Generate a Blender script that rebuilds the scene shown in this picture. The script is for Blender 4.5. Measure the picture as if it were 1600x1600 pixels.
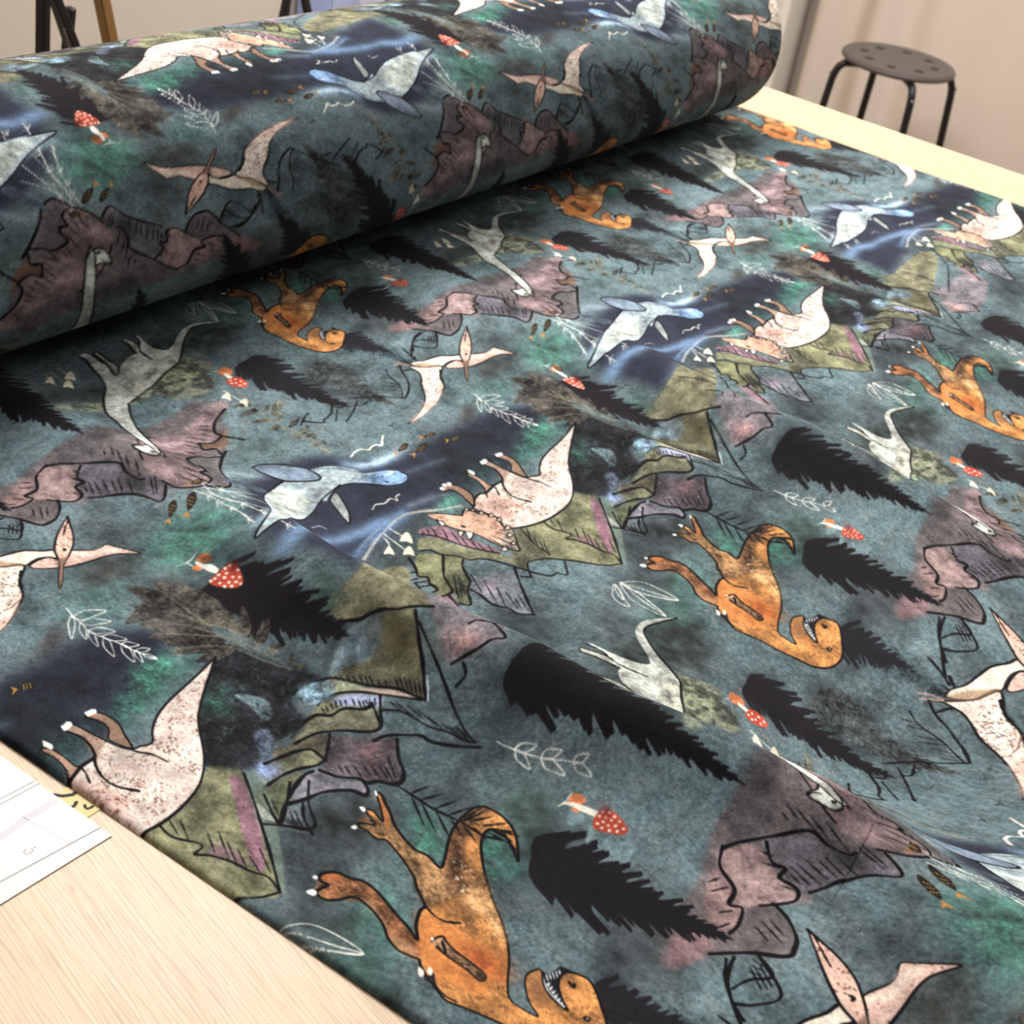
import bpy, bmesh, math, random
import numpy as np
from mathutils import Vector, Matrix, geometry

# ------------------------------------------------------------------ clear
for o in list(bpy.data.objects): bpy.data.objects.remove(o)
scene = bpy.context.scene
COL = scene.collection

# ------------------------------------------------------------------ camera (table top is z = 0, x runs along the roll)
CAM_R = np.array([[0.56885243,-0.80735138,0.15681411],[-0.34452114,-0.40705535,-0.84593801],[0.74680124,0.42718812,-0.50970404]])      # rows: right, down, forward
CAM_P = np.array([-1.000807,-0.572485,0.683067])
FOCAL = 2625.182               # pixels of a 1600 frame
cd = bpy.data.cameras.new('camera'); cam = bpy.data.objects.new('camera', cd); COL.objects.link(cam)
cd.sensor_width = 36.0; cd.lens = FOCAL / 1600 * 36.0; cd.clip_start = .02
cam.matrix_world = Matrix(((CAM_R[0][0], -CAM_R[1][0], -CAM_R[2][0], CAM_P[0]),
                           (CAM_R[0][1], -CAM_R[1][1], -CAM_R[2][1], CAM_P[1]),
                           (CAM_R[0][2], -CAM_R[1][2], -CAM_R[2][2], CAM_P[2]), (0, 0, 0, 1)))
cd.dof.use_dof = True; cd.dof.focus_distance = 1.18; cd.dof.aperture_fstop = 18
scene.camera = cam

# ------------------------------------------------------------------ light: grey room light, ceiling lamp beyond the roll, two added lights
world = bpy.data.worlds.new('room_light'); scene.world = world; world.use_nodes = True
wb = world.node_tree.nodes['Background']; wb.inputs[0].default_value = (1.0, .97, .94, 1); wb.inputs[1].default_value = .105
def area(name, loc, target, sx, sy, power, col):
    l = bpy.data.lights.new(name, 'AREA'); l.shape = 'RECTANGLE'; l.size = sx; l.size_y = sy; l.energy = power; l.color = col
    o = bpy.data.objects.new(name, l); COL.objects.link(o); o.location = loc
    o.rotation_euler = (Vector(target) - Vector(loc)).to_track_quat('-Z', 'Y').to_euler(); return o
area('unseen_overhead_light', (1.05, 1.2, 2.1), (.3, .1, 0), 1.2, .6, 100, (1.0, .975, .945))
area('unseen_overhead_light', (-.7, -1.1, 2.3), (0, -.3, 0), 1.3, .7, 10, (1.0, .97, .94))  # weak fill added on the near side to balance the key light
area('unseen_overhead_light', (2.6, .1, 2.3), (3.6, .7, -.5), 1.2, 1.0, 84, (1.0, .965, .93))  # extra light added to brighten the curtain and far wall
vs = scene.view_settings
vs.view_transform = 'Standard'; vs.look = 'None'; vs.exposure = 0.14; vs.gamma = 1.0; vs.use_curve_mapping = False

# ------------------------------------------------------------------ helpers
def srgb(c):
    f = lambda v: v / 12.92 if v <= .04045 else ((v + .055) / 1.055) ** 2.4
    return tuple(f(v / 255) for v in c) + (1,)
def tag(o, label=None, cat=None, group=None, kind=None):
    for k, v in (('label', label), ('category', cat), ('group', group), ('kind', kind)):
        if v: o[k] = v
    return o
def link(name, me, mat=None, parent=None, smooth=False):
    o = bpy.data.objects.new(name, me); COL.objects.link(o)
    if mat: me.materials.append(mat)
    if parent: o.parent = parent
    if smooth:
        me.polygons.foreach_set('use_smooth', np.ones(len(me.polygons), bool))
    return o
def bmobj(name, bm, mat, parent=None, smooth=False):
    me = bpy.data.meshes.new(name); bm.normal_update(); bm.to_mesh(me); bm.free(); return link(name, me, mat, parent, smooth)
def empty(name, loc):
    o = bpy.data.objects.new(name, None); COL.objects.link(o); o.location = loc; o.empty_display_size = .05; return o
def material(name, col, rough=.6, var=.0, scale=8.0, bump=0.0, bscale=200.0, metal=0.0, stretch=(1, 1, 1), spec=.4):
    m = bpy.data.materials.new(name); m.use_nodes = True; nt = m.node_tree; N = nt.nodes; L = nt.links
    b = N['Principled BSDF']; b.inputs['Roughness'].default_value = rough; b.inputs['Metallic'].default_value = metal
    b.inputs['Specular IOR Level'].default_value = spec
    c = srgb(col); b.inputs['Base Color'].default_value = c
    tc = N.new('ShaderNodeTexCoord'); mp = N.new('ShaderNodeMapping'); mp.inputs['Scale'].default_value = stretch
    L.new(tc.outputs['Object'], mp.inputs['Vector'])
    if var:
        n = N.new('ShaderNodeTexNoise'); n.inputs['Scale'].default_value = scale; n.inputs['Detail'].default_value = 5
        r = N.new('ShaderNodeValToRGB'); r.color_ramp.elements[0].position = .3; r.color_ramp.elements[1].position = .7
        r.color_ramp.elements[0].color = tuple(v * (1 - var) for v in c[:3]) + (1,); r.color_ramp.elements[1].color = tuple(min(1, v * (1 + var)) for v in c[:3]) + (1,)
        L.new(mp.outputs[0], n.inputs['Vector']); L.new(n.outputs[0], r.inputs[0]); L.new(r.outputs[0], b.inputs['Base Color'])
    if bump:
        n2 = N.new('ShaderNodeTexNoise'); n2.inputs['Scale'].default_value = bscale; n2.inputs['Detail'].default_value = 3
        bp = N.new('ShaderNodeBump'); bp.inputs['Strength'].default_value = bump; bp.inputs['Distance'].default_value = .002
        L.new(mp.outputs[0], n2.inputs['Vector']); L.new(n2.outputs[0], bp.inputs['Height']); L.new(bp.outputs[0], b.inputs['Normal'])
    return m
def add_box(bm, lo, hi, bevel=0.0, rot=None):
    r = bmesh.ops.create_cube(bm, size=1.0)
    for v in r['verts']:
        v.co = Vector([lo[i] + (v.co[i] + .5) * (hi[i] - lo[i]) for i in range(3)])
    if bevel:
        es = list({e for v in r['verts'] for e in v.link_edges}); bmesh.ops.bevel(bm, geom=es, offset=bevel, segments=2, affect='EDGES', profile=.5)
def tube(bm, pts, rad, seg=10, cap=True):
    pts = [Vector(p) for p in pts]; rings = []
    rads = rad if isinstance(rad, (list, tuple)) else [rad] * len(pts)
    up = None
    for i, p in enumerate(pts):
        d = (pts[min(i + 1, len(pts) - 1)] - pts[max(i - 1, 0)]).normalized()
        if up is None: up = Vector((0, 0, 1)) if abs(d.z) < .9 else Vector((1, 0, 0))
        a = (up - d * up.dot(d)).normalized(); up = a; b = d.cross(a)
        rings.append([bm.verts.new(p + (a * math.cos(2 * math.pi * k / seg) + b * math.sin(2 * math.pi * k / seg)) * rads[i]) for k in range(seg)])
    for r0, r1 in zip(rings[:-1], rings[1:]):
        for k in range(seg): bm.faces.new((r0[k], r0[(k + 1) % seg], r1[(k + 1) % seg], r1[k]))
    if cap:
        bm.faces.new(rings[0][::-1]); bm.faces.new(rings[-1])
def bar(bm, p, q, w, t, side=(1, 0, 0)):
    """rectangular bar from p to q, w wide along side, t deep"""
    p, q = Vector(p), Vector(q); d = (q - p).normalized(); s = Vector(side); s = (s - d * s.dot(d)).normalized(); n = d.cross(s)
    vs = [bm.verts.new(e + s * a * w / 2 + n * b * t / 2) for e in (p, q) for a, b in ((-1, -1), (1, -1), (1, 1), (-1, 1))]
    for f in ((0, 1, 2, 3), (7, 6, 5, 4), (0, 4, 5, 1), (1, 5, 6, 2), (2, 6, 7, 3), (3, 7, 4, 0)): bm.faces.new([vs[i] for i in f])
    bmesh.ops.recalc_face_normals(bm, faces=bm.faces)
def quad_mesh(name, V, q, C8=None):
    me = bpy.data.meshes.new(name); me.vertices.add(len(V)); me.vertices.foreach_set('co', np.ascontiguousarray(V, np.float32).ravel())
    nf = len(q); me.loops.add(nf * 4); me.polygons.add(nf)
    me.loops.foreach_set('vertex_index', q.ravel()); me.polygons.foreach_set('loop_start', np.arange(0, nf * 4, 4, dtype=np.int32))
    me.polygons.foreach_set('use_smooth', np.ones(nf, bool)); me.update(calc_edges=True)
    if C8 is not None:
        at = me.color_attributes.new('print', 'BYTE_COLOR', 'POINT')
        c = np.ones((len(V), 4), np.float32); c[:, :3] = C8; at.data.foreach_set('color_srgb', c.ravel())
    return me
def grid_mesh(name, X, C8=None):
    """X: (nj, ni, 3) grid of points -> quad mesh with a printed colour attribute"""
    nj, ni = X.shape[:2]; a = (np.arange(nj - 1)[:, None] * ni + np.arange(ni - 1)[None, :]).ravel()
    q = np.stack([a, a + 1, a + 1 + ni, a + ni], 1).astype(np.int32)
    return quad_mesh(name, X.reshape(-1, 3), q, None if C8 is None else C8.reshape(-1, 3))

# ------------------------------------------------------------------ materials
M = {}
M['wall'] = material('painted_wall', (212, 201, 188), .85, .03, 2.5, .1, 60)
M['curtain'] = material('beige_curtain', (208, 196, 182), .9, .04, 3.0, .15, 300)
M['floor'] = material('floor', (150, 132, 116), .6, .08, 3.0)
M['white_trim'] = material('white_trim', (232, 225, 214), .5, .02, 4)
M['black_steel'] = material('black_steel', (20, 19, 20), .42, .1, 30)
M['seat_plastic'] = material('seat_plastic', (84, 77, 73), .5, .06, 20)
M['steel'] = material('bare_steel', (120, 120, 122), .35, metal=.8)
M['pale_wood'] = material('stained_wood', (156, 118, 66), .5, .16, 30, .1, 80, stretch=(1, 1, .12))
M['paper'] = material('white_paper', (232, 230, 229), .8, .012, 9)
M['pencil'] = material('pencil_grey', (142, 140, 142), .9)
M['pale_print'] = material('pale_print', (217, 212, 220), .9)
M['card'] = material('yellow_card', (226, 204, 146), .7, .03, 40)
M['ink'] = material('black_ink', (24, 22, 22), .7)
M['core'] = material('cardboard', (150, 118, 86), .9, .1, 20)
def oak():
    m = material('oak_laminate', (226, 196, 160), .42, spec=.35); nt = m.node_tree; N = nt.nodes; L = nt.links; b = N['Principled BSDF']
    tc0 = N.new('ShaderNodeTexCoord'); tc = N.new('ShaderNodeMapping'); tc.inputs['Rotation'].default_value = (0, 0, math.radians(16)); L.new(tc0.outputs['Object'], tc.inputs['Vector'])   # grain runs slantwise
    def noise(sx, sy, sc, det, dist=0):
        mp = N.new('ShaderNodeMapping'); mp.inputs['Scale'].default_value = (sx, sy, 1); L.new(tc.outputs['Vector'], mp.inputs[0])
        n = N.new('ShaderNodeTexNoise'); n.inputs['Scale'].default_value = sc; n.inputs['Detail'].default_value = det; n.inputs['Distortion'].default_value = dist
        L.new(mp.outputs[0], n.inputs['Vector']); return n
    n1 = noise(1, .10, 60, 4, .2); n3 = noise(1, .3, 5, 3); n2 = noise(1, .035, 420, 3, .1)
    mw = N.new('ShaderNodeMapping'); mw.inputs['Scale'].default_value = (1, .075, 1); L.new(tc.outputs['Vector'], mw.inputs[0])
    wv = N.new('ShaderNodeTexWave'); wv.wave_type = 'BANDS'; wv.bands_direction = 'X'; wv.inputs['Scale'].default_value = 125; wv.inputs['Distortion'].default_value = 12; wv.inputs['Detail'].default_value = 3; wv.inputs['Detail Scale'].default_value = .9; wv.inputs['Detail Roughness'].default_value = .6
    L.new(mw.outputs[0], wv.inputs['Vector'])
    def ramp(n, p0, p1, c0, c1):
        r = N.new('ShaderNodeValToRGB'); e = r.color_ramp.elements; e[0].position = p0; e[1].position = p1; e[0].color = c0; e[1].color = c1; L.new(n.outputs[0], r.inputs[0]); return r
    r1 = ramp(wv, .0, .42, srgb((188, 159, 127)), srgb((213, 185, 151))); r2 = ramp(n2, .32, .5, (.86, .83, .8, 1), (1, 1, 1, 1)); r3 = ramp(n1, .3, .7, (.93, .91, .88, 1), (1.02, 1.02, 1.02, 1))
    def mul(a, c):
        x = N.new('ShaderNodeMix'); x.data_type = 'RGBA'; x.blend_type = 'MULTIPLY'; x.inputs[0].default_value = 1; L.new(a, x.inputs[6]); L.new(c, x.inputs[7]); return x.outputs[2]
    L.new(mul(mul(r1.outputs[0], r2.outputs[0]), r3.outputs[0]), b.inputs['Base Color'])
    bp = N.new('ShaderNodeBump'); bp.inputs['Strength'].default_value = .25; bp.inputs['Distance'].default_value = .0006; L.new(n2.outputs[0], bp.inputs['Height']); L.new(bp.outputs[0], b.inputs['Normal'])
    return m
M['oak'] = oak()
M['oak_edge'] = material('pale_edge_band', (222, 200, 168), .5, .03, 30)
def printed_cloth():
    m = bpy.data.materials.new('printed_jersey'); m.use_nodes = True; nt = m.node_tree; N = nt.nodes; L = nt.links; b = N['Principled BSDF']
    at = N.new('ShaderNodeVertexColor'); at.layer_name = 'print'
    tc = N.new('ShaderNodeTexCoord')
    n = N.new('ShaderNodeTexNoise'); n.inputs['Scale'].default_value = 420; n.inputs['Detail'].default_value = 4; n.inputs['Roughness'].default_value = .65; L.new(tc.outputs['Object'], n.inputs['Vector'])
    r = N.new('ShaderNodeValToRGB'); e = r.color_ramp.elements; e[0].position = .3; e[1].position = .72; e[0].color = (.72, .72, .72, 1); e[1].color = (1.22, 1.22, 1.22, 1); L.new(n.outputs[0], r.inputs[0])
    x = N.new('ShaderNodeMix'); x.data_type = 'RGBA'; x.blend_type = 'MULTIPLY'; x.inputs[0].default_value = 1; L.new(at.outputs[0], x.inputs[6]); L.new(r.outputs[0], x.inputs[7]); L.new(x.outputs[2], b.inputs['Base Color'])
    b.inputs['Roughness'].default_value = .85; b.inputs['Specular IOR Level'].default_value = .07
    b.inputs['Sheen Weight'].default_value = .05; b.inputs['Sheen Roughness'].default_value = .45; b.inputs['Sheen Tint'].default_value = (.9, .97, 1, 1)
    n2 = N.new('ShaderNodeTexNoise'); n2.inputs['Scale'].default_value = 700; n2.inputs['Detail'].default_value = 3; L.new(tc.outputs['Object'], n2.inputs['Vector'])
    bp = N.new('ShaderNodeBump'); bp.inputs['Strength'].default_value = .35; bp.inputs['Distance'].default_value = .0008; L.new(n2.outputs[0], bp.inputs['Height']); L.new(bp.outputs[0], b.inputs['Normal'])
    return m
M['cloth'] = printed_cloth()

# ------------------------------------------------------------------ the room
FLOOR = -.90
def struct(name, bm, mat): return tag(bmobj(name, bm, mat), kind='structure')
bm = bmesh.new(); add_box(bm, (-3, -3, FLOOR - .05), (3.95, 1.6, FLOOR)); struct('floor', bm, M['floor'])
bm = bmesh.new(); add_box(bm, (-3, 1.6, FLOOR), (3.95, 1.68, 2.6)); struct('wall_back', bm, M['wall'])
bm = bmesh.new(); add_box(bm, (3.95, -3, FLOOR), (4.03, 1.68, 2.6)); struct('wall_right', bm, M['wall'])
bm = bmesh.new(); add_box(bm, (3.30, 1.56, FLOOR), (3.78, 1.6, 1.3), .006); d1 = struct('door_1', bm, M['white_trim'])
bm = bmesh.new(); add_box(bm, (3.78, 1.535, FLOOR), (3.915, 1.6, 1.4), .006); struct('trim_1', bm, M['white_trim'])
# hanging curtain along the right wall
nx_, nz_ = 260, 40; yy = np.linspace(1.47, -1.3, nx_); zz = np.linspace(1.5, FLOOR + .03, nz_); gy, gz = np.meshgrid(yy, zz)
amp = .035 * np.exp(-((gy - 1.35) / .22) ** 2) + .012 * np.exp(-((gy - .2) / .5) ** 2)
gx = 3.86 + amp * np.sin(gy * 34 + .6 * np.sin(gz * 2)) + .02 * np.sin(gy * 5 + gz * 1.6) * np.clip(-gz, 0, 1)
cu = grid_mesh('curtain', np.stack([gx, gy, gz], 2)); co = link('curtain', cu, M['curtain'])
sm = co.modifiers.new('thickness', 'SOLIDIFY'); sm.thickness = .004
tag(co, 'plain beige curtain hanging along the wall behind the black stool', 'curtain')

# ------------------------------------------------------------------ work table
XT = 1.3102
tb = empty('work_table', (.2, -.2, FLOOR)); tag(tb, 'large work table with pale oak laminate top under the printed fabric', 'table')
def part(name, bm, mat, parent, smooth=False):
    o = bmobj(name, bm, mat, parent, smooth); o.matrix_parent_inverse = Matrix.Translation(-Vector(parent.location)); return o
bm = bmesh.new(); add_box(bm, (-.78, -1.15, -.028), (XT - .002, .72, 0), .0012); part('table_top', bm, M['oak'], tb)
bm = bmesh.new(); add_box(bm, (XT - .002, -1.15, -.028), (XT, .72, -.0002), .0006); part('edge_band', bm, M['oak_edge'], tb)
bm = bmesh.new()
for (a, c) in (((-.7, -1.05, -.09), (1.22, -1.01, -.03)), ((-.7, .6, -.09), (1.22, .64, -.03)), ((-.7, -1.05, -.09), (-.66, .64, -.03)), ((1.18, -1.05, -.09), (1.22, .64, -.03))): add_box(bm, a, c)
part('table_frame', bm, M['white_trim'], tb)
for (x, y) in ((-.7, -1.05), (1.17, -1.05), (-.7, .59), (1.17, .59)):
    bm = bmesh.new(); add_box(bm, (x, y, FLOOR), (x + .05, y + .05, -.03), .003); part('leg', bm, M['white_trim'], tb)

# ------------------------------------------------------------------ the print on the cloth: one repeat, drawn from outlines
TU, TV = 0.494000, 0.541045           # size of one repeat in metres
# F fill, S stroke, B soft blob; points in 0.2 mm inside the repeat
INK = [
('F',(1551,591,1941,781,2167,736,2343,531,2703,492,3070,493,3320,369,3156,192,2821,148,2530,137,2332,179,2159,203,1956,171,1467,-5,1436,146,1427,343),(38,42,58),0.95,16,None,1),
('F',(218,441,815,365,626,170,228,172,115,279),(30,32,44),0.7,12,None,1),
('B',(380,263),60,26,0.5,(30,33,44),0.75),
('B',(187,279),50,30,0.5,(30,33,44),0.8),
('B',(670,213),34,16,0.2,(65,128,107),0.85),
('B',(487,169),26,12,0.2,(62,115,100),0.7),
('B',(160,190),34,14,0.2,(53,97,87),0.6),
('B',(2344,152),20,8,0.2,(74,134,117),0.8),
('B',(696,1939),26,16,0.2,(69,131,114),0.85),
('B',(344,1934),30,16,0.2,(62,110,99),0.5),
('B',(780,1754),22,22,0.2,(65,126,111),0.8),
('B',(178,1884),40,24,0.2,(58,103,92),0.55),
('B',(2419,1835),34,20,0.2,(58,103,92),0.5),
('B',(1371,657),40,26,0.2,(65,117,102),0.6),
('B',(1293,510),30,20,0.2,(63,114,100),0.5),
('B',(1272,619),36,24,0.2,(69,121,107),0.6),
('B',(826,609),44,26,0.2,(69,110,104),0.5),
('B',(987,1740),30,22,0.2,(62,103,88),0.5),
('B',(1896,1518),16,10,0.2,(65,114,100),0.5),
('B',(2397,1806),26,16,0.2,(63,117,104),0.5),
('B',(2064,1819),20,16,0.2,(72,117,93),0.6),
('B',(38,1201),20,12,0.2,(92,120,122),0.5),
('B',(584,2141),34,22,0,(48,52,54),0.8),
('B',(225,2068),40,20,0,(52,60,62),0.75),
('B',(171,1959),30,16,0,(54,66,64),0.5),
('B',(2378,1754),46,22,0.4,(46,50,50),0.7),
('B',(2064,1807),46,24,0.2,(40,44,44),0.75),
('B',(2316,1765),46,24,0.2,(40,46,44),0.7),
('B',(1757,1627),24,18,0,(42,44,42),0.6),
('B',(2293,1989),30,16,0.4,(52,58,58),0.6),
('B',(971,689),26,14,0,(62,58,54),0.75),
('B',(497,539),22,8,0.3,(66,60,58),0.7),
('B',(1004,471),30,18,0.6,(60,56,52),0.7),
('B',(924,696),24,12,0.2,(64,62,60),0.5),
('B',(624,2079),22,18,0,(46,50,52),0.55),
('B',(1000,1747),28,24,0,(48,58,54),0.5),
('B',(798,1343),36,20,0.3,(50,48,50),0.6),
('B',(647,1377),30,12,0.3,(46,48,52),0.6),
('B',(495,1329),24,16,0.6,(46,50,54),0.5),
('B',(2011,926),36,26,0,(80,100,98),0.35),
('B',(652,63),40,20,0.4,(50,74,71),0.5),
('B',(138,359),50,34,0.5,(28,32,38),0.7),
('B',(677,2553),34,30,0.4,(30,32,36),0.5),
('B',(1920,2115),50,26,0.2,(36,42,44),0.6),
('B',(1561,1608),40,22,0.4,(40,44,44),0.5),
('B',(390,2199),36,26,0.2,(44,50,52),0.5),
('B',(2347,1752),30,20,0.4,(40,46,46),0.55),
('B',(873,1939),40,18,0.2,(52,60,62),0.5),
('B',(914,1250),30,30,0.5,(46,48,50),0.5),
('B',(947,807),40,12,0.1,(60,68,70),0.5),
('S',(2201,619,2254,559,2350,537,2473,533),9,(150,186,214),0.85,1,5,1),
('S',(2234,577,2312,539,2413,533),5,(185,212,230),0.8,1,3,1),
('S',(2358,408,2456,388,2559,367),5,(110,140,160),0.5,1,4,1),
('S',(1668,837,1795,812,1876,768),7,(150,170,186),0.7,1,5,1),
('S',(2208,253,2312,226,2384,195),5,(140,165,180),0.6,1,4,1),
('S',(1450,462,1570,486,1719,527),9,(150,180,196),0.85,1,4,1),
('S',(1392,281,1538,306,1661,281,1889,280,2026,250,2143,234),11,(120,155,196),0.9,0,5,1),
('S',(1829,167,1948,203,2059,225,2141,221),7,(96,128,176),0.85,1,4,1),
('F',(1225,2669,1279,2688,1352,2694,1444,2684,1876,2751,1902,2637,1495,2423,1476,2358,1414,2423,1377,2476,1347,2521,1309,2538,1279,2575,1251,2621,1220,2644),(115,111,85),0.95,2,'wash',1),
('B',(1311,24),22,16,0.4,(65,93,83),0.7),
('F',(1090,2511,1157,2553,1242,2572,1295,2554,1351,2510,1407,2432,1404,2406,1296,2305,1235,2245,1183,2201,1168,2299,1134,2365,1116,2444),(97,96,72),0.95,1,'wash',1),
('F',(1145,2547,1241,2577,1288,2555,1340,2508,1280,2455,1207,2447,1154,2500,1092,2512),(104,128,146),0.85,4,'wash',1),
('B',(1308,2394),14,26,0,(66,58,38),0.7),
('F',(1029,2524,1082,2504,1109,2438,1122,2382,1160,2306,1178,2201,1152,2274,1120,2342,1083,2406,1039,2465),(135,139,111),0.9,1,'wash',1),
('F',(1100,2418,1131,2363,1164,2303,1178,2201,1152,2274,1120,2342),(205,178,164),0.9,1,None,1),
('F',(960,2467,1018,2457,1064,2425,1119,2334,1064,2297,1071,2333,1033,2357,1009,2392,953,2410,891,2457),(119,117,88),0.95,1,'wash',1),
('F',(1007,2449,1062,2423,1117,2333,1079,2309,1046,2366,1006,2415),(152,164,206),0.9,3,None,1),
('F',(821,2449,892,2451,942,2409,1004,2389,1068,2329,1041,2284,1009,2261,966,2281,916,2341,865,2381,761,2420),(116,117,92),0.95,1,'wash',1),
('F',(677,2447,761,2417,869,2366,771,2311,772,2364,730,2403,646,2424),(108,100,79),0.95,1,'wash',1),
('F',(591,2433,664,2421,729,2396,767,2366,754,2313,724,2322,654,2355,579,2373,507,2387),(119,121,92),0.95,1,'wash',1),
('B',(578,2419),12,12,0,(120,140,190),0.8),
('F',(491,2394,579,2373,674,2338,544,2309,439,2276,439,2313,442,2370),(108,111,84),0.95,2,'wash',1),
('F',(448,2368,445,2316,436,2279,411,2314,413,2345),(205,186,176),0.85,1.5,None,1),
('F',(867,2358,956,2243,1000,2191,936,2147,880,2099,837,2088,798,2145,761,2198,728,2248,719,2300,769,2308),(104,90,100),0.85,2,'wash',1),
('B',(886,2213),18,10,0.3,(140,98,102),0.7),
('F',(536,2308,621,2323,693,2317,715,2287,720,2232,764,2177,726,2145,713,2183,668,2226,602,2261),(124,120,130),0.85,1,'wash',1),
('F',(514,2301,557,2270,503,2237,467,2192,431,2271),(98,106,112),0.7,1,'wash',1),
('F',(1396,2389,1418,2332,1251,2170,1137,1986,1124,2072,1107,2181,1073,2296,1176,2197),(84,102,106),0.6,3,'wash',1),
('F',(1483,2417,1618,2404,1880,2420,1887,2264,1480,2103,1445,2130,1390,2152,1314,2198,1374,2282),(126,112,118),0.75,4,'wash',1),
('B',(1395,2212),12,16,0.6,(170,130,128),0.7),
('F',(1932,2538,1989,2530,1942,2432,1881,2296,1872,2387),(150,104,112),0.7,2,None,1),
('S',(1224,2640,1260,2614,1295,2560,1317,2545,1354,2513,1381,2466,1410,2434,1454,2371),2.53,(13,11,14),1,0,0,1),
('S',(1406,2410,1335,2342,1280,2283,1220,2232,1181,2198),2.3,(13,11,14),1,0,0,1),
('S',(940,2561,995,2565,1043,2542,1083,2512,1106,2463,1126,2398,1147,2349,1167,2305,1175,2253,1181,2210),1.84,(13,11,14),1,0,0,1),
('S',(956,2471,1003,2472,1051,2448,1091,2399,1120,2342,1146,2283,1177,2210),1.725,(13,11,14),1,0,0,1),
('S',(1249,2242,1217,2215,1185,2193),1.4,(196,214,218),0.9,0,0,1),
('S',(827,2451,878,2454,919,2444,946,2411,988,2403,1012,2387,1039,2348,1071,2332),2.53,(13,11,14),1,0,0,1),
('S',(1079,2338,1052,2304,1017,2264),1.61,(13,11,14),1,0,0,1),
('S',(1117,2333,1061,2292,1007,2259,964,2280,916,2341,857,2389,810,2407,754,2419),2.3,(13,11,14),1,0,0,1),
('S',(871,2364,819,2336,764,2311),2.07,(13,11,14),1,0,0,1),
('S',(606,2437,668,2417,729,2396,769,2367,766,2330,761,2308),2.53,(13,11,14),1,0,0,1),
('S',(518,2384,598,2373,661,2353,720,2319,754,2311),2.07,(13,11,14),1,0,0,1),
('S',(711,2299,719,2272,729,2243,768,2191,770,2164,801,2141,824,2098,856,2088,894,2104,933,2143,1002,2190),2.76,(13,11,14),1,0,0,1),
('S',(944,2242,982,2229,1014,2201,1060,2139,1058,2103,1081,2047,1128,1966),2.53,(13,11,14),1,0,0,1),
('S',(437,2280,512,2305,596,2320,659,2323,692,2313),2.53,(13,11,14),1,0,0,1),
('S',(514,2301,572,2272,631,2250,676,2218,710,2181,719,2145,747,2148,764,2174),2.53,(13,11,14),1,0,0,1),
('S',(557,2270,503,2237,467,2191),1.84,(13,11,14),1,0,0,1),
('S',(407,2311,430,2270,470,2204),1.84,(13,11,14),1,0,0,1),
('S',(1379,2376,1314,2267,1251,2170,1203,2106,1156,2034,1136,1984),1.725,(13,11,14),1,0,0,1),
('S',(1073,2296,1106,2242,1107,2181,1108,2128,1124,2072,1126,2016,1136,1984),1.495,(13,11,14),1,0,0,1),
('S',(1460,2231,1499,2214,1537,2162,1579,2102),1.84,(13,11,14),1,0,0,1),
('S',(1529,2173,1504,2130,1479,2101,1449,2130,1390,2152,1315,2196),2.07,(13,11,14),1,0,0,1),
('S',(1337,2165,1308,2135,1264,2140),1.725,(13,11,14),1,0,0,1),
('S',(1980,2538,1954,2510,1928,2414,1875,2301),1.84,(13,11,14),1,0,0,1),
('S',(1906,2618,1853,2533,1554,2350),1.38,(13,11,14),1,0,0,1),
('S',(1535,2666,1564,2596,1592,2505,1585,2475),1.265,(13,11,14),1,0,0,1),
('S',(1517,2495,1539,2448,1547,2410,1522,2404),1.265,(13,11,14),1,0,0,1),
('S',(1840,2786,1861,2696,1878,2628),1.61,(13,11,14),1,0,0,1),
('S',(1098,2503,1090,2484),1.15,(16,14,17),0.95,1,0,0),
('S',(1108,2490,1098,2467),1.15,(16,14,17),0.95,1,0,0),
('S',(1119,2473,1111,2446),1.15,(16,14,17),0.95,1,0,0),
('S',(1131,2455,1117,2428),1.15,(16,14,17),0.95,1,0,0),
('S',(1144,2438,1125,2405),1.15,(16,14,17),0.95,1,0,0),
('S',(1150,2420,1132,2389),1.15,(16,14,17),0.95,1,0,0),
('S',(1158,2409,1138,2374),1.15,(16,14,17),0.95,1,0,0),
('S',(1161,2379,1148,2352),1.15,(16,14,17),0.95,1,0,0),
('S',(1174,2356,1157,2333),1.15,(16,14,17),0.95,1,0,0),
('S',(1195,2332,1173,2296),1.15,(16,14,17),0.95,1,0,0),
('S',(1203,2319,1177,2280),1.15,(16,14,17),0.95,1,0,0),
('S',(1211,2305,1178,2261),1.15,(16,14,17),0.95,1,0,0),
('S',(1212,2287,1178,2246),1.15,(16,14,17),0.95,1,0,0),
('S',(1217,2270,1181,2232),1.15,(16,14,17),0.95,1,0,0),
('S',(1220,2254,1183,2215),1.15,(16,14,17),0.95,1,0,0),
('S',(957,2455,942,2431),1.15,(16,14,17),0.95,1,0,0),
('S',(972,2449,953,2426),1.15,(16,14,17),0.95,1,0,0),
('S',(991,2444,974,2420),1.15,(16,14,17),0.95,1,0,0),
('S',(1015,2441,987,2415),1.15,(16,14,17),0.95,1,0,0),
('S',(1024,2429,1006,2409),1.15,(16,14,17),0.95,1,0,0),
('S',(1037,2418,1019,2399),1.15,(16,14,17),0.95,1,0,0),
('S',(1054,2401,1035,2375),1.15,(16,14,17),0.95,1,0,0),
('S',(1062,2384,1042,2354),1.15,(16,14,17),0.95,1,0,0),
('S',(1068,2369,1051,2344),1.15,(16,14,17),0.95,1,0,0),
('S',(1076,2362,1062,2336),1.15,(16,14,17),0.95,1,0,0),
('S',(1085,2355,1067,2333),1.15,(16,14,17),0.95,1,0,0),
('S',(1099,2343,1078,2322),1.15,(16,14,17),0.95,1,0,0),
('S',(770,2267,753,2237),1.265,(16,14,17),0.95,1,0,0),
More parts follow.
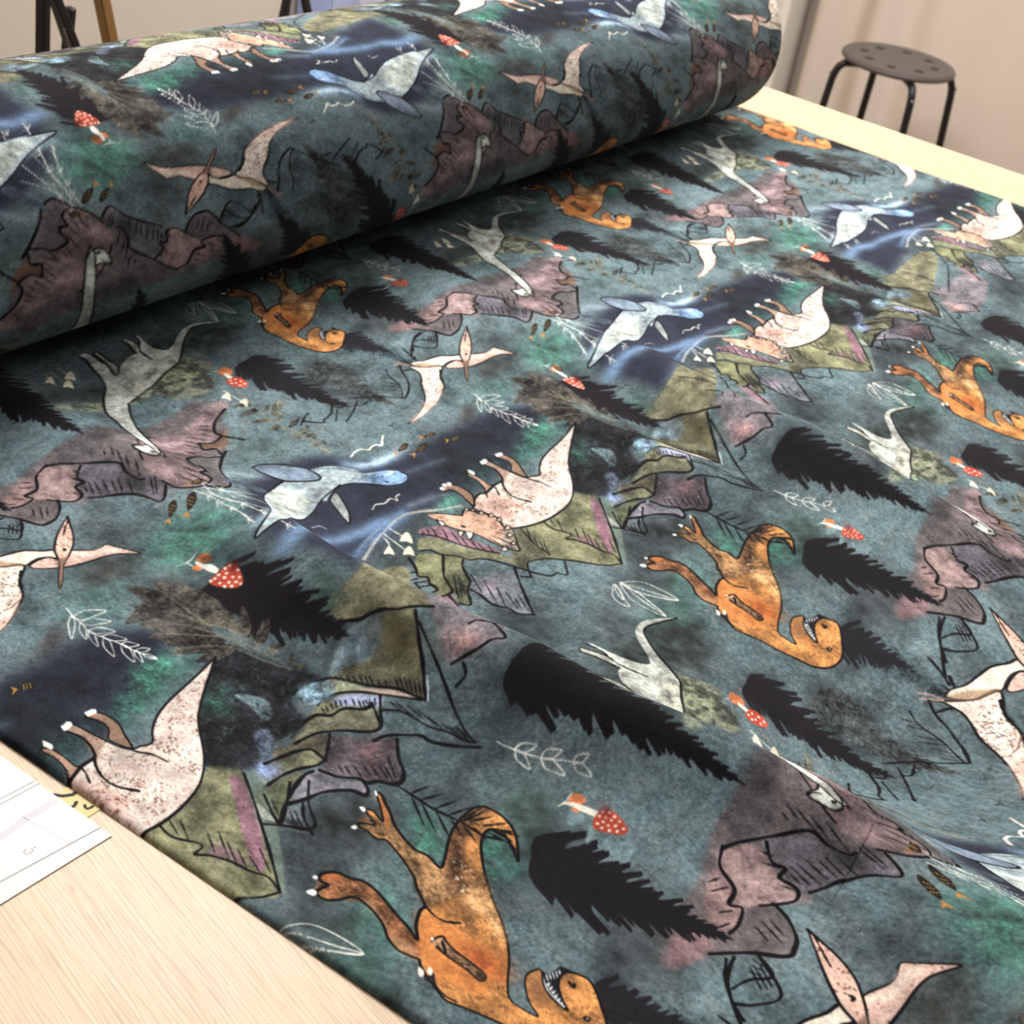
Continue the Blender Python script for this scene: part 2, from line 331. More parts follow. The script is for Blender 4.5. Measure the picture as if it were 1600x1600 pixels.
('S',(785,2252,763,2216),1.265,(16,14,17),0.95,1,0,0),
('S',(804,2232,780,2189),1.265,(16,14,17),0.95,1,0,0),
('S',(826,2209,804,2168),1.265,(16,14,17),0.95,1,0,0),
('S',(843,2190,814,2143),1.265,(16,14,17),0.95,1,0,0),
('S',(862,2173,826,2121),1.265,(16,14,17),0.95,1,0,0),
('S',(874,2165,833,2108),1.265,(16,14,17),0.95,1,0,0),
('S',(913,2170,843,2102),1.265,(16,14,17),0.95,1,0,0),
('S',(459,2286,449,2254),1.15,(16,14,17),0.95,1,0,0),
('S',(465,2273,453,2242),1.15,(16,14,17),0.95,1,0,0),
('S',(468,2261,457,2234),1.15,(16,14,17),0.95,1,0,0),
('S',(475,2255,462,2226),1.15,(16,14,17),0.95,1,0,0),
('S',(483,2248,469,2219),1.15,(16,14,17),0.95,1,0,0),
('S',(468,2380,451,2336),1.15,(16,14,17),0.95,1,0,0),
('S',(466,2373,435,2300),1.15,(16,14,17),0.95,1,0,0),
('S',(496,2346,456,2298),1.15,(16,14,17),0.95,1,0,0),
('S',(1118,2295,1107,2243),1.035,(16,14,17),0.95,1,0,0),
('S',(1124,2274,1114,2211),1.035,(16,14,17),0.95,1,0,0),
('S',(1137,2239,1120,2154),1.035,(16,14,17),0.95,1,0,0),
('S',(1138,2202,1124,2114),1.035,(16,14,17),0.95,1,0,0),
('S',(1137,2158,1123,2095),1.035,(16,14,17),0.95,1,0,0),
('S',(1139,2112,1131,2048),1.035,(16,14,17),0.95,1,0,0),
('S',(1144,2085,1132,2031),1.035,(16,14,17),0.95,1,0,0),
('S',(1151,2072,1133,2014),1.035,(16,14,17),0.95,1,0,0),
('S',(1156,2063,1133,2003),1.035,(16,14,17),0.95,1,0,0),
('F',(2136,2827,2216,2780,2237,2704,2249,2641,2292,2507,2207,2589,2169,2699,2115,2799),(132,96,108),0.9,1.5,'wash',1),
('F',(2085,2791,2143,2748,2180,2651,2230,2566,2277,2494,2283,2403,2241,2478,2185,2541,2140,2570,2090,2659,2081,2700,2044,2742),(115,116,88),0.95,1,'wash',1),
('F',(2019,2730,2088,2663,2129,2583,2101,2558,2076,2510,2059,2475,2022,2448,1972,2380,1943,2417,1975,2487,1926,2487,1928,2532,1952,2593,1940,2636),(113,116,82),0.95,1,'wash',1),
('F',(2056,2560,2081,2521,2059,2475,2022,2448,1971,2378,1942,2413,1983,2479),(84,88,68),0.85,2,'wash',1),
('F',(2086,2526,2088,2493,2132,2437,2245,2399,2186,2319,2086,2183,2054,2222,2040,2277,2022,2324,2033,2386,2031,2439,2059,2475),(112,118,126),0.85,2,'wash',1),
('B',(2093,2402),14,10,0.4,(140,112,124),0.6),
('F',(-15,2563,147,2515,301,2512,446,2549,534,2526,511,2453,413,2345,311,2254,192,2150,118,2187,42,2277,-53,2356,-139,2398,-191,2366,-196,2416,-161,2478,-111,2469),(115,115,85),0.97,1,'wash',1),
('F',(2448,2558,2502,2541,2438,2431,2417,2356,2331,2398,2282,2369,2274,2416,2320,2480,2359,2469),(83,85,69),0.85,4,'wash',1),
('F',(480,2484,487,2431,410,2347,294,2254,220,2221,247,2275,367,2385),(140,98,116),0.9,1.5,'wash',1),
('F',(200,2377,236,2333,222,2260,187,2303,164,2354),(132,100,110),0.7,2,None,1),
('F',(500,2439,561,2421,431,2290,213,2145,192,2150,311,2254),(120,142,124),0.6,2,None,1),
('S',(2045,2736,2076,2710,2088,2663,2132,2606,2149,2564,2185,2541,2221,2495,2255,2421,2278,2372,2301,2324,2334,2284,2367,2282,2384,2256,2399,2251,2430,2278,2459,2306),1.725,(13,11,14),1,0,0,1),
('S',(2114,2805,2150,2755,2170,2700,2195,2636,2231,2568,2275,2506),1.38,(13,11,14),1,0,0,1),
('S',(2088,2653,2017,2578,1993,2531,1975,2487,1951,2480,1926,2487),2.07,(13,11,14),1,0,0,1),
('S',(2130,2582,2101,2558,2076,2510,2059,2475,2022,2450,2028,2438),2.07,(13,11,14),1,0,0,1),
('S',(1983,2735,1962,2675,1940,2636,1959,2607,1941,2574,1943,2551,1937,2527,1919,2529),2.07,(13,11,14),1,0,0,1),
('S',(1939,2413,1965,2380,2014,2448),1.84,(13,11,14),1,0,0,1),
('S',(2028,2439,2030,2390,2022,2336,2032,2295,2048,2265,2046,2221,2083,2181),2.07,(13,11,14),1,0,0,1),
('S',(2257,2417,2202,2345,2144,2265,2082,2179),2.3,(13,11,14),1,0,0,1),
('S',(520,2459,453,2383,368,2300,308,2245,192,2150),1.84,(13,11,14),1,0,0,1),
('S',(142,2519,135,2471,157,2431,177,2402,169,2387,128,2388,159,2357,187,2303,198,2246,217,2201,195,2156),1.725,(13,11,14),1,0,0,1),
('S',(2260,2329,2287,2365,2327,2397,2386,2374,2417,2356,2500,2282,2549,2225,2597,2181,2662,2150),1.725,(13,11,14),1,0,0,1),
('S',(2231,2361,2261,2329),1.84,(13,11,14),1,0,0,1),
('S',(2483,2559,2453,2477,2443,2428,2446,2373),1.495,(13,11,14),1,0,0,1),
('S',(599,2339,432,2276,494,2370),1.84,(13,11,14),1,0,0,1),
('S',(392,2310,448,2246,498,2198,564,2254,648,2301),1.725,(13,11,14),1,0,0,1),
('S',(496,2280,460,2244),1.035,(16,14,17),0.95,1,0,0),
('S',(509,2271,474,2232),1.035,(16,14,17),0.95,1,0,0),
('S',(531,2263,483,2218),1.035,(16,14,17),0.95,1,0,0),
('S',(2131,110,2123,86),1.15,(16,14,17),0.95,1,0,0),
('S',(2153,106,2139,71),1.15,(16,14,17),0.95,1,0,0),
('S',(2172,88,2152,48),1.15,(16,14,17),0.95,1,0,0),
('S',(2202,61,2171,-1),1.15,(16,14,17),0.95,1,0,0),
('S',(2215,2728,2194,2653),1.15,(16,14,17),0.95,1,0,0),
('S',(2222,2675,2202,2624),1.15,(16,14,17),0.95,1,0,0),
('S',(2239,2639,2223,2586),1.15,(16,14,17),0.95,1,0,0),
('S',(2252,2607,2238,2563),1.15,(16,14,17),0.95,1,0,0),
('S',(2275,2577,2261,2533),1.15,(16,14,17),0.95,1,0,0),
('S',(2037,2544,1951,2422),1.15,(16,14,17),0.95,1,0,0),
('S',(2048,2527,1965,2424),1.15,(16,14,17),0.95,1,0,0),
('S',(1998,2494,1967,2454),1.15,(16,14,17),0.95,1,0,0),
('S',(2034,2500,1990,2431),1.15,(16,14,17),0.95,1,0,0),
('S',(2090,2502,2044,2395),1.15,(16,14,17),0.95,1,0,0),
('S',(2102,2444,2036,2310),1.15,(16,14,17),0.95,1,0,0),
('S',(2111,2385,2045,2278),1.15,(16,14,17),0.95,1,0,0),
('S',(2114,2342,2068,2237),1.15,(16,14,17),0.95,1,0,0),
('S',(2111,2294,2073,2225),1.15,(16,14,17),0.95,1,0,0),
('S',(2134,2295,2086,2200),1.15,(16,14,17),0.95,1,0,0),
('S',(184,2512,157,2462),1.15,(16,14,17),0.95,1,0,0),
('S',(210,2490,162,2427),1.15,(16,14,17),0.95,1,0,0),
('S',(229,2405,179,2349),1.15,(16,14,17),0.95,1,0,0),
('S',(262,2389,191,2311),1.15,(16,14,17),0.95,1,0,0),
('S',(245,2348,194,2287),1.15,(16,14,17),0.95,1,0,0),
('S',(247,2316,201,2259),1.15,(16,14,17),0.95,1,0,0),
('S',(247,2275,212,2221),1.15,(16,14,17),0.95,1,0,0),
('S',(298,2272,237,2205),1.15,(16,14,17),0.95,1,0,0),
('S',(38,2541,-9,2481),1.15,(16,14,17),0.95,1,0,0),
('S',(2483,2481,2442,2426),1.15,(16,14,17),0.95,1,0,0),
('S',(2484,2450,2445,2401),1.15,(16,14,17),0.95,1,0,0),
('S',(2491,2435,2433,2362),1.15,(16,14,17),0.95,1,0,0),
('S',(1934,2673,1950,2655),1.61,(16,14,17),0.95,1,0,0),
('S',(1904,2639,1930,2626),1.61,(16,14,17),0.95,1,0,0),
('S',(1908,2615,1944,2591),1.61,(16,14,17),0.95,1,0,0),
('S',(1906,2585,1941,2563),1.61,(16,14,17),0.95,1,0,0),
('S',(1854,136,1951,187,2039,215,2131,230,2206,203,2283,152,2375,109),2.2,(178,178,166),0.9,0,0.6,1),
('S',(1867,189,1957,223,2044,240),1.4,(150,165,185),0.7,1,0.6,1),
('F',(928,2890,987,2833,1002,2741,1046,2632,1067,2537,1001,2571,919,2550,878,2467,789,2438,696,2482,637,2465,553,2459,451,2590,609,2710,754,2799,864,2858),(28,29,33),0.92,5,'rough',1),
('F',(799,2692,854,2625,833,2567,776,2542,787,2609),(104,130,136),0.75,2,'rough',1),
('F',(997,2569,1067,2507,1036,2463,953,2481,927,2531),(110,140,158),0.75,3,'rough',1),
('F',(686,2535,748,2522,701,2462,634,2468),(96,112,138),0.6,3,'rough',1),
('B',(701,1),12,14,0.3,(56,97,87),0.7),
('B',(803,31),10,10,0.3,(55,93,85),0.6),
('S',(753,2552,772,2564,795,2559),0.7,(96,118,116),0.55,1,0,1),
('S',(818,2491,842,2491,850,2472),0.7,(96,118,116),0.55,1,0,1),
('S',(699,9,723,7,731,-11),0.7,(96,118,116),0.55,1,0,1),
('S',(717,2518,717,2499,698,2488),0.7,(96,118,116),0.55,1,0,1),
('S',(851,2678,840,2694,848,2713),0.7,(96,118,116),0.55,1,0,1),
('S',(936,2708,921,2689,898,2688),0.7,(96,118,116),0.55,1,0,1),
('S',(637,2583,653,2598,677,2596),0.7,(96,118,116),0.55,1,0,1),
('S',(642,2627,639,2608,618,2599),0.7,(96,118,116),0.55,1,0,1),
('S',(916,2676,929,2661,921,2640),0.7,(96,118,116),0.55,1,0,1),
('S',(945,2609,929,2591,907,2590),0.7,(96,118,116),0.55,1,0,1),
('S',(792,2459,771,2449,750,2457),0.7,(96,118,116),0.55,1,0,1),
('S',(874,2525,881,2545,904,2553),0.7,(96,118,116),0.55,1,0,1),
('S',(616,2593,623,2610,645,2617),0.7,(96,118,116),0.55,1,0,1),
('S',(783,2459,762,2449,742,2458),0.7,(96,118,116),0.55,1,0,1),
('S',(849,2715,844,2695,823,2686),0.7,(96,118,116),0.55,1,0,1),
('S',(750,37,745,55,762,72),0.7,(96,118,116),0.55,1,0,1),
('S',(639,2678,616,2671,598,2683),0.7,(96,118,116),0.55,1,0,1),
('S',(668,2595,649,2605,650,2624),0.7,(96,118,116),0.55,1,0,1),
('S',(757,2659,766,2678,790,2684),0.7,(96,118,116),0.55,1,0,1),
('S',(576,2613,589,2599,580,2581),0.7,(96,118,116),0.55,1,0,1),
('S',(752,2509,764,2494,755,2476),0.7,(96,118,116),0.55,1,0,1),
('S',(885,2593,877,2611,892,2629),0.7,(96,118,116),0.55,1,0,1),
('S',(806,102,796,82,772,75),0.7,(96,118,116),0.55,1,0,1),
('S',(964,2594,979,2610,1002,2609),0.7,(96,118,116),0.55,1,0,1),
('S',(763,2457,740,2453,724,2466),0.7,(96,118,116),0.55,1,0,1),
('S',(754,2643,771,2658,795,2656),0.7,(96,118,116),0.55,1,0,1),
('S',(544,211,562,223),0.7,(94,152,133),0.4,1,0,1),
('S',(777,208,798,206),0.7,(94,152,133),0.4,1,0,1),
('S',(608,261,604,276),0.7,(94,152,133),0.4,1,0,1),
('S',(740,169,761,168),0.7,(94,152,133),0.4,1,0,1),
('S',(687,215,665,206),0.7,(94,152,133),0.4,1,0,1),
('S',(665,282,661,266),0.7,(94,152,133),0.4,1,0,1),
('S',(601,121,596,105),0.7,(94,152,133),0.4,1,0,1),
('S',(496,189,482,199),0.7,(94,152,133),0.4,1,0,1),
('S',(677,239,669,253),0.7,(94,152,133),0.4,1,0,1),
('S',(708,166,688,169),0.7,(94,152,133),0.4,1,0,1),
('S',(508,196,520,185),0.7,(94,152,133),0.4,1,0,1),
('S',(594,160,593,144),0.7,(94,152,133),0.4,1,0,1),
('S',(616,122,614,137),0.7,(94,152,133),0.4,1,0,1),
('S',(756,209,736,213),0.7,(94,152,133),0.4,1,0,1),
('S',(535,195,516,185),0.7,(94,152,133),0.4,1,0,1),
('S',(561,145,583,153),0.7,(94,152,133),0.4,1,0,1),
('S',(730,149,714,158),0.7,(94,152,133),0.4,1,0,1),
('S',(690,176,670,165),0.7,(94,152,133),0.4,1,0,1),
('S',(692,250,668,247),0.7,(94,152,133),0.4,1,0,1),
('S',(654,92,652,107),0.7,(94,152,133),0.4,1,0,1),
('S',(675,217,680,202),0.7,(94,152,133),0.4,1,0,1),
('S',(566,190,589,196),0.7,(94,152,133),0.4,1,0,1),
('S',(580,180,597,193),0.7,(94,152,133),0.4,1,0,1),
('S',(654,157,668,171),0.7,(94,152,133),0.4,1,0,1),
('S',(594,189,575,178),0.7,(94,152,133),0.4,1,0,1),
('S',(604,169,610,184),0.7,(94,152,133),0.4,1,0,1),
('S',(543,168,544,184),0.7,(94,152,133),0.4,1,0,1),
('S',(740,245,727,256),0.7,(94,152,133),0.4,1,0,1),
('S',(580,205,560,210),0.7,(94,152,133),0.4,1,0,1),
('S',(677,147,693,156),0.7,(94,152,133),0.4,1,0,1),
('S',(601,198,614,213),0.7,(94,152,133),0.4,1,0,1),
('S',(726,179,746,186),0.7,(94,152,133),0.4,1,0,1),
('S',(679,136,698,131),0.7,(94,152,133),0.4,1,0,1),
('S',(719,145,704,156),0.7,(94,152,133),0.4,1,0,1),
('S',(539,194,562,194),0.7,(94,152,133),0.4,1,0,1),
('S',(615,179,625,194),0.7,(94,152,133),0.4,1,0,1),
('S',(737,209,752,221),0.7,(94,152,133),0.4,1,0,1),
('S',(634,169,614,172),0.7,(94,152,133),0.4,1,0,1),
('S',(626,154,625,169),0.7,(94,152,133),0.4,1,0,1),
('S',(758,226,752,210),0.7,(94,152,133),0.4,1,0,1),
('B',(1173,349),45,28.8,0.1281,(24,20,25),0.62),
('F',(1207,409,1267,347,1265,276,1263,206,1260,135,1257,65,1253,-6,1248,-77,1240,-148,1234,-149,1208,-82,1185,-15,1164,53,1143,120,1122,188,1102,255,1082,323,1124,399),(24,20,25),0.97,1.6,None,1),
('F',(1165,409,1262,420,1349,368,1350,364,1329,358,1267,385,1169,379),(24,20,25),0.97,0.25,None,1),
('F',(1168,385,1246,393,1318,332,1318,328,1302,323,1250,357,1172,355),(24,20,25),0.97,0.25,None,1),
('F',(1171,364,1249,373,1322,308,1323,304,1306,299,1254,335,1175,334),(24,20,25),0.97,0.25,None,1),
('F',(1173,346,1247,354,1316,300,1316,297,1300,292,1252,320,1177,316),(24,20,25),0.97,0.25,None,1),
('F',(1176,324,1264,334,1347,254,1347,250,1328,245,1269,292,1180,295),(24,20,25),0.97,0.25,None,1),
('F',(1178,308,1255,317,1324,275,1325,271,1308,266,1259,286,1182,279),(24,20,25),0.97,0.25,None,1),
('F',(1181,285,1280,296,1372,215,1372,211,1351,206,1285,253,1185,255),(24,20,25),0.97,0.25,None,1),
('F',(1184,262,1259,270,1331,199,1332,195,1316,190,1264,231,1188,232),(24,20,25),0.97,0.25,None,1),
('F',(1186,247,1256,254,1322,191,1322,187,1308,182,1261,217,1190,217),(24,20,25),0.97,0.25,None,1),
('F',(1189,221,1259,229,1323,191,1323,187,1308,182,1263,199,1193,191),(24,20,25),0.97,0.25,None,1),
('F',(1192,204,1252,211,1308,169,1309,165,1296,161,1256,181,1195,175),(24,20,25),0.97,0.25,None,1),
('F',(1195,179,1252,185,1307,124,1307,120,1295,115,1256,149,1199,150),(24,20,25),0.97,0.25,None,1),
('F',(1197,158,1247,163,1294,124,1294,120,1284,116,1251,134,1201,128),(24,20,25),0.97,0.25,None,1),
('F',(1200,141,1246,145,1290,107,1291,103,1281,99,1250,116,1204,111),(24,20,25),0.97,0.25,None,1),
('F',(1203,117,1248,121,1292,78,1292,75,1283,70,1252,91,1207,87),(24,20,25),0.97,0.25,None,1),
('F',(1205,102,1259,108,1311,49,1312,45,1300,40,1263,73,1208,73),(24,20,25),0.97,0.25,None,1),
('F',(1207,81,1246,85,1280,60,1281,56,1273,52,1249,60,1211,51),(24,20,25),0.97,0.25,None,1),
('F',(1210,58,1245,61,1277,37,1278,33,1271,29,1249,37,1214,28),(24,20,25),0.97,0.25,None,1),
('F',(1213,38,1261,42,1306,3,1307,-1,1297,-5,1265,13,1217,8),(24,20,25),0.97,0.25,None,1),
('F',(1216,18,1255,21,1291,-4,1291,-8,1283,-12,1258,-3,1219,-12),(24,20,25),0.97,0.25,None,1),
('F',(1218,-4,1247,-2,1274,-32,1274,-36,1268,-40,1250,-28,1222,-34),(24,20,25),0.97,0.25,None,1),
('F',(1221,-28,1244,-27,1266,-52,1267,-56,1262,-59,1247,-51,1225,-58),(24,20,25),0.97,0.25,None,1),
('F',(1224,-46,1245,-45,1264,-65,1265,-69,1261,-72,1247,-67,1228,-76),(24,20,25),0.97,0.25,None,1),
('F',(1227,-70,1251,-68,1273,-88,1273,-92,1269,-95,1254,-90,1231,-99),(24,20,25),0.97,0.25,None,1),
('F',(1229,-88,1248,-87,1266,-106,1266,-110,1263,-113,1251,-109,1233,-118),(24,20,25),0.97,0.25,None,1),
('F',(1232,-108,1241,-108,1250,-123,1250,-126,1249,-130,1243,-128,1236,-137),(24,20,25),0.97,0.25,None,1),
('F',(1165,407,1059,392,987,270,987,267,1011,267,1066,343,1169,377),(24,20,25),0.97,0.25,None,1),
('F',(1167,391,1075,378,1012,265,1012,261,1033,261,1081,331,1171,362),(24,20,25),0.97,0.25,None,1),
('F',(1171,367,1077,353,1010,267,1011,263,1031,263,1082,314,1174,337),(24,20,25),0.97,0.25,None,1),
('F',(1174,343,1079,329,1008,265,1008,261,1030,261,1083,297,1178,313),(24,20,25),0.97,0.25,None,1),
('F',(1176,324,1094,311,1036,233,1036,229,1054,229,1099,275,1180,294),(24,20,25),0.97,0.25,None,1),
('F',(1178,308,1094,295,1033,221,1034,217,1053,217,1099,260,1182,278),(24,20,25),0.97,0.25,None,1),
('F',(1181,288,1093,275,1028,211,1028,207,1048,206,1097,243,1185,258),(24,20,25),0.97,0.25,None,1),
('F',(1184,262,1122,252,1079,176,1080,173,1094,172,1126,216,1188,232),(24,20,25),0.97,0.25,None,1),
('F',(1187,241,1111,230,1060,144,1060,140,1077,139,1116,191,1191,211),(24,20,25),0.97,0.25,None,1),
('F',(1189,225,1108,213,1051,137,1052,133,1070,132,1113,177,1193,195),(24,20,25),0.97,0.25,None,1),
('F',(1191,205,1108,192,1048,114,1049,111,1067,110,1112,156,1195,175),(24,20,25),0.97,0.25,None,1),
('F',(1194,183,1118,172,1063,101,1064,97,1081,97,1122,137,1198,153),(24,20,25),0.97,0.25,None,1),
('F',(1197,160,1144,151,1109,84,1109,80,1121,78,1149,117,1201,130),(24,20,25),0.97,0.25,None,1),
('F',(1199,143,1152,135,1121,69,1122,65,1132,64,1157,101,1203,113),(24,20,25),0.97,0.25,None,1),
('F',(1202,123,1136,113,1092,24,1092,20,1107,19,1141,72,1206,93),(24,20,25),0.97,0.25,None,1),
('F',(1205,98,1165,92,1136,58,1136,54,1145,52,1168,67,1209,69),(24,20,25),0.97,0.25,None,1),
('F',(1207,81,1161,74,1130,20,1131,17,1141,15,1165,43,1211,51),(24,20,25),0.97,0.25,None,1),
('F',(1211,54,1170,48,1141,11,1141,8,1151,6,1173,22,1215,25),(24,20,25),0.97,0.25,None,1),
('F',(1213,37,1179,31,1155,1,1155,-3,1163,-5,1182,7,1217,7),(24,20,25),0.97,0.25,None,1),
('F',(1216,16,1176,10,1147,-24,1148,-27,1157,-29,1179,-15,1220,-13),(24,20,25),0.97,0.25,None,1),
('F',(1218,-3,1183,-9,1159,-56,1159,-60,1168,-62,1186,-38,1222,-33),(24,20,25),0.97,0.25,None,1),
('F',(1221,-23,1187,-29,1163,-61,1164,-65,1171,-67,1190,-53,1225,-53),(24,20,25),0.97,0.25,None,1),
('F',(1224,-47,1197,-52,1179,-92,1180,-95,1186,-98,1200,-79,1228,-76),(24,20,25),0.97,0.25,None,1),
('F',(1226,-65,1210,-69,1198,-89,1199,-92,1203,-95,1212,-90,1230,-95),(24,20,25),0.97,0.25,None,1),
('F',(1229,-86,1216,-90,1207,-112,1208,-116,1211,-119,1218,-112,1233,-116),(24,20,25),0.97,0.25,None,1),
('F',(1231,-103,1218,-106,1209,-126,1210,-129,1213,-132,1221,-127,1235,-133),(24,20,25),0.97,0.25,None,1),
('F',(1015,258,1054,358,1030,444,964,508,957,408,965,316),(74,70,62),0.92,0,'rough',1),
('F',(993,260,1014,365,967,444,877,497,893,399,926,312),(62,58,54),0.92,0,'rough',1),
('F',(993,260,994,352,925,403,820,425,858,349,909,284),(74,70,62),0.92,0,'rough',1),
('F',(990,226,987,316,910,355,798,362,841,293,899,237),(62,58,54),0.92,0,'rough',1),
('F',(973,201,964,270,900,301,809,308,849,254,899,210),(62,58,54),0.92,0,'rough',1),
('F',(1033,220,1096,312,1111,410,1093,500,1051,397,1022,297),(74,70,62),0.92,0,'rough',1),
('F',(1038,193,1101,270,1123,358,1111,439,1063,349,1032,263),(74,70,62),0.92,0,'rough',1),
('F',(1045,167,1092,224,1102,285,1088,343,1054,277,1033,215),(74,70,62),0.92,0,'rough',1),
('F',(1040,140,1088,153,1122,192,1146,242,1099,217,1058,183),(74,70,62),0.92,0,'rough',1),
('F',(1040,88,1078,78,1117,97,1151,130,1114,131,1073,120),(74,70,62),0.92,0,'rough',1),
('F',(985,180,962,241,888,261,794,257,845,213,909,181),(74,70,62),0.92,0,'rough',1),
('F',(995,135,969,179,907,188,829,175,876,146,932,127),(74,70,62),0.92,0,'rough',1),
('F',(1046,46,1047,21,1066,16,1092,21,1087,43,1071,54),(74,70,62),0.92,0,'rough',1),
('F',(1048,2648,1069,2646,1084,2660,1094,2681,1073,2677,1056,2669),(74,70,62),0.92,0,'rough',1),
('F',(1046,2632,1048,2612,1067,2609,1089,2612,1080,2627,1066,2636),(74,70,62),0.92,0,'rough',1),
('F',(993,293,1060,384,1072,476,1046,557,1000,457,973,363),(74,70,62),0.92,0,'rough',1),
('F',(979,324,1029,430,1010,521,944,589,924,480,926,384),(62,58,54),0.92,0,'rough',1),
('S',(837,461,898,384,951,311,990,226,1020,129,1032,29,1034,-67),1.3,(126,124,104),0.75,1,0.3,1),
('S',(822,361,917,282,996,188,1007,92),1.3,(126,124,104),0.75,1,0.3,1),
('S',(830,261,936,191,982,124,1002,36,1031,-65),1.3,(126,124,104),0.75,1,0.3,1),
('S',(993,293,1033,220,1036,127),1.3,(126,124,104),0.75,1,0.3,1),
('S',(1030,260,1038,213,1029,169),1.3,(126,124,104),0.75,1,0.3,1),
('S',(1056,250,1049,201,1033,166),1.3,(126,124,104),0.75,1,0.3,1),
('S',(1067,143,1043,91,1026,61),1.3,(126,124,104),0.75,1,0.3,1),
('S',(1062,64,1048,27),1.3,(126,124,104),0.75,1,0.3,1),
('S',(958,398,989,333,1006,272),1.3,(126,124,104),0.75,1,0.3,1),
('S',(1021,491,1010,372,1006,272),1.3,(126,124,104),0.75,1,0.3,1),
('F',(784,455,909,491,931,452,901,419,850,425),(56,52,48),0.85,1.5,'rough',1),
('S',(677,628,667,599,658,544,647,495,665,451,690,391,702,337,732,267),0.9,(228,226,216),1,0,0,1),
('S',(655,584,674,554,724,543,779,538,749,566,709,585,655,584),0.8,(225,228,222),0.95,0,0,1),
('S',(657,550,670,522,707,504,751,490,729,519,701,544,657,550),0.8,(225,228,222),0.95,0,0,1),
('S',(651,504,659,478,688,460,722,446,710,474,687,496,651,504),0.8,(225,228,222),0.95,0,0,1),
('S',(664,457,669,431,691,409,724,395,713,422,696,447,664,457),0.8,(225,228,222),0.95,0,0,1),
('S',(690,391,690,370,711,359,737,351,728,370,716,387,690,391),0.8,(225,228,222),0.95,0,0,1),
('S',(706,340,711,326,726,317,751,315,742,329,727,338,706,340),0.8,(225,228,222),0.95,0,0,1),
('S',(666,595,624,572,593,541,570,508,613,535,649,565,666,595),0.8,(225,228,222),0.95,0,0,1),
('S',(655,546,629,526,615,502,609,478,638,502,655,525,655,546),0.8,(225,228,222),0.95,0,0,1),
('S',(651,504,627,481,617,455,616,430,637,456,654,483,651,504),0.8,(225,228,222),0.95,0,0,1),
('S',(665,451,634,422,623,392,622,363,650,395,669,426,665,451),0.8,(225,228,222),0.95,0,0,1),
('S',(691,393,665,365,656,334,658,305,685,338,698,368,691,393),0.8,(225,228,222),0.95,0,0,1),
('S',(701,343,685,326,679,306,680,287,695,307,705,327,701,343),0.8,(225,228,222),0.95,0,0,1),
('S',(711,315,708,296,718,281,732,267,732,287,726,304,711,315),0.8,(225,228,222),0.95,0,0,1),
('F',(2135,1261,2061,1218,2019,1143,1945,1038,1900,994,1854,956,1805,910,1754,854,1703,788,1651,759,1621,762,1591,805,1517,865,1479,902,1413,862,1372,925,1319,971,1233,1028,1199,1014,1133,1092,1083,1040,1012,1014,970,1022,927,1098,864,1183,760,1245,763,1294,911,1296,1102,1283,1293,1307,1468,1284,1607,1292,1741,1301,1891,1320,2037,1352),(100,88,90),0.9,4,'wash',1),
('F',(2133,1252,2017,1197,1965,1137,1906,1069,1861,1102,1832,1041,1761,994,1691,982,1677,959,1677,905,1644,902,1636,845,1576,822,1518,867,1489,936,1484,1010,1507,1058,1568,1119,1642,1186,1720,1223,1862,1218,2018,1269,2118,1306),(128,106,107),0.85,3,'wash',1),
('F',(1900,994,1854,956,1805,910,1703,788,1644,759,1604,800,1640,853,1646,901,1688,920,1684,966,1759,986,1844,985),(92,88,90),0.85,2,'wash',1),
('F',(1954,1045,1891,1022,1839,1048,1863,1097,1906,1069,1968,1109,2019,1143),(108,78,58),0.8,3,'wash',1),
('F',(1204,1047,1161,1068,1084,1154,1134,1214,1182,1256,1239,1261,1299,1190,1244,1112),(150,124,121),0.9,2,'wash',1),
('F',(1073,1147,1007,1149,955,1194,1017,1243,1097,1255,1163,1253),(138,110,106),0.8,2,'wash',1),
('F',(1126,1093,1083,1040,1014,1016,972,1024,932,1104,988,1144,1073,1147),(84,76,78),0.85,2,'wash',1),
('F',(1475,958,1408,868,1361,938,1232,1032,1218,1055,1282,1120,1328,1171,1421,1093,1413,1005),(86,84,92),0.85,2,'wash',1),
('F',(906,1189,815,1217,760,1264,828,1283,906,1268),(112,84,86),0.8,3,'wash',1),
('F',(1735,1218,1594,1239,1384,1181,1285,1260,1471,1303,1644,1307),(74,70,72),0.7,8,'wash',1),
('S',(2100,1242,2013,1194,1962,1134,1963,1098,1900,1076,1861,1102),2.3,(13,11,14),1,0,0,1),
('S',(1861,1102,1835,1044,1878,1032,1867,977),2.3,(13,11,14),1,0,0,1),
('S',(1863,961,1804,971,1762,996,1691,983,1677,959,1688,920,1672,898,1645,902,1637,845,1577,824,1518,867,1486,932),2.3,(13,11,14),1,0,0,1),
('S',(1900,994,1854,956,1801,906,1750,855,1702,788,1651,759,1622,763,1575,820),2.3,(13,11,14),1,0,0,1),
('S',(1481,911,1413,862,1372,925,1319,971,1272,1000,1229,1031),2.07,(13,11,14),1,0,0,1),
('S',(1437,971,1417,985,1413,1037,1426,1089,1346,1169,1285,1232,1243,1260),2.185,(13,11,14),1,0,0,1),
('S',(1499,1042,1542,1102,1642,1186,1734,1227),1.38,(13,11,14),1,0,0,1),
('S',(1328,1171,1278,1139,1276,1103,1239,1106,1223,1059,1172,1056,1110,1121),2.07,(13,11,14),1,0,0,1),
('S',(1136,1095,1108,1057,1053,1021,1007,1014,971,1023,936,1094,906,1137,865,1188),2.3,(13,11,14),1,0,0,1),
('S',(1248,1263,1180,1247,1127,1192,1064,1189,1072,1157,1008,1150,964,1162),2.185,(13,11,14),1,0,0,1),
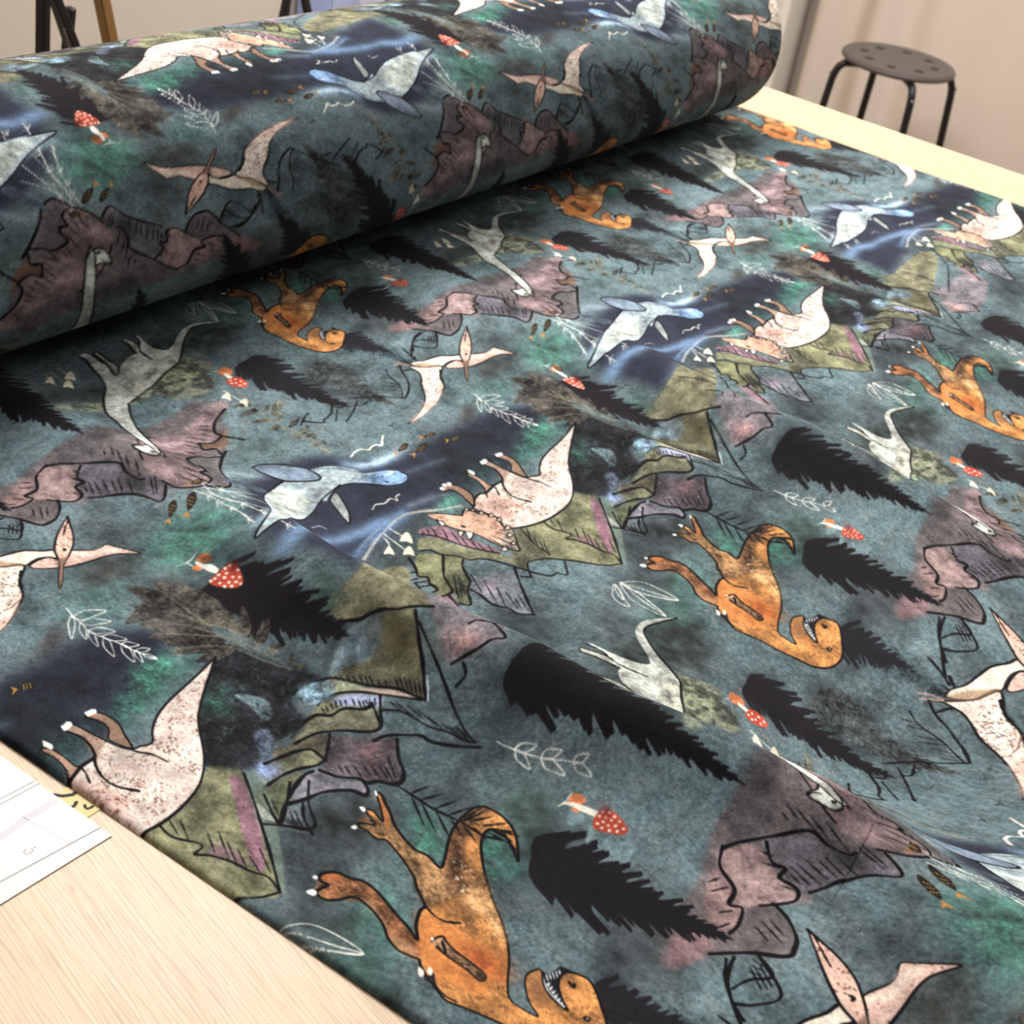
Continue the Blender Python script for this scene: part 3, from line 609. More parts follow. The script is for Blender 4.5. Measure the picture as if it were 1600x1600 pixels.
('S',(933,1085,848,1005,786,1047,757,1090),1.61,(13,11,14),1,0,0,1),
('S',(674,1036,753,1100,825,1132,893,1132),2.07,(13,11,14),1,0,0,1),
('S',(2013,1025,1967,1093),2.3,(13,11,14),1,0,0,1),
('S',(1607,836,1604,937),1.265,(16,14,17),0.95,1,0,0),
('S',(1582,834,1565,936),1.265,(16,14,17),0.95,1,0,0),
('S',(1646,901,1613,970),1.265,(16,14,17),0.95,1,0,0),
('S',(1668,926,1650,1021),1.265,(16,14,17),0.95,1,0,0),
('S',(1724,997,1711,1055),1.265,(16,14,17),0.95,1,0,0),
('S',(1700,996,1693,1052),1.265,(16,14,17),0.95,1,0,0),
('S',(1779,998,1753,1059),1.265,(16,14,17),0.95,1,0,0),
('S',(1824,1008,1769,1045),1.265,(16,14,17),0.95,1,0,0),
('S',(1823,1031,1798,1088),1.265,(16,14,17),0.95,1,0,0),
('S',(1831,1060,1801,1135),1.265,(16,14,17),0.95,1,0,0),
('S',(1854,1096,1827,1149),1.265,(16,14,17),0.95,1,0,0),
('S',(1897,1102,1866,1154),1.265,(16,14,17),0.95,1,0,0),
('S',(1935,1120,1905,1162),1.265,(16,14,17),0.95,1,0,0),
('S',(1961,1146,1926,1191),1.265,(16,14,17),0.95,1,0,0),
('S',(1973,1182,1944,1207),1.265,(16,14,17),0.95,1,0,0),
('S',(1478,962,1427,899),1.265,(16,14,17),0.95,1,0,0),
('S',(1462,967,1415,903),1.265,(16,14,17),0.95,1,0,0),
('S',(1429,987,1485,1064),1.265,(16,14,17),0.95,1,0,0),
('S',(1436,1044,1477,1103),1.265,(16,14,17),0.95,1,0,0),
('S',(1425,1056,1476,1145),1.265,(16,14,17),0.95,1,0,0),
('S',(1354,940,1395,1010),1.265,(16,14,17),0.95,1,0,0),
('S',(1336,973,1369,1028),1.265,(16,14,17),0.95,1,0,0),
('S',(1319,988,1352,1047),1.265,(16,14,17),0.95,1,0,0),
('S',(1298,1004,1330,1068),1.265,(16,14,17),0.95,1,0,0),
('S',(1274,1016,1306,1085),1.265,(16,14,17),0.95,1,0,0),
('S',(1256,1035,1289,1094),1.265,(16,14,17),0.95,1,0,0),
('S',(1246,1056,1265,1087),1.265,(16,14,17),0.95,1,0,0),
('S',(1442,1123,1468,1165),1.265,(16,14,17),0.95,1,0,0),
('S',(1425,1148,1439,1170),1.265,(16,14,17),0.95,1,0,0),
('S',(1217,1066,1213,1095),1.265,(16,14,17),0.95,1,0,0),
('S',(1237,1087,1233,1112),1.265,(16,14,17),0.95,1,0,0),
('S',(1270,1115,1262,1159),1.265,(16,14,17),0.95,1,0,0),
('S',(1296,1143,1292,1176),1.265,(16,14,17),0.95,1,0,0),
('S',(857,1031,908,1074),1.265,(16,14,17),0.95,1,0,0),
('S',(844,1039,899,1086),1.265,(16,14,17),0.95,1,0,0),
('S',(835,1051,888,1094),1.265,(16,14,17),0.95,1,0,0),
('S',(1036,1046,1074,1090),1.265,(16,14,17),0.95,1,0,0),
('S',(1008,1045,1056,1105),1.265,(16,14,17),0.95,1,0,0),
('S',(996,1076,1027,1114),1.265,(16,14,17),0.95,1,0,0),
('S',(1123,1207,1080,1241),1.265,(16,14,17),0.95,1,0,0),
('S',(1140,1236,1107,1256),1.265,(16,14,17),0.95,1,0,0),
('S',(997,1171,964,1191),1.265,(16,14,17),0.95,1,0,0),
('S',(1045,1176,1016,1204),1.265,(16,14,17),0.95,1,0,0),
('B',(861,1618),38.75,24.8,0.1877,(20,18,22),0.62),
('F',(887,1676,943,1620,946,1554,948,1487,951,1421,953,1355,954,1288,955,1222,952,1154,946,1153,919,1215,895,1277,872,1339,850,1402,827,1464,806,1527,784,1590,816,1662),(20,18,22),0.97,1.6,None,1),
('F',(850,1677,926,1690,1000,1636,1001,1633,985,1627,932,1656,855,1649),(20,18,22),0.97,0.25,None,1),
('F',(854,1654,935,1668,1012,1626,1012,1622,995,1616,941,1637,859,1626),(20,18,22),0.97,0.25,None,1),
('F',(858,1635,956,1652,1054,1580,1054,1577,1033,1570,964,1612,863,1607),(20,18,22),0.97,0.25,None,1),
('F',(862,1612,925,1623,991,1555,992,1552,978,1547,932,1585,867,1585),(20,18,22),0.97,0.25,None,1),
('F',(866,1593,944,1607,1021,1549,1021,1545,1005,1539,950,1571,871,1566),(20,18,22),0.97,0.25,None,1),
('F',(869,1577,956,1592,1037,1553,1038,1550,1020,1544,962,1562,874,1549),(20,18,22),0.97,0.25,None,1),
('F',(872,1557,945,1569,1015,1525,1015,1521,1000,1516,951,1538,878,1529),(20,18,22),0.97,0.25,None,1),
('F',(876,1537,951,1550,1021,1514,1022,1510,1006,1504,957,1521,882,1509),(20,18,22),0.97,0.25,None,1),
('F',(880,1518,944,1529,1007,1481,1008,1477,994,1472,950,1497,885,1490),(20,18,22),0.97,0.25,None,1),
('F',(883,1499,934,1507,984,1464,985,1461,975,1456,939,1477,889,1472),(20,18,22),0.97,0.25,None,1),
('F',(887,1482,957,1494,1023,1454,1024,1450,1009,1445,962,1464,892,1454),(20,18,22),0.97,0.25,None,1),
('F',(891,1459,953,1470,1016,1418,1016,1414,1003,1409,960,1437,896,1432),(20,18,22),0.97,0.25,None,1),
('F',(895,1440,937,1446,980,1409,981,1405,972,1401,943,1418,900,1412),(20,18,22),0.97,0.25,None,1),
('F',(898,1423,953,1431,1006,1392,1007,1389,996,1384,958,1402,903,1395),(20,18,22),0.97,0.25,None,1),
('F',(901,1407,943,1414,985,1376,986,1373,977,1368,948,1386,906,1380),(20,18,22),0.97,0.25,None,1),
('F',(905,1387,941,1393,977,1365,978,1361,971,1357,946,1368,910,1360),(20,18,22),0.97,0.25,None,1),
('F',(909,1366,951,1373,991,1350,992,1347,983,1342,956,1349,914,1338),(20,18,22),0.97,0.25,None,1),
('F',(913,1344,948,1350,985,1313,986,1309,979,1305,953,1322,918,1317),(20,18,22),0.97,0.25,None,1),
('F',(915,1331,958,1338,1002,1300,1003,1296,994,1292,964,1310,921,1303),(20,18,22),0.97,0.25,None,1),
('F',(920,1304,958,1310,998,1270,999,1266,991,1262,964,1282,926,1277),(20,18,22),0.97,0.25,None,1),
('F',(923,1292,950,1296,977,1274,978,1271,972,1267,954,1273,928,1264),(20,18,22),0.97,0.25,None,1),
('F',(927,1267,949,1270,971,1252,971,1248,967,1245,953,1249,933,1240),(20,18,22),0.97,0.25,None,1),
('F',(930,1253,949,1255,969,1230,970,1227,966,1223,953,1232,935,1226),(20,18,22),0.97,0.25,None,1),
('F',(935,1227,951,1229,969,1208,970,1204,967,1201,956,1207,940,1200),(20,18,22),0.97,0.25,None,1),
('F',(938,1212,952,1213,968,1197,968,1193,966,1190,956,1193,943,1184),(20,18,22),0.97,0.25,None,1),
('F',(942,1192,951,1192,960,1179,961,1175,960,1172,954,1173,947,1164),(20,18,22),0.97,0.25,None,1),
('F',(850,1673,775,1657,725,1581,725,1577,742,1578,781,1623,856,1645),(20,18,22),0.97,0.25,None,1),
('F',(855,1651,788,1637,742,1582,742,1579,757,1579,793,1609,860,1623),(20,18,22),0.97,0.25,None,1),
('F',(858,1633,792,1619,748,1559,748,1555,763,1555,798,1589,863,1605),(20,18,22),0.97,0.25,None,1),
('F',(862,1613,779,1596,723,1525,723,1521,742,1522,785,1564,867,1585),(20,18,22),0.97,0.25,None,1),
('F',(864,1600,795,1585,748,1520,749,1517,765,1517,801,1554,870,1572),(20,18,22),0.97,0.25,None,1),
('F',(869,1575,780,1557,725,1449,726,1445,746,1446,788,1514,874,1547),(20,18,22),0.97,0.25,None,1),
('F',(873,1555,789,1538,738,1430,739,1427,758,1428,797,1495,878,1527),(20,18,22),0.97,0.25,None,1),
('F',(877,1536,795,1519,738,1455,739,1451,757,1452,801,1489,882,1508),(20,18,22),0.97,0.25,None,1),
('F',(879,1521,821,1508,785,1441,785,1438,798,1438,827,1476,885,1493),(20,18,22),0.97,0.25,None,1),
('F',(883,1500,825,1488,790,1412,791,1409,804,1408,832,1453,888,1473),(20,18,22),0.97,0.25,None,1),
('F',(887,1482,835,1471,800,1421,801,1417,813,1417,840,1443,892,1454),(20,18,22),0.97,0.25,None,1),
('F',(890,1462,831,1449,794,1383,794,1379,808,1379,837,1418,896,1434),(20,18,22),0.97,0.25,None,1),
('F',(894,1443,848,1433,818,1384,819,1380,829,1379,853,1406,899,1415),(20,18,22),0.97,0.25,None,1),
('F',(898,1425,854,1415,827,1364,828,1361,838,1360,860,1387,903,1397),(20,18,22),0.97,0.25,None,1),
('F',(901,1407,849,1395,816,1332,817,1329,829,1328,855,1364,906,1379),(20,18,22),0.97,0.25,None,1),
('F',(905,1388,857,1377,826,1329,827,1326,838,1325,863,1350,910,1360),(20,18,22),0.97,0.25,None,1),
('F',(909,1366,866,1356,839,1300,840,1296,850,1295,871,1327,914,1338),(20,18,22),0.97,0.25,None,1),
('F',(913,1344,872,1334,844,1294,845,1291,854,1290,876,1310,918,1316),(20,18,22),0.97,0.25,None,1),
('F',(916,1327,884,1319,862,1290,863,1287,870,1285,888,1297,921,1299),(20,18,22),0.97,0.25,None,1),
('F',(920,1308,889,1300,871,1255,872,1251,879,1250,894,1274,925,1280),(20,18,22),0.97,0.25,None,1),
('F',(923,1290,891,1283,870,1243,871,1239,879,1238,895,1257,928,1262),(20,18,22),0.97,0.25,None,1),
('F',(926,1273,899,1266,881,1235,882,1231,888,1230,903,1243,932,1245),(20,18,22),0.97,0.25,None,1),
('F',(931,1250,914,1245,903,1226,903,1222,908,1220,917,1226,936,1222),(20,18,22),0.97,0.25,None,1),
('F',(935,1228,922,1224,913,1205,914,1202,918,1200,925,1204,940,1200),(20,18,22),0.97,0.25,None,1),
('F',(938,1214,926,1211,920,1188,921,1185,924,1183,930,1190,943,1187),(20,18,22),0.97,0.25,None,1),
('F',(942,1189,933,1186,928,1168,929,1165,931,1162,937,1166,948,1161),(20,18,22),0.97,0.25,None,1),
('F',(1039,1641,1086,1650,1095,1614,1066,1609,1038,1621),(112,138,142),0.9,0.8,None,1),
('F',(1003,1571,1059,1584,1085,1573,1061,1569,1020,1564),(112,138,142),0.9,0.8,None,1),
('F',(553,1402,587,1372,598,1293,631,1215,624,1126,635,1016,611,1049,551,1142,514,1234,479,1341),(58,72,78),0.75,6,None,1),
('F',(569,1326,597,1288,601,1245,606,1203,610,1160,614,1117,617,1075,621,1032,623,989,616,988,602,1028,589,1069,576,1110,563,1151,551,1192,539,1233,527,1274,538,1320),(54,67,72),0.7,1.2,'rough',1),
('F',(554,1324,592,1330,629,1308,630,1305,622,1301,596,1309,558,1300),(54,67,72),0.7,0.25,'rough',1),
('F',(556,1309,591,1314,625,1291,626,1288,619,1284,596,1293,561,1285),(54,67,72),0.7,0.25,'rough',1),
('F',(559,1295,593,1300,626,1279,627,1276,620,1272,597,1280,564,1272),(54,67,72),0.7,0.25,'rough',1),
('F',(563,1277,602,1283,643,1250,643,1247,635,1243,607,1259,567,1253),(54,67,72),0.7,0.25,'rough',1),
('F',(565,1265,601,1270,635,1252,635,1249,628,1245,605,1251,570,1241),(54,67,72),0.7,0.25,'rough',1),
('F',(569,1245,605,1251,642,1217,643,1215,635,1211,610,1227,574,1222),(54,67,72),0.7,0.25,'rough',1),
('F',(573,1226,605,1231,637,1209,638,1206,631,1202,609,1211,577,1203),(54,67,72),0.7,0.25,'rough',1),
('F',(575,1215,603,1219,631,1192,632,1189,626,1185,607,1197,580,1192),(54,67,72),0.7,0.25,'rough',1),
('F',(578,1198,603,1202,629,1175,629,1172,625,1169,607,1180,583,1175),(54,67,72),0.7,0.25,'rough',1),
('F',(582,1181,608,1185,634,1161,635,1158,630,1155,612,1164,586,1158),(54,67,72),0.7,0.25,'rough',1),
('F',(585,1161,604,1164,622,1149,622,1146,619,1143,607,1146,590,1138),(54,67,72),0.7,0.25,'rough',1),
('F',(588,1146,611,1149,634,1134,634,1131,630,1127,615,1131,593,1123),(54,67,72),0.7,0.25,'rough',1),
('F',(591,1134,608,1136,627,1117,627,1115,624,1111,612,1117,595,1111),(54,67,72),0.7,0.25,'rough',1),
('F',(595,1113,611,1115,626,1100,627,1098,624,1095,614,1097,600,1089),(54,67,72),0.7,0.25,'rough',1),
('F',(598,1098,614,1100,631,1079,631,1076,628,1073,617,1081,602,1075),(54,67,72),0.7,0.25,'rough',1),
('F',(601,1080,618,1082,636,1062,637,1059,634,1056,622,1063,606,1056),(54,67,72),0.7,0.25,'rough',1),
('F',(604,1067,614,1068,626,1052,627,1049,625,1046,618,1050,609,1043),(54,67,72),0.7,0.25,'rough',1),
('F',(607,1051,618,1052,630,1037,630,1034,628,1031,621,1035,612,1028),(54,67,72),0.7,0.25,'rough',1),
('F',(611,1031,620,1032,630,1017,630,1014,629,1011,623,1014,616,1008),(54,67,72),0.7,0.25,'rough',1),
('F',(614,1015,619,1015,625,1005,626,1002,625,999,622,999,619,992),(54,67,72),0.7,0.25,'rough',1),
('F',(554,1324,511,1314,486,1254,487,1251,497,1250,517,1286,558,1300),(54,67,72),0.7,0.25,'rough',1),
('F',(556,1312,518,1303,497,1250,497,1247,506,1247,524,1277,560,1289),(54,67,72),0.7,0.25,'rough',1),
('F',(559,1294,522,1285,500,1230,500,1227,509,1226,527,1258,564,1270),(54,67,72),0.7,0.25,'rough',1),
('F',(562,1280,535,1273,519,1234,520,1231,526,1229,539,1250,567,1256),(54,67,72),0.7,0.25,'rough',1),
('F',(566,1261,538,1254,522,1214,522,1211,529,1210,542,1231,570,1237),(54,67,72),0.7,0.25,'rough',1),
('F',(569,1247,543,1240,526,1212,527,1209,533,1208,547,1221,573,1223),(54,67,72),0.7,0.25,'rough',1),
('F',(572,1232,543,1225,527,1186,527,1183,534,1182,548,1202,576,1208),(54,67,72),0.7,0.25,'rough',1),
('F',(575,1213,542,1205,519,1176,520,1173,528,1172,546,1186,580,1190),(54,67,72),0.7,0.25,'rough',1),
('F',(578,1199,556,1193,543,1164,543,1161,549,1159,560,1173,583,1175),(54,67,72),0.7,0.25,'rough',1),
('F',(581,1182,555,1176,539,1143,539,1140,546,1139,559,1155,586,1159),(54,67,72),0.7,0.25,'rough',1),
('F',(585,1163,559,1157,544,1120,544,1117,551,1116,563,1135,590,1140),(54,67,72),0.7,0.25,'rough',1),
('F',(589,1145,571,1140,560,1118,561,1115,565,1113,575,1122,593,1122),(54,67,72),0.7,0.25,'rough',1),
('F',(592,1129,574,1124,562,1102,563,1099,567,1097,577,1106,596,1105),(54,67,72),0.7,0.25,'rough',1),
('F',(594,1115,579,1111,571,1086,572,1083,576,1081,583,1092,599,1092),(54,67,72),0.7,0.25,'rough',1),
('F',(598,1098,585,1094,578,1071,579,1068,582,1066,589,1076,602,1075),(54,67,72),0.7,0.25,'rough',1),
('F',(601,1083,588,1079,582,1059,582,1056,585,1054,592,1061,605,1059),(54,67,72),0.7,0.25,'rough',1),
('F',(605,1064,594,1060,587,1046,587,1043,590,1041,597,1044,609,1040),(54,67,72),0.7,0.25,'rough',1),
('F',(607,1052,598,1050,594,1034,595,1031,597,1029,602,1033,611,1029),(54,67,72),0.7,0.25,'rough',1),
('F',(610,1035,600,1032,595,1017,595,1014,598,1012,604,1016,615,1012),(54,67,72),0.7,0.25,'rough',1),
('F',(613,1021,607,1019,603,1006,604,1004,606,1001,610,1003,618,998),(54,67,72),0.7,0.25,'rough',1),
('F',(536,1395,571,1374,578,1342,585,1309,592,1277,599,1245,605,1212,611,1179,616,1146,609,1143,590,1171,572,1199,554,1227,537,1255,520,1283,503,1312,486,1340,498,1380),(28,27,32),0.95,1.2,None,1),
('F',(515,1391,557,1407,602,1390,603,1388,595,1383,564,1388,522,1372),(28,27,32),0.95,0.25,None,1),
('F',(521,1377,574,1397,635,1371,636,1369,625,1362,583,1374,528,1358),(28,27,32),0.95,0.25,None,1),
('F',(526,1363,566,1378,616,1344,617,1341,609,1336,575,1354,533,1345),(28,27,32),0.95,0.25,None,1),
('F',(531,1351,563,1363,604,1337,605,1335,599,1330,572,1342,538,1332),(28,27,32),0.95,0.25,None,1),
('F',(535,1340,567,1351,600,1340,601,1338,595,1333,573,1335,543,1321),(28,27,32),0.95,0.25,None,1),
('F',(542,1323,582,1338,627,1317,628,1315,620,1310,589,1318,549,1304),(28,27,32),0.95,0.25,None,1),
('F',(547,1312,584,1325,624,1312,625,1310,618,1305,591,1308,554,1293),(28,27,32),0.95,0.25,None,1),
('F',(552,1298,587,1310,632,1279,633,1277,626,1272,596,1288,559,1279),(28,27,32),0.95,0.25,None,1),
('F',(556,1288,587,1299,624,1279,625,1277,619,1272,595,1280,563,1269),(28,27,32),0.95,0.25,None,1),
('F',(563,1271,588,1280,620,1260,621,1257,617,1253,596,1261,570,1252),(28,27,32),0.95,0.25,None,1),
('F',(568,1257,591,1266,620,1249,621,1247,616,1243,598,1248,575,1239),(28,27,32),0.95,0.25,None,1),
('F',(573,1244,591,1250,616,1231,617,1229,614,1225,598,1233,581,1225),(28,27,32),0.95,0.25,None,1),
('F',(577,1234,598,1241,622,1229,622,1227,619,1223,604,1226,584,1215),(28,27,32),0.95,0.25,None,1),
('F',(583,1219,601,1225,625,1208,626,1205,623,1202,608,1208,591,1200),(28,27,32),0.95,0.25,None,1),
('F',(587,1209,606,1216,630,1197,631,1195,628,1192,613,1198,594,1190),(28,27,32),0.95,0.25,None,1),
('F',(593,1193,605,1197,619,1187,620,1185,618,1182,610,1183,601,1174),(28,27,32),0.95,0.25,None,1),
('F',(598,1181,606,1184,619,1171,620,1169,619,1166,612,1169,605,1162),(28,27,32),0.95,0.25,None,1),
('F',(603,1168,612,1171,623,1163,624,1160,623,1158,617,1158,610,1150),(28,27,32),0.95,0.25,None,1),
('F',(516,1390,463,1368,441,1299,442,1297,454,1299,473,1342,523,1371),(28,27,32),0.95,0.25,None,1),
('F',(520,1378,486,1363,469,1319,470,1317,479,1318,493,1343,528,1359),(28,27,32),0.95,0.25,None,1),
('F',(526,1365,475,1344,457,1266,458,1264,470,1266,486,1315,533,1346),(28,27,32),0.95,0.25,None,1),
('F',(532,1349,484,1329,457,1279,458,1277,469,1279,492,1309,539,1330),(28,27,32),0.95,0.25,None,1),
('F',(535,1340,500,1326,480,1292,481,1290,490,1291,507,1309,543,1322),(28,27,32),0.95,0.25,None,1),
('F',(540,1327,503,1311,483,1271,484,1268,493,1270,510,1293,548,1308),(28,27,32),0.95,0.25,None,1),
('F',(547,1311,515,1298,499,1261,500,1258,508,1259,522,1280,554,1292),(28,27,32),0.95,0.25,None,1),
('F',(553,1296,526,1285,517,1242,518,1240,525,1240,534,1265,560,1277),(28,27,32),0.95,0.25,None,1),
('F',(557,1286,525,1272,509,1238,510,1236,517,1237,532,1255,564,1267),(28,27,32),0.95,0.25,None,1),
('F',(562,1271,531,1258,515,1223,516,1221,523,1221,538,1240,570,1252),(28,27,32),0.95,0.25,None,1),
('F',(567,1260,541,1248,529,1213,530,1211,537,1211,548,1230,574,1241),(28,27,32),0.95,0.25,None,1),
('F',(573,1245,549,1235,538,1205,539,1203,545,1203,556,1218,580,1226),(28,27,32),0.95,0.25,None,1),
('F',(578,1232,556,1223,546,1192,547,1190,553,1190,562,1206,585,1214),(28,27,32),0.95,0.25,None,1),
('F',(583,1220,564,1211,557,1185,558,1183,563,1182,571,1195,590,1201),(28,27,32),0.95,0.25,None,1),
('F',(587,1209,572,1202,568,1177,569,1175,573,1174,578,1186,594,1190),(28,27,32),0.95,0.25,None,1),
('F',(593,1193,584,1188,581,1171,582,1168,585,1167,589,1174,601,1174),(28,27,32),0.95,0.25,None,1),
('F',(598,1181,589,1176,585,1161,586,1158,589,1157,594,1162,606,1162),(28,27,32),0.95,0.25,None,1),
('F',(604,1167,596,1163,595,1149,596,1146,598,1145,602,1150,611,1148),(28,27,32),0.95,0.25,None,1),
('B',(1419,1952),36.25,23.2,0.04899,(22,19,22),0.62),
('F',(1449,2027,1496,1937,1491,1845,1487,1752,1482,1660,1477,1568,1471,1475,1464,1383,1455,1290,1448,1290,1430,1381,1414,1472,1399,1564,1385,1655,1371,1747,1358,1838,1344,1929,1382,2023),(22,19,22),0.97,1.6,None,1),
('F',(1415,2026,1502,2029,1575,1980,1575,1975,1556,1970,1503,1993,1417,1988),(22,19,22),0.97,0.25,None,1),
('F',(1416,2007,1505,2009,1581,1956,1581,1951,1562,1946,1507,1972,1418,1969),(22,19,22),0.97,0.25,None,1),
('F',(1418,1973,1503,1975,1577,1886,1578,1882,1559,1877,1506,1928,1420,1935),(22,19,22),0.97,0.25,None,1),
('F',(1419,1955,1479,1956,1532,1886,1532,1881,1519,1876,1481,1914,1421,1917),(22,19,22),0.97,0.25,None,1),
('F',(1420,1925,1492,1927,1554,1861,1555,1856,1539,1852,1494,1886,1422,1887),(22,19,22),0.97,0.25,None,1),
('F',(1422,1896,1489,1897,1547,1824,1547,1820,1533,1815,1491,1855,1424,1858),(22,19,22),0.97,0.25,None,1),
('F',(1423,1876,1506,1878,1579,1794,1579,1790,1561,1785,1509,1832,1425,1838),(22,19,22),0.97,0.25,None,1),
('F',(1424,1848,1490,1849,1547,1773,1547,1768,1533,1764,1492,1806,1426,1810),(22,19,22),0.97,0.25,None,1),
('F',(1425,1822,1495,1823,1555,1742,1555,1737,1541,1733,1497,1778,1427,1783),(22,19,22),0.97,0.25,None,1),
('F',(1427,1788,1481,1789,1528,1727,1528,1723,1517,1718,1483,1750,1429,1750),(22,19,22),0.97,0.25,None,1),
('F',(1428,1766,1494,1767,1550,1725,1550,1720,1536,1715,1496,1733,1430,1728),(22,19,22),0.97,0.25,None,1),
('F',(1429,1741,1484,1742,1531,1679,1531,1674,1520,1670,1486,1703,1431,1703),(22,19,22),0.97,0.25,None,1),
('F',(1431,1715,1473,1715,1509,1679,1509,1675,1500,1670,1474,1684,1433,1676),(22,19,22),0.97,0.25,None,1),
('F',(1432,1684,1490,1685,1540,1628,1541,1623,1528,1618,1492,1647,1434,1646),(22,19,22),0.97,0.25,None,1),
('F',(1433,1666,1486,1666,1533,1603,1533,1598,1522,1593,1488,1627,1435,1628),(22,19,22),0.97,0.25,None,1),
('F',(1435,1637,1479,1637,1517,1599,1517,1594,1508,1589,1480,1605,1436,1599),(22,19,22),0.97,0.25,None,1),
('F',(1436,1613,1482,1614,1522,1577,1522,1573,1512,1568,1484,1582,1438,1575),(22,19,22),0.97,0.25,None,1),
('F',(1437,1586,1483,1587,1523,1552,1523,1548,1513,1543,1485,1556,1439,1548),(22,19,22),0.97,0.25,None,1),
('F',(1439,1553,1479,1553,1514,1518,1514,1513,1505,1509,1481,1522,1441,1515),(22,19,22),0.97,0.25,None,1),
('F',(1440,1531,1469,1530,1494,1493,1494,1488,1488,1484,1470,1498,1442,1493),(22,19,22),0.97,0.25,None,1),
('F',(1441,1498,1474,1498,1502,1462,1502,1457,1495,1453,1475,1466,1443,1460),(22,19,22),0.97,0.25,None,1),
('F',(1442,1476,1468,1475,1491,1441,1491,1436,1485,1432,1469,1445,1444,1438),(22,19,22),0.97,0.25,None,1),
('F',(1444,1453,1465,1452,1484,1421,1484,1416,1479,1412,1466,1422,1445,1414),(22,19,22),0.97,0.25,None,1),
('F',(1445,1426,1470,1426,1492,1391,1492,1387,1487,1383,1471,1395,1447,1388),(22,19,22),0.97,0.25,None,1),
('F',(1446,1401,1460,1399,1472,1376,1472,1371,1470,1367,1461,1372,1448,1363),(22,19,22),0.97,0.25,None,1),
('F',(1447,1375,1461,1374,1474,1350,1474,1345,1471,1341,1463,1346,1449,1337),(22,19,22),0.97,0.25,None,1),
('F',(1449,1341,1458,1340,1466,1321,1466,1316,1464,1312,1459,1314,1451,1303),(22,19,22),0.97,0.25,None,1),
('F',(1415,2028,1345,2022,1291,1960,1291,1955,1307,1952,1347,1984,1417,1989),(22,19,22),0.97,0.25,None,1),
('F',(1417,2001,1341,1996,1283,1901,1283,1896,1300,1893,1343,1948,1419,1963),(22,19,22),0.97,0.25,None,1),
('F',(1418,1982,1353,1977,1303,1918,1303,1913,1317,1910,1355,1940,1419,1944),(22,19,22),0.97,0.25,None,1),
('F',(1419,1952,1347,1947,1291,1889,1292,1884,1307,1881,1349,1910,1421,1914),(22,19,22),0.97,0.25,None,1),
('F',(1420,1926,1334,1920,1268,1813,1269,1808,1288,1805,1337,1869,1422,1888),(22,19,22),0.97,0.25,None,1),
('F',(1422,1898,1358,1893,1310,1825,1310,1821,1324,1817,1360,1853,1424,1859),(22,19,22),0.97,0.25,None,1),
('F',(1423,1876,1367,1871,1325,1803,1325,1799,1338,1795,1369,1832,1425,1838),(22,19,22),0.97,0.25,None,1),
('F',(1424,1849,1368,1844,1325,1774,1325,1769,1338,1766,1370,1804,1426,1810),(22,19,22),0.97,0.25,None,1),
('F',(1425,1824,1369,1819,1325,1773,1325,1769,1338,1765,1371,1786,1427,1786),(22,19,22),0.97,0.25,None,1),
('F',(1427,1789,1362,1784,1311,1732,1312,1727,1326,1724,1364,1749,1429,1751),(22,19,22),0.97,0.25,None,1),
('F',(1428,1771,1359,1766,1305,1714,1305,1709,1321,1706,1361,1731,1430,1733),(22,19,22),0.97,0.25,None,1),
('F',(1430,1738,1370,1733,1324,1669,1324,1664,1338,1661,1372,1695,1431,1700),(22,19,22),0.97,0.25,None,1),
('F',(1431,1714,1380,1710,1341,1663,1341,1659,1352,1655,1382,1676,1433,1676),(22,19,22),0.97,0.25,None,1),
('F',(1432,1686,1390,1682,1358,1636,1358,1631,1368,1628,1392,1649,1434,1648),(22,19,22),0.97,0.25,None,1),
('F',(1433,1664,1389,1660,1355,1600,1355,1595,1365,1592,1391,1622,1435,1626),(22,19,22),0.97,0.25,None,1),
('F',(1435,1634,1388,1630,1352,1575,1352,1570,1363,1567,1390,1594,1437,1596),(22,19,22),0.97,0.25,None,1),
('F',(1436,1614,1389,1610,1353,1547,1353,1543,1364,1539,1390,1571,1438,1576),(22,19,22),0.97,0.25,None,1),
('F',(1437,1579,1399,1576,1370,1523,1370,1519,1379,1515,1401,1540,1439,1541),(22,19,22),0.97,0.25,None,1),
('F',(1439,1551,1407,1548,1383,1516,1383,1511,1390,1508,1409,1518,1441,1513),(22,19,22),0.97,0.25,None,1),
('F',(1440,1531,1414,1528,1394,1499,1394,1494,1400,1490,1415,1499,1442,1493),(22,19,22),0.97,0.25,None,1),
('F',(1441,1507,1417,1504,1399,1474,1400,1469,1405,1466,1419,1475,1443,1469),(22,19,22),0.97,0.25,None,1),
('F',(1442,1482,1415,1478,1395,1438,1395,1433,1401,1430,1417,1447,1444,1444),(22,19,22),0.97,0.25,None,1),
('F',(1444,1448,1425,1445,1412,1415,1412,1410,1416,1406,1427,1416,1446,1410),(22,19,22),0.97,0.25,None,1),
('F',(1445,1427,1422,1424,1404,1390,1404,1386,1410,1382,1423,1394,1447,1389),(22,19,22),0.97,0.25,None,1),
('F',(1446,1397,1430,1394,1418,1363,1418,1359,1422,1355,1432,1365,1448,1359),(22,19,22),0.97,0.25,None,1),
('F',(1447,1374,1431,1371,1419,1349,1420,1344,1423,1340,1433,1345,1449,1336),(22,19,22),0.97,0.25,None,1),
('F',(1449,1349,1440,1346,1433,1329,1434,1325,1436,1321,1441,1321,1451,1311),(22,19,22),0.97,0.25,None,1),
('B',(204,1246),31.25,20,0.1348,(60,66,66),0.62),
('F',(226,1298,271,1242,271,1181,272,1119,272,1057,272,995,271,933,270,871,267,808,260,807,240,867,222,926,205,986,188,1045,172,1105,156,1165,140,1225,168,1290),(60,66,66),0.95,1.6,'rough',1),
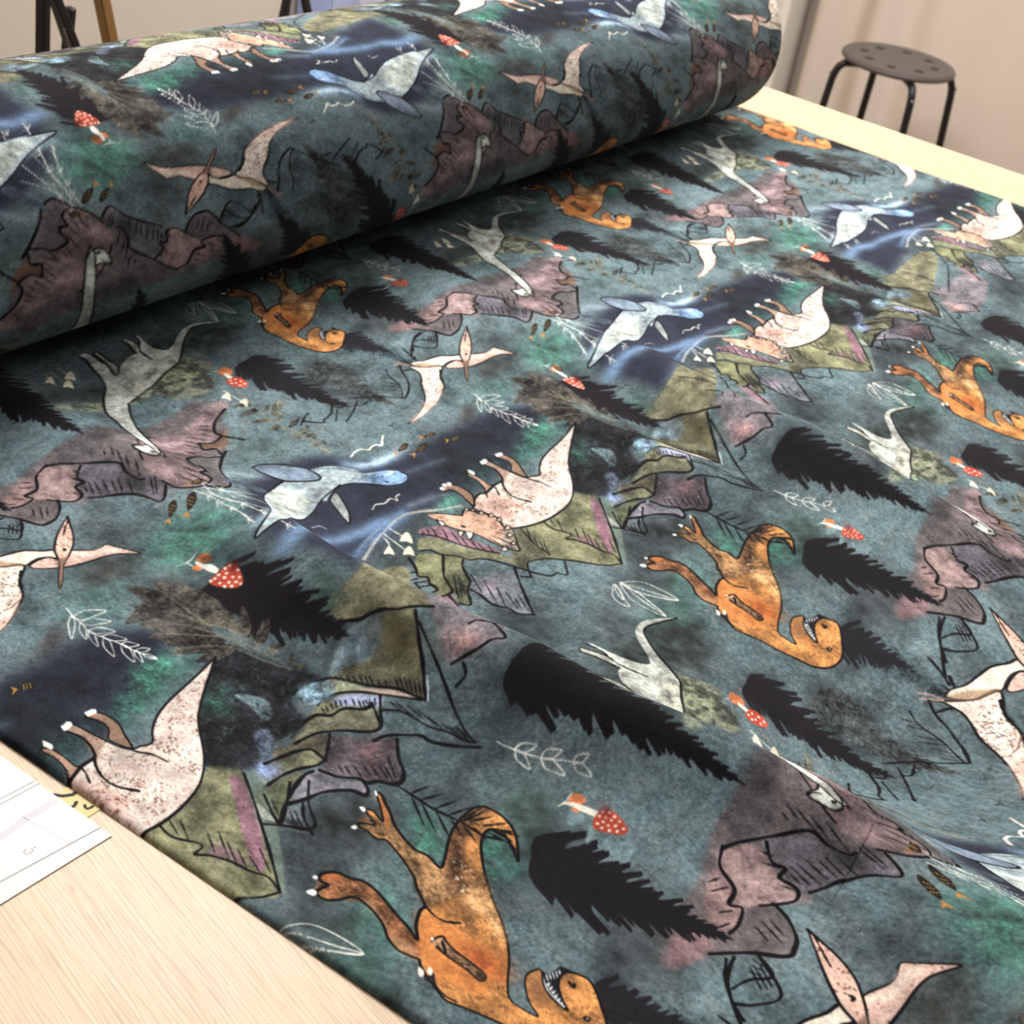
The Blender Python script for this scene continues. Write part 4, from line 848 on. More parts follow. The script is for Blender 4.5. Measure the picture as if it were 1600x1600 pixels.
('F',(197,1296,259,1303,318,1250,318,1246,305,1241,263,1269,201,1267),(60,66,66),0.95,0.25,'rough',1),
('F',(199,1280,265,1288,328,1223,328,1219,315,1214,270,1250,203,1251),(60,66,66),0.95,0.25,'rough',1),
('F',(202,1257,262,1264,320,1205,321,1202,308,1197,267,1229,206,1228),(60,66,66),0.95,0.25,'rough',1),
('F',(205,1240,256,1246,306,1196,307,1192,296,1187,261,1213,209,1211),(60,66,66),0.95,0.25,'rough',1),
('F',(208,1214,277,1222,343,1158,343,1154,329,1149,282,1185,212,1184),(60,66,66),0.95,0.25,'rough',1),
('F',(211,1193,281,1201,347,1142,347,1138,333,1133,286,1165,215,1163),(60,66,66),0.95,0.25,'rough',1),
('F',(213,1178,272,1185,327,1139,328,1135,315,1131,276,1154,217,1149),(60,66,66),0.95,0.25,'rough',1),
('F',(216,1154,267,1159,312,1130,313,1126,302,1122,270,1133,220,1124),(60,66,66),0.95,0.25,'rough',1),
('F',(219,1137,262,1142,305,1097,305,1093,296,1089,266,1111,223,1108),(60,66,66),0.95,0.25,'rough',1),
('F',(222,1113,271,1118,317,1081,317,1078,307,1073,275,1090,226,1083),(60,66,66),0.95,0.25,'rough',1),
('F',(225,1092,269,1096,312,1057,312,1054,303,1049,273,1068,229,1062),(60,66,66),0.95,0.25,'rough',1),
('F',(227,1076,280,1081,330,1039,330,1035,319,1030,284,1051,231,1046),(60,66,66),0.95,0.25,'rough',1),
('F',(230,1053,265,1056,299,1024,299,1021,292,1017,269,1030,234,1023),(60,66,66),0.95,0.25,'rough',1),
('F',(233,1032,269,1036,305,997,305,993,298,989,273,1007,237,1003),(60,66,66),0.95,0.25,'rough',1),
('F',(235,1013,272,1016,308,979,308,975,301,971,276,988,239,983),(60,66,66),0.95,0.25,'rough',1),
('F',(238,994,275,998,309,974,309,970,302,966,278,974,242,964),(60,66,66),0.95,0.25,'rough',1),
('F',(241,973,274,976,305,952,306,948,299,944,278,952,245,943),(60,66,66),0.95,0.25,'rough',1),
('F',(244,952,269,954,294,921,295,917,290,913,272,927,248,922),(60,66,66),0.95,0.25,'rough',1),
('F',(247,926,267,927,286,903,287,899,283,895,270,903,251,896),(60,66,66),0.95,0.25,'rough',1),
('F',(250,906,269,907,288,887,288,884,285,880,272,885,254,877),(60,66,66),0.95,0.25,'rough',1),
('F',(252,891,266,892,279,877,279,873,277,870,268,871,256,862),(60,66,66),0.95,0.25,'rough',1),
('F',(255,872,269,872,284,852,285,848,282,845,272,850,259,842),(60,66,66),0.95,0.25,'rough',1),
('F',(257,851,269,851,281,830,282,827,280,823,272,829,261,821),(60,66,66),0.95,0.25,'rough',1),
('F',(197,1300,129,1289,84,1203,85,1200,100,1199,134,1250,201,1270),(60,66,66),0.95,0.25,'rough',1),
('F',(200,1277,123,1265,68,1203,68,1200,85,1199,127,1234,204,1247),(60,66,66),0.95,0.25,'rough',1),
('F',(202,1256,138,1246,90,1197,91,1193,105,1192,142,1218,206,1226),(60,66,66),0.95,0.25,'rough',1),
('F',(204,1241,147,1232,105,1181,106,1177,119,1176,151,1203,208,1211),(60,66,66),0.95,0.25,'rough',1),
('F',(208,1219,135,1207,83,1138,83,1134,100,1133,139,1173,212,1189),(60,66,66),0.95,0.25,'rough',1),
('F',(210,1199,161,1191,126,1151,126,1148,137,1146,165,1165,214,1169),(60,66,66),0.95,0.25,'rough',1),
('F',(213,1177,159,1168,119,1124,120,1121,132,1119,162,1141,217,1147),(60,66,66),0.95,0.25,'rough',1),
('F',(216,1155,166,1147,130,1108,130,1105,141,1103,170,1121,220,1126),(60,66,66),0.95,0.25,'rough',1),
('F',(219,1135,176,1128,145,1088,145,1085,155,1083,179,1102,223,1105),(60,66,66),0.95,0.25,'rough',1),
('F',(222,1112,175,1104,143,1058,143,1054,154,1052,179,1076,226,1083),(60,66,66),0.95,0.25,'rough',1),
('F',(225,1093,174,1085,140,1027,141,1023,152,1021,179,1053,229,1064),(60,66,66),0.95,0.25,'rough',1),
('F',(228,1069,181,1062,149,1016,149,1012,160,1010,185,1034,232,1040),(60,66,66),0.95,0.25,'rough',1),
('F',(231,1049,199,1043,178,1012,178,1008,185,1006,203,1019,235,1019),(60,66,66),0.95,0.25,'rough',1),
('F',(232,1035,197,1029,172,991,172,987,181,985,200,1003,236,1006),(60,66,66),0.95,0.25,'rough',1),
('F',(235,1013,199,1006,174,967,174,964,182,962,202,980,239,983),(60,66,66),0.95,0.25,'rough',1),
('F',(238,991,204,985,183,936,183,932,191,930,208,956,242,962),(60,66,66),0.95,0.25,'rough',1),
('F',(242,967,215,962,197,931,198,927,204,925,219,938,246,937),(60,66,66),0.95,0.25,'rough',1),
('F',(244,946,216,941,197,899,198,895,205,893,220,913,249,916),(60,66,66),0.95,0.25,'rough',1),
('F',(246,933,226,928,212,901,212,898,217,895,229,905,250,903),(60,66,66),0.95,0.25,'rough',1),
('F',(249,911,230,906,218,874,219,871,224,868,233,882,253,881),(60,66,66),0.95,0.25,'rough',1),
('F',(252,889,236,886,225,864,226,860,230,857,239,864,256,860),(60,66,66),0.95,0.25,'rough',1),
('F',(255,867,243,864,234,846,235,842,238,839,245,843,259,838),(60,66,66),0.95,0.25,'rough',1),
('F',(257,851,247,848,241,827,241,823,244,820,250,826,261,821),(60,66,66),0.95,0.25,'rough',1),
('B',(-62,1435),35,22.4,0.2799,(26,23,28),0.62),
('F',(-46,1500,13,1442,25,1369,36,1297,48,1224,59,1152,70,1079,79,1006,87,932,80,930,47,997,17,1064,-13,1131,-42,1198,-71,1266,-100,1333,-128,1401,-109,1482),(26,23,28),0.97,1.6,None,1),
('F',(-79,1497,-11,1515,57,1486,58,1483,44,1475,-3,1486,-71,1467),(26,23,28),0.97,0.25,None,1),
('F',(-73,1474,6,1495,96,1422,97,1418,81,1410,18,1452,-64,1444),(26,23,28),0.97,0.25,None,1),
('F',(-67,1453,9,1473,91,1418,93,1414,77,1407,20,1435,-58,1423),(26,23,28),0.97,0.25,None,1),
('F',(-60,1430,24,1452,108,1415,109,1412,92,1403,33,1419,-51,1400),(26,23,28),0.97,0.25,None,1),
('F',(-56,1416,2,1431,59,1408,60,1404,49,1397,10,1404,-47,1385),(26,23,28),0.97,0.25,None,1),
('F',(-48,1389,31,1410,115,1358,117,1354,100,1346,42,1373,-39,1358),(26,23,28),0.97,0.25,None,1),
('F',(-42,1368,26,1386,100,1334,101,1330,88,1323,36,1350,-34,1338),(26,23,28),0.97,0.25,None,1),
('F',(-37,1351,36,1370,112,1330,113,1326,98,1319,46,1337,-29,1321),(26,23,28),0.97,0.25,None,1),
('F',(-32,1332,16,1344,70,1301,71,1297,61,1291,25,1312,-23,1302),(26,23,28),0.97,0.25,None,1),
('F',(-24,1306,40,1322,113,1266,114,1262,101,1255,51,1285,-16,1275),(26,23,28),0.97,0.25,None,1),
('F',(-20,1289,31,1302,84,1273,85,1269,75,1263,39,1274,-11,1259),(26,23,28),0.97,0.25,None,1),
('F',(-12,1263,27,1273,70,1247,71,1243,63,1238,35,1246,-3,1233),(26,23,28),0.97,0.25,None,1),
('F',(-7,1244,44,1257,95,1236,96,1232,86,1226,52,1231,2,1214),(26,23,28),0.97,0.25,None,1),
('F',(-2,1228,37,1237,79,1214,80,1210,72,1204,45,1212,7,1197),(26,23,28),0.97,0.25,None,1),
('F',(5,1203,39,1212,79,1177,80,1173,74,1168,47,1183,14,1173),(26,23,28),0.97,0.25,None,1),
('F',(11,1183,54,1194,100,1165,101,1161,92,1155,62,1166,20,1153),(26,23,28),0.97,0.25,None,1),
('F',(18,1159,49,1166,85,1133,86,1129,80,1124,57,1138,27,1129),(26,23,28),0.97,0.25,None,1),
('F',(23,1143,58,1151,97,1122,98,1118,91,1113,65,1124,31,1113),(26,23,28),0.97,0.25,None,1),
('F',(30,1119,62,1126,99,1095,100,1091,94,1086,70,1099,38,1088),(26,23,28),0.97,0.25,None,1),
('F',(34,1103,64,1110,97,1084,98,1080,93,1076,71,1084,43,1073),(26,23,28),0.97,0.25,None,1),
('F',(41,1077,63,1082,88,1058,89,1054,86,1050,70,1057,50,1047),(26,23,28),0.97,0.25,None,1),
('F',(46,1061,65,1065,85,1050,86,1046,83,1042,71,1043,55,1031),(26,23,28),0.97,0.25,None,1),
('F',(54,1032,71,1035,91,1015,92,1011,89,1007,77,1012,63,1002),(26,23,28),0.97,0.25,None,1),
('F',(58,1019,76,1023,96,1007,97,1003,94,999,82,1001,67,989),(26,23,28),0.97,0.25,None,1),
('F',(65,994,80,996,97,977,98,974,96,970,86,974,74,964),(26,23,28),0.97,0.25,None,1),
('F',(71,973,82,975,94,963,95,959,94,955,87,955,80,943),(26,23,28),0.97,0.25,None,1),
('F',(-80,1500,-149,1478,-188,1401,-187,1397,-171,1398,-139,1444,-71,1470),(26,23,28),0.97,0.25,None,1),
('F',(-72,1473,-131,1454,-167,1396,-166,1392,-152,1393,-123,1425,-64,1443),(26,23,28),0.97,0.25,None,1),
('F',(-67,1454,-134,1433,-176,1373,-175,1370,-160,1371,-126,1404,-58,1424),(26,23,28),0.97,0.25,None,1),
('F',(-61,1435,-117,1418,-153,1369,-152,1365,-139,1365,-109,1391,-53,1405),(26,23,28),0.97,0.25,None,1),
('F',(-54,1410,-116,1390,-148,1309,-147,1305,-132,1306,-106,1354,-45,1379),(26,23,28),0.97,0.25,None,1),
('F',(-50,1394,-122,1371,-157,1270,-156,1266,-140,1268,-110,1330,-41,1364),(26,23,28),0.97,0.25,None,1),
('F',(-44,1375,-110,1354,-142,1260,-141,1256,-126,1257,-99,1315,-35,1345),(26,23,28),0.97,0.25,None,1),
('F',(-36,1348,-86,1332,-111,1264,-110,1260,-98,1260,-77,1299,-28,1317),(26,23,28),0.97,0.25,None,1),
('F',(-30,1327,-79,1311,-104,1247,-103,1243,-91,1243,-70,1279,-22,1297),(26,23,28),0.97,0.25,None,1),
('F',(-25,1307,-72,1292,-95,1224,-94,1220,-83,1220,-63,1259,-16,1277),(26,23,28),0.97,0.25,None,1),
('F',(-18,1284,-60,1270,-83,1218,-82,1214,-72,1214,-52,1242,-9,1254),(26,23,28),0.97,0.25,None,1),
('F',(-13,1265,-52,1253,-72,1203,-71,1199,-62,1198,-44,1225,-4,1235),(26,23,28),0.97,0.25,None,1),
('F',(-6,1242,-49,1228,-73,1174,-71,1170,-61,1170,-41,1199,3,1211),(26,23,28),0.97,0.25,None,1),
('F',(0,1221,-51,1204,-75,1127,-74,1123,-62,1124,-41,1169,9,1191),(26,23,28),0.97,0.25,None,1),
('F',(4,1207,-48,1190,-78,1134,-76,1130,-64,1130,-39,1161,13,1177),(26,23,28),0.97,0.25,None,1),
('F',(11,1184,-23,1172,-39,1121,-38,1118,-29,1117,-15,1144,19,1154),(26,23,28),0.97,0.25,None,1),
('F',(17,1161,-18,1149,-37,1103,-36,1099,-27,1098,-11,1122,26,1131),(26,23,28),0.97,0.25,None,1),
('F',(23,1141,-12,1129,-32,1091,-31,1088,-23,1087,-5,1104,32,1111),(26,23,28),0.97,0.25,None,1),
('F',(30,1118,2,1109,-14,1079,-13,1076,-6,1074,9,1086,38,1088),(26,23,28),0.97,0.25,None,1),
('F',(36,1095,14,1087,4,1050,5,1046,11,1044,21,1062,45,1065),(26,23,28),0.97,0.25,None,1),
('F',(42,1076,18,1067,7,1031,8,1028,14,1026,25,1042,50,1046),(26,23,28),0.97,0.25,None,1),
('F',(47,1059,27,1052,19,1018,21,1014,26,1012,34,1027,55,1029),(26,23,28),0.97,0.25,None,1),
('F',(54,1034,33,1027,23,996,24,992,30,991,40,1003,62,1004),(26,23,28),0.97,0.25,None,1),
('F',(58,1019,40,1013,33,978,34,975,39,973,47,988,67,989),(26,23,28),0.97,0.25,None,1),
('F',(65,996,52,991,45,970,46,966,50,964,58,970,73,966),(26,23,28),0.97,0.25,None,1),
('F',(72,970,64,966,60,949,61,946,64,943,69,946,81,940),(26,23,28),0.97,0.25,None,1),
('S',(1163,557,1203,544,1237,547,1269,560),0.9,(228,226,216),0.9,1,0,1),
('S',(1201,542,1198,506),0.9,(228,226,216),0.9,1,0,1),
('F',(1235,531,1257,538,1275,527,1275,498,1256,482,1234,495,1229,522),(202,112,66),1,0.4,'wash',1),
('F',(1190,510,1208,510,1217,488,1206,477,1186,490),(202,112,66),1,0.4,'wash',1),
('F',(1229,523,1229,491,1241,471,1237,432,1216,425,1211,462,1213,515),(226,220,206),1,0.3,None,1),
('F',(1175,419,1224,420,1257,417,1276,412,1275,381,1256,344,1238,320,1217,309,1195,323,1179,357,1167,391),(186,66,46),1,0.3,None,1),
('F',(1263,411,1268,410,1270,403,1267,399,1260,401),(240,226,206),1,0.15,None,1),
('F',(1247,419,1254,419,1256,412,1251,406,1244,408),(240,226,206),1,0.15,None,1),
('F',(1258,372,1266,372,1267,365,1263,359,1258,363),(240,226,206),1,0.15,None,1),
('F',(1230,397,1238,397,1240,390,1237,386,1230,388),(240,226,206),1,0.15,None,1),
('F',(1230,367,1235,366,1237,359,1234,355,1227,357),(240,226,206),1,0.15,None,1),
('F',(1212,417,1217,416,1221,410,1216,404,1209,406),(240,226,206),1,0.15,None,1),
('F',(1211,390,1219,391,1221,384,1216,378,1211,381),(240,226,206),1,0.15,None,1),
('F',(1191,415,1198,416,1200,409,1195,403,1190,407),(240,226,206),1,0.15,None,1),
('F',(1239,346,1244,344,1245,337,1243,333,1236,335),(240,226,206),1,0.15,None,1),
('F',(1175,419,1182,420,1184,413,1179,407,1172,409),(240,226,206),1,0.15,None,1),
('F',(1203,361,1210,361,1212,354,1209,350,1202,352),(240,226,206),1,0.15,None,1),
('F',(1215,341,1222,342,1224,334,1219,328,1215,332),(240,226,206),1,0.15,None,1),
('F',(1183,386,1190,386,1194,381,1189,375,1182,377),(240,226,206),1,0.15,None,1),
('F',(1218,321,1223,320,1225,313,1222,309,1215,311),(240,226,206),1,0.15,None,1),
('F',(1196,343,1201,342,1205,336,1200,330,1193,332),(240,226,206),1,0.15,None,1),
('F',(1180,361,1188,362,1189,355,1185,349,1178,351),(240,226,206),1,0.15,None,1),
('B',(1267,388),6,4,0.5,(96,28,26),0.7),
('S',(1072,1683,1101,1673,1142,1671),0.9,(228,226,216),0.9,1,0,1),
('F',(1110,1670,1141,1665,1147,1640,1135,1627,1112,1642,1105,1663),(202,112,66),1,0.4,'wash',1),
('F',(1089,1652,1112,1642,1112,1624,1089,1632),(202,112,66),1,0.4,'wash',1),
('F',(1087,1679,1108,1664,1123,1623,1130,1585,1110,1584,1101,1621,1096,1658),(226,220,206),1,0.3,None,1),
('F',(1081,1581,1116,1587,1148,1572,1156,1544,1141,1507,1126,1494,1101,1504,1079,1542,1070,1569),(186,66,46),1,0.3,None,1),
('F',(1134,1579,1140,1577,1143,1573,1139,1570,1133,1573),(240,226,206),1,0.15,None,1),
('F',(1144,1564,1150,1562,1151,1557,1149,1555,1143,1558),(240,226,206),1,0.15,None,1),
('F',(1116,1582,1122,1581,1125,1576,1121,1573,1115,1576),(240,226,206),1,0.15,None,1),
('F',(1123,1566,1129,1565,1132,1560,1130,1558,1122,1560),(240,226,206),1,0.15,None,1),
('F',(1141,1547,1147,1545,1150,1541,1146,1538,1140,1541),(240,226,206),1,0.15,None,1),
('F',(1126,1550,1131,1548,1132,1543,1130,1541,1125,1544),(240,226,206),1,0.15,None,1),
('F',(1105,1566,1111,1564,1114,1560,1110,1557,1104,1560),(240,226,206),1,0.15,None,1),
('F',(1136,1529,1142,1527,1143,1522,1141,1520,1135,1523),(240,226,206),1,0.15,None,1),
('F',(1088,1575,1096,1575,1096,1569,1094,1567,1089,1570),(240,226,206),1,0.15,None,1),
('F',(1102,1549,1110,1548,1111,1543,1109,1541,1104,1544),(240,226,206),1,0.15,None,1),
('F',(1115,1533,1121,1531,1124,1527,1120,1524,1114,1527),(240,226,206),1,0.15,None,1),
('F',(1082,1560,1090,1559,1093,1554,1089,1552,1083,1555),(240,226,206),1,0.15,None,1),
('F',(1121,1511,1127,1509,1130,1505,1128,1503,1120,1505),(240,226,206),1,0.15,None,1),
('F',(1089,1540,1097,1539,1098,1534,1096,1531,1088,1534),(240,226,206),1,0.15,None,1),
('F',(1100,1521,1108,1520,1111,1516,1107,1513,1101,1516),(240,226,206),1,0.15,None,1),
('B',(1142,1569),6,4,0.5,(96,28,26),0.6),
('S',(2208,1504,2244,1492,2294,1502),0.9,(228,226,216),0.9,1,0,1),
('F',(2237,1495,2276,1509,2296,1473,2283,1444,2247,1441,2233,1468),(202,112,66),1,0.4,'wash',1),
('F',(2256,1462,2268,1419,2251,1406,2243,1448),(226,220,206),1,0.3,None,1),
('F',(2223,1406,2258,1417,2289,1411,2302,1369,2292,1331,2254,1335,2226,1370),(186,66,46),1,0.3,None,1),
('F',(2240,1406,2246,1409,2250,1405,2248,1399,2241,1398),(240,226,206),1,0.15,None,1),
('F',(2264,1402,2270,1405,2274,1401,2272,1395,2265,1394),(240,226,206),1,0.15,None,1),
('F',(2277,1376,2284,1380,2288,1375,2285,1370,2278,1368),(240,226,206),1,0.15,None,1),
('F',(2282,1351,2289,1354,2293,1350,2290,1345,2283,1344),(240,226,206),1,0.15,None,1),
('F',(2251,1377,2258,1380,2262,1376,2259,1370,2252,1369),(240,226,206),1,0.15,None,1),
('F',(2256,1352,2263,1355,2266,1351,2264,1346,2257,1345),(240,226,206),1,0.15,None,1),
('F',(2234,1384,2241,1388,2245,1383,2242,1378,2235,1377),(240,226,206),1,0.15,None,1),
('S',(565,1024,527,978,491,913,436,856,354,812),1.84,(13,11,14),1,0,0,1),
('S',(532,980,577,962,603,940,630,938,647,958,664,994,683,1025),1.84,(13,11,14),1,0,0,1),
('S',(472,1041,442,984,426,920,396,872,345,824),1.38,(13,11,14),1,0,0,1),
('S',(131,984,235,922,301,863,352,812),1.38,(13,11,14),1,0,0,1),
('S',(156,943,110,915,51,883,-22,853),1.38,(13,11,14),1,0,0,1),
('S',(120,918,150,902,216,916),1.495,(13,11,14),1,0,0,1),
('S',(2492,947,2447,912,2413,883),1.15,(13,11,14),1,0,0,1),
('S',(638,1031,646,1000),0.92,(16,14,17),0.95,1,0,0),
('S',(635,1016,645,988),0.92,(16,14,17),0.95,1,0,0),
('S',(627,1002,641,974),0.92,(16,14,17),0.95,1,0,0),
('S',(616,992,634,958),0.92,(16,14,17),0.95,1,0,0),
('S',(593,983,624,946),0.92,(16,14,17),0.95,1,0,0),
('S',(415,1040,442,1007),0.92,(16,14,17),0.95,1,0,0),
('S',(401,1015,433,968),0.92,(16,14,17),0.95,1,0,0),
('S',(379,976,418,916),0.92,(16,14,17),0.95,1,0,0),
('S',(356,956,404,897),0.92,(16,14,17),0.95,1,0,0),
('S',(356,916,381,863),0.92,(16,14,17),0.95,1,0,0),
('S',(353,888,362,845),0.92,(16,14,17),0.95,1,0,0),
('S',(328,876,349,833),0.92,(16,14,17),0.95,1,0,0),
('S',(692,1116,685,1082,674,1043,659,1008),1.61,(13,11,14),1,0,0,1),
('S',(875,1148,815,1134,761,1102,720,1061),1.955,(13,11,14),1,0,0,1),
('S',(794,1111,846,1083,891,1036,930,1074,937,1092),1.495,(13,11,14),1,0,0,1),
('S',(913,1091,907,1059),0.92,(16,14,17),0.95,1,0,0),
('S',(891,1089,896,1051),0.92,(16,14,17),0.95,1,0,0),
('S',(868,1089,874,1068),0.92,(16,14,17),0.95,1,0,0),
('S',(2514,1001,2443,942,2380,925,2359,910,2301,969),1.725,(13,11,14),1,0,0,1),
('S',(2367,1008,2318,987,2269,957),1.725,(13,11,14),1,0,0,1),
('S',(21,971,49,949,96,960),1.495,(13,11,14),1,0,0,1),
('S',(2403,719,2417,719,2414,709,2436,719,2455,725),0.7,(38,44,48),0.8,1,0,1),
('S',(96,702,112,702,108,692,132,702,152,708),0.7,(38,44,48),0.8,1,0,1),
('S',(7,885,22,885,19,875,42,886,62,893),0.7,(38,44,48),0.8,1,0,1),
('S',(256,765,272,765,269,754,293,765,315,771),0.7,(38,44,48),0.8,1,0,1),
('S',(516,856,526,853,522,848,539,851,552,851),0.7,(38,44,48),0.8,1,0,1),
('S',(459,882,470,880,466,875,484,877,499,877),0.7,(38,44,48),0.8,1,0,1),
('S',(341,771,354,769,347,764,369,766,386,765),0.7,(38,44,48),0.8,1,0,1),
('S',(86,850,100,848,93,843,117,845,137,845),0.7,(38,44,48),0.8,1,0,1),
('S',(92,710,106,707,98,703,124,704,145,703),0.7,(38,44,48),0.8,1,0,1),
('S',(1137,908,1143,904,1140,901,1154,900,1164,898),0.7,(38,44,48),0.8,1,0,1),
('S',(1096,940,1104,937,1101,933,1112,933,1123,931),0.7,(38,44,48),0.8,1,0,1),
('F',(2211,1153,2192,1178,2155,1179,2111,1167,2139,1152,2172,1144),(87,87,74),0.92,0,'rough',1),
('F',(2209,1201,2201,1230,2173,1241,2137,1239,2155,1217,2178,1201),(87,87,74),0.92,0,'rough',1),
('F',(2194,1071,2186,1097,2158,1105,2122,1101,2140,1082,2163,1068),(87,87,74),0.92,0,'rough',1),
('F',(2216,1126,2236,1123,2259,1139,2280,1164,2256,1160,2234,1149),(87,87,74),0.92,0,'rough',1),
('F',(2216,1078,2262,1083,2311,1119,2357,1173,2303,1153,2253,1124),(87,87,74),0.92,0,'rough',1),
('F',(2220,1051,2236,1044,2258,1056,2282,1078,2262,1078,2240,1071),(87,87,74),0.92,0,'rough',1),
('F',(2203,1003,2197,1027,2172,1029,2138,1018,2153,1001,2173,992),(87,87,74),0.92,0,'rough',1),
('F',(2218,979,2241,970,2274,981,2312,1005,2282,1005,2249,999),(87,87,74),0.92,0,'rough',1),
('F',(2219,903,2242,894,2269,911,2296,941,2269,941,2242,931),(87,87,74),0.92,0,'rough',1),
('F',(2218,879,2220,864,2233,865,2252,875,2246,885,2236,889),(87,87,74),0.92,0,'rough',1),
('F',(2206,889,2207,908,2193,912,2171,906,2176,891,2186,883),(87,87,74),0.92,0,'rough',1),
('F',(2229,844,2239,837,2254,845,2269,861,2256,864,2242,861),(87,87,74),0.92,0,'rough',1),
('F',(2219,790,2226,812,2216,823,2197,828,2197,808,2202,792),(87,87,74),0.92,0,'rough',1),
('F',(2236,775,2253,785,2257,797,2255,810,2240,798,2232,786),(87,87,74),0.92,0,'rough',1),
('S',(2228,1339,2219,1218,2198,1080,2207,988,2217,905,2222,812,2226,721),0.8,(135,131,108),0.8,1,0,1),
('S',(2225,1329,2216,1208,2194,1071,2203,978,2213,896,2218,803,2222,712),0.8,(102,100,81),0.8,1,0,1),
('S',(2222,1319,2212,1199,2190,1062,2199,969,2208,887,2214,794,2217,704),0.8,(135,131,108),0.8,1,0,1),
('F',(2219,721,2219,745,2211,768,2199,788,2202,762,2208,737),(135,131,108),0.9,0,None,1),
('S',(2175,1352,2185,1289,2198,1223),0.8,(228,226,216),0.9,0,0,1),
('F',(2139,1314,2162,1330,2186,1332,2174,1301,2155,1276,2152,1299),(226,214,188),1,0.25,None,1),
('F',(2178,1246,2203,1257,2224,1253,2206,1222,2183,1201,2186,1227),(226,214,188),1,0.25,None,1),
('S',(1742,1873,1744,1820,1750,1792),0.8,(180,176,160),0.9,0,0,1),
('S',(1710,1852,1705,1772,1709,1731),0.8,(180,176,160),0.9,0,0,1),
('S',(1677,1832,1665,1781),0.8,(180,176,160),0.9,0,0,1),
('F',(1722,1770,1744,1806,1768,1824,1763,1780,1749,1742,1740,1764),(226,214,188),1,0.25,None,1),
('F',(1680,1699,1708,1740,1734,1761,1728,1721,1710,1678,1701,1699),(226,214,188),1,0.25,None,1),
('F',(1629,1742,1659,1787,1689,1816,1680,1772,1659,1725,1651,1745),(226,214,188),1,0.25,None,1),
('S',(2050,207,2052,159,2056,133),0.9,(228,226,216),1,0,0,1),
('S',(2012,200,2009,143,2006,81),0.9,(228,226,216),1,0,0,1),
('S',(1998,190,1988,150,1973,129),0.8,(228,226,216),1,0,0,1),
('F',(2026,127,2054,145,2085,147,2073,112,2052,85,2044,111),(226,214,188),1,0.25,None,1),
('F',(1982,62,2006,79,2033,82,2024,52,2008,27,1999,49),(226,214,188),1,0.25,None,1),
('F',(1933,114,1953,129,1976,134,1971,108,1957,86,1949,104),(226,214,188),1,0.25,None,1),
('S',(1172,1932,1174,1868,1189,1791,1218,1708),0.9,(214,218,208),1,0,0,1),
('S',(1177,1874,1177,1850,1192,1834,1216,1825,1209,1848,1199,1867,1177,1874),0.9,(214,218,208),0.95,0,0,1),
('S',(1174,1872,1151,1856,1142,1832,1140,1806,1161,1825,1176,1848,1174,1872),0.9,(214,218,208),0.95,0,0,1),
('S',(1189,1796,1193,1773,1210,1760,1233,1754,1226,1777,1214,1794,1189,1796),0.9,(214,218,208),0.95,0,0,1),
('S',(1185,1794,1165,1770,1165,1741,1172,1712,1188,1739,1198,1768,1185,1794),0.9,(214,218,208),0.95,0,0,1),
('S',(1219,1709,1225,1691,1241,1685,1260,1684,1250,1700,1236,1711,1219,1709),0.9,(214,218,208),0.95,0,0,1),
('S',(1218,1708,1201,1691,1201,1669,1211,1648,1223,1667,1227,1688,1218,1708),0.9,(214,218,208),0.95,0,0,1),
('S',(66,2091,64,2020,106,1954,162,1893,168,1974,142,2046,66,2091),0.8,(228,226,216),0.95,0,0,1),
('S',(66,2091,72,2023,107,1954,162,1893,128,1961,98,2031,66,2091),0.8,(228,226,216),0.95,0,0,1),
('S',(62,2089,7,2016,-4,1942,15,1875,47,1950,71,2026,62,2089),0.8,(228,226,216),0.95,0,0,1),
('S',(73,2086,45,2019,27,1946,15,1875,45,1948,68,2022,73,2086),0.8,(228,226,216),0.95,0,0,1),
('S',(2504,2100,2434,2068,2409,2028,2418,1989,2452,2027,2489,2066,2504,2100),0.8,(228,226,216),0.95,0,0,1),
('S',(40,2096,5,2076,-17,2051,-28,2025,0,2049,26,2074,40,2096),0.8,(228,226,216),0.95,0,0,1),
('F',(2127,1657,2182,1640,2241,1561,2221,1512,2177,1508,2189,1443,2151,1395,2097,1374,2026,1382,1966,1425,1949,1492,1964,1535,2039,1594),(88,90,74),0.85,5,'mottle',1),
('F',(2153,1731,2159,1686,2188,1629,2184,1544,2110,1489,1593,1463,1541,1522,1970,1595),(120,124,100),0.7,5,'mottle',1),
('S',(2255,645,2295,660,2329,653,2348,630,2378,638,2406,634,2416,616,2449,643,2486,666),1.6,(228,226,216),1,0,0,1),
('S',(2080,339,2108,352,2142,334,2178,339,2190,310,2203,332,2225,333),1.2,(228,226,216),1,0,0,1),
('S',(1803,373,1852,382,1864,356),1,(190,196,196),0.8,0,0,1),
('S',(1549,811,1555,713,1571,605,1587,504,1640,440),1,(206,210,204),0.85,0,0,1),
('S',(1566,819,1603,718,1642,609,1663,497,1621,335),1,(206,210,204),0.85,0,0,1),
('S',(1573,814,1599,740,1651,684,1711,634),0.9,(206,210,204),0.8,0,0,1),
('S',(1529,825,1538,753,1526,658,1498,564,1463,474),1.2,(206,210,204),0.95,0,0,1),
('S',(1585,842,1555,753,1568,656,1545,525,1518,399,1504,320),1.2,(206,210,204),0.9,0,0,1),
('S',(1594,835,1598,762,1585,681),1,(206,210,204),0.8,0,0,1),
('S',(1530,762,1554,762),0.9,(206,210,204),0.85,1,0,1),
('S',(1530,762,1540,744),0.9,(206,210,204),0.85,1,0,1),
('S',(1530,762,1522,733),0.9,(206,210,204),0.85,1,0,1),
('S',(1530,762,1509,733),0.9,(206,210,204),0.85,1,0,1),
('S',(1519,642,1543,641),0.9,(206,210,204),0.85,1,0,1),
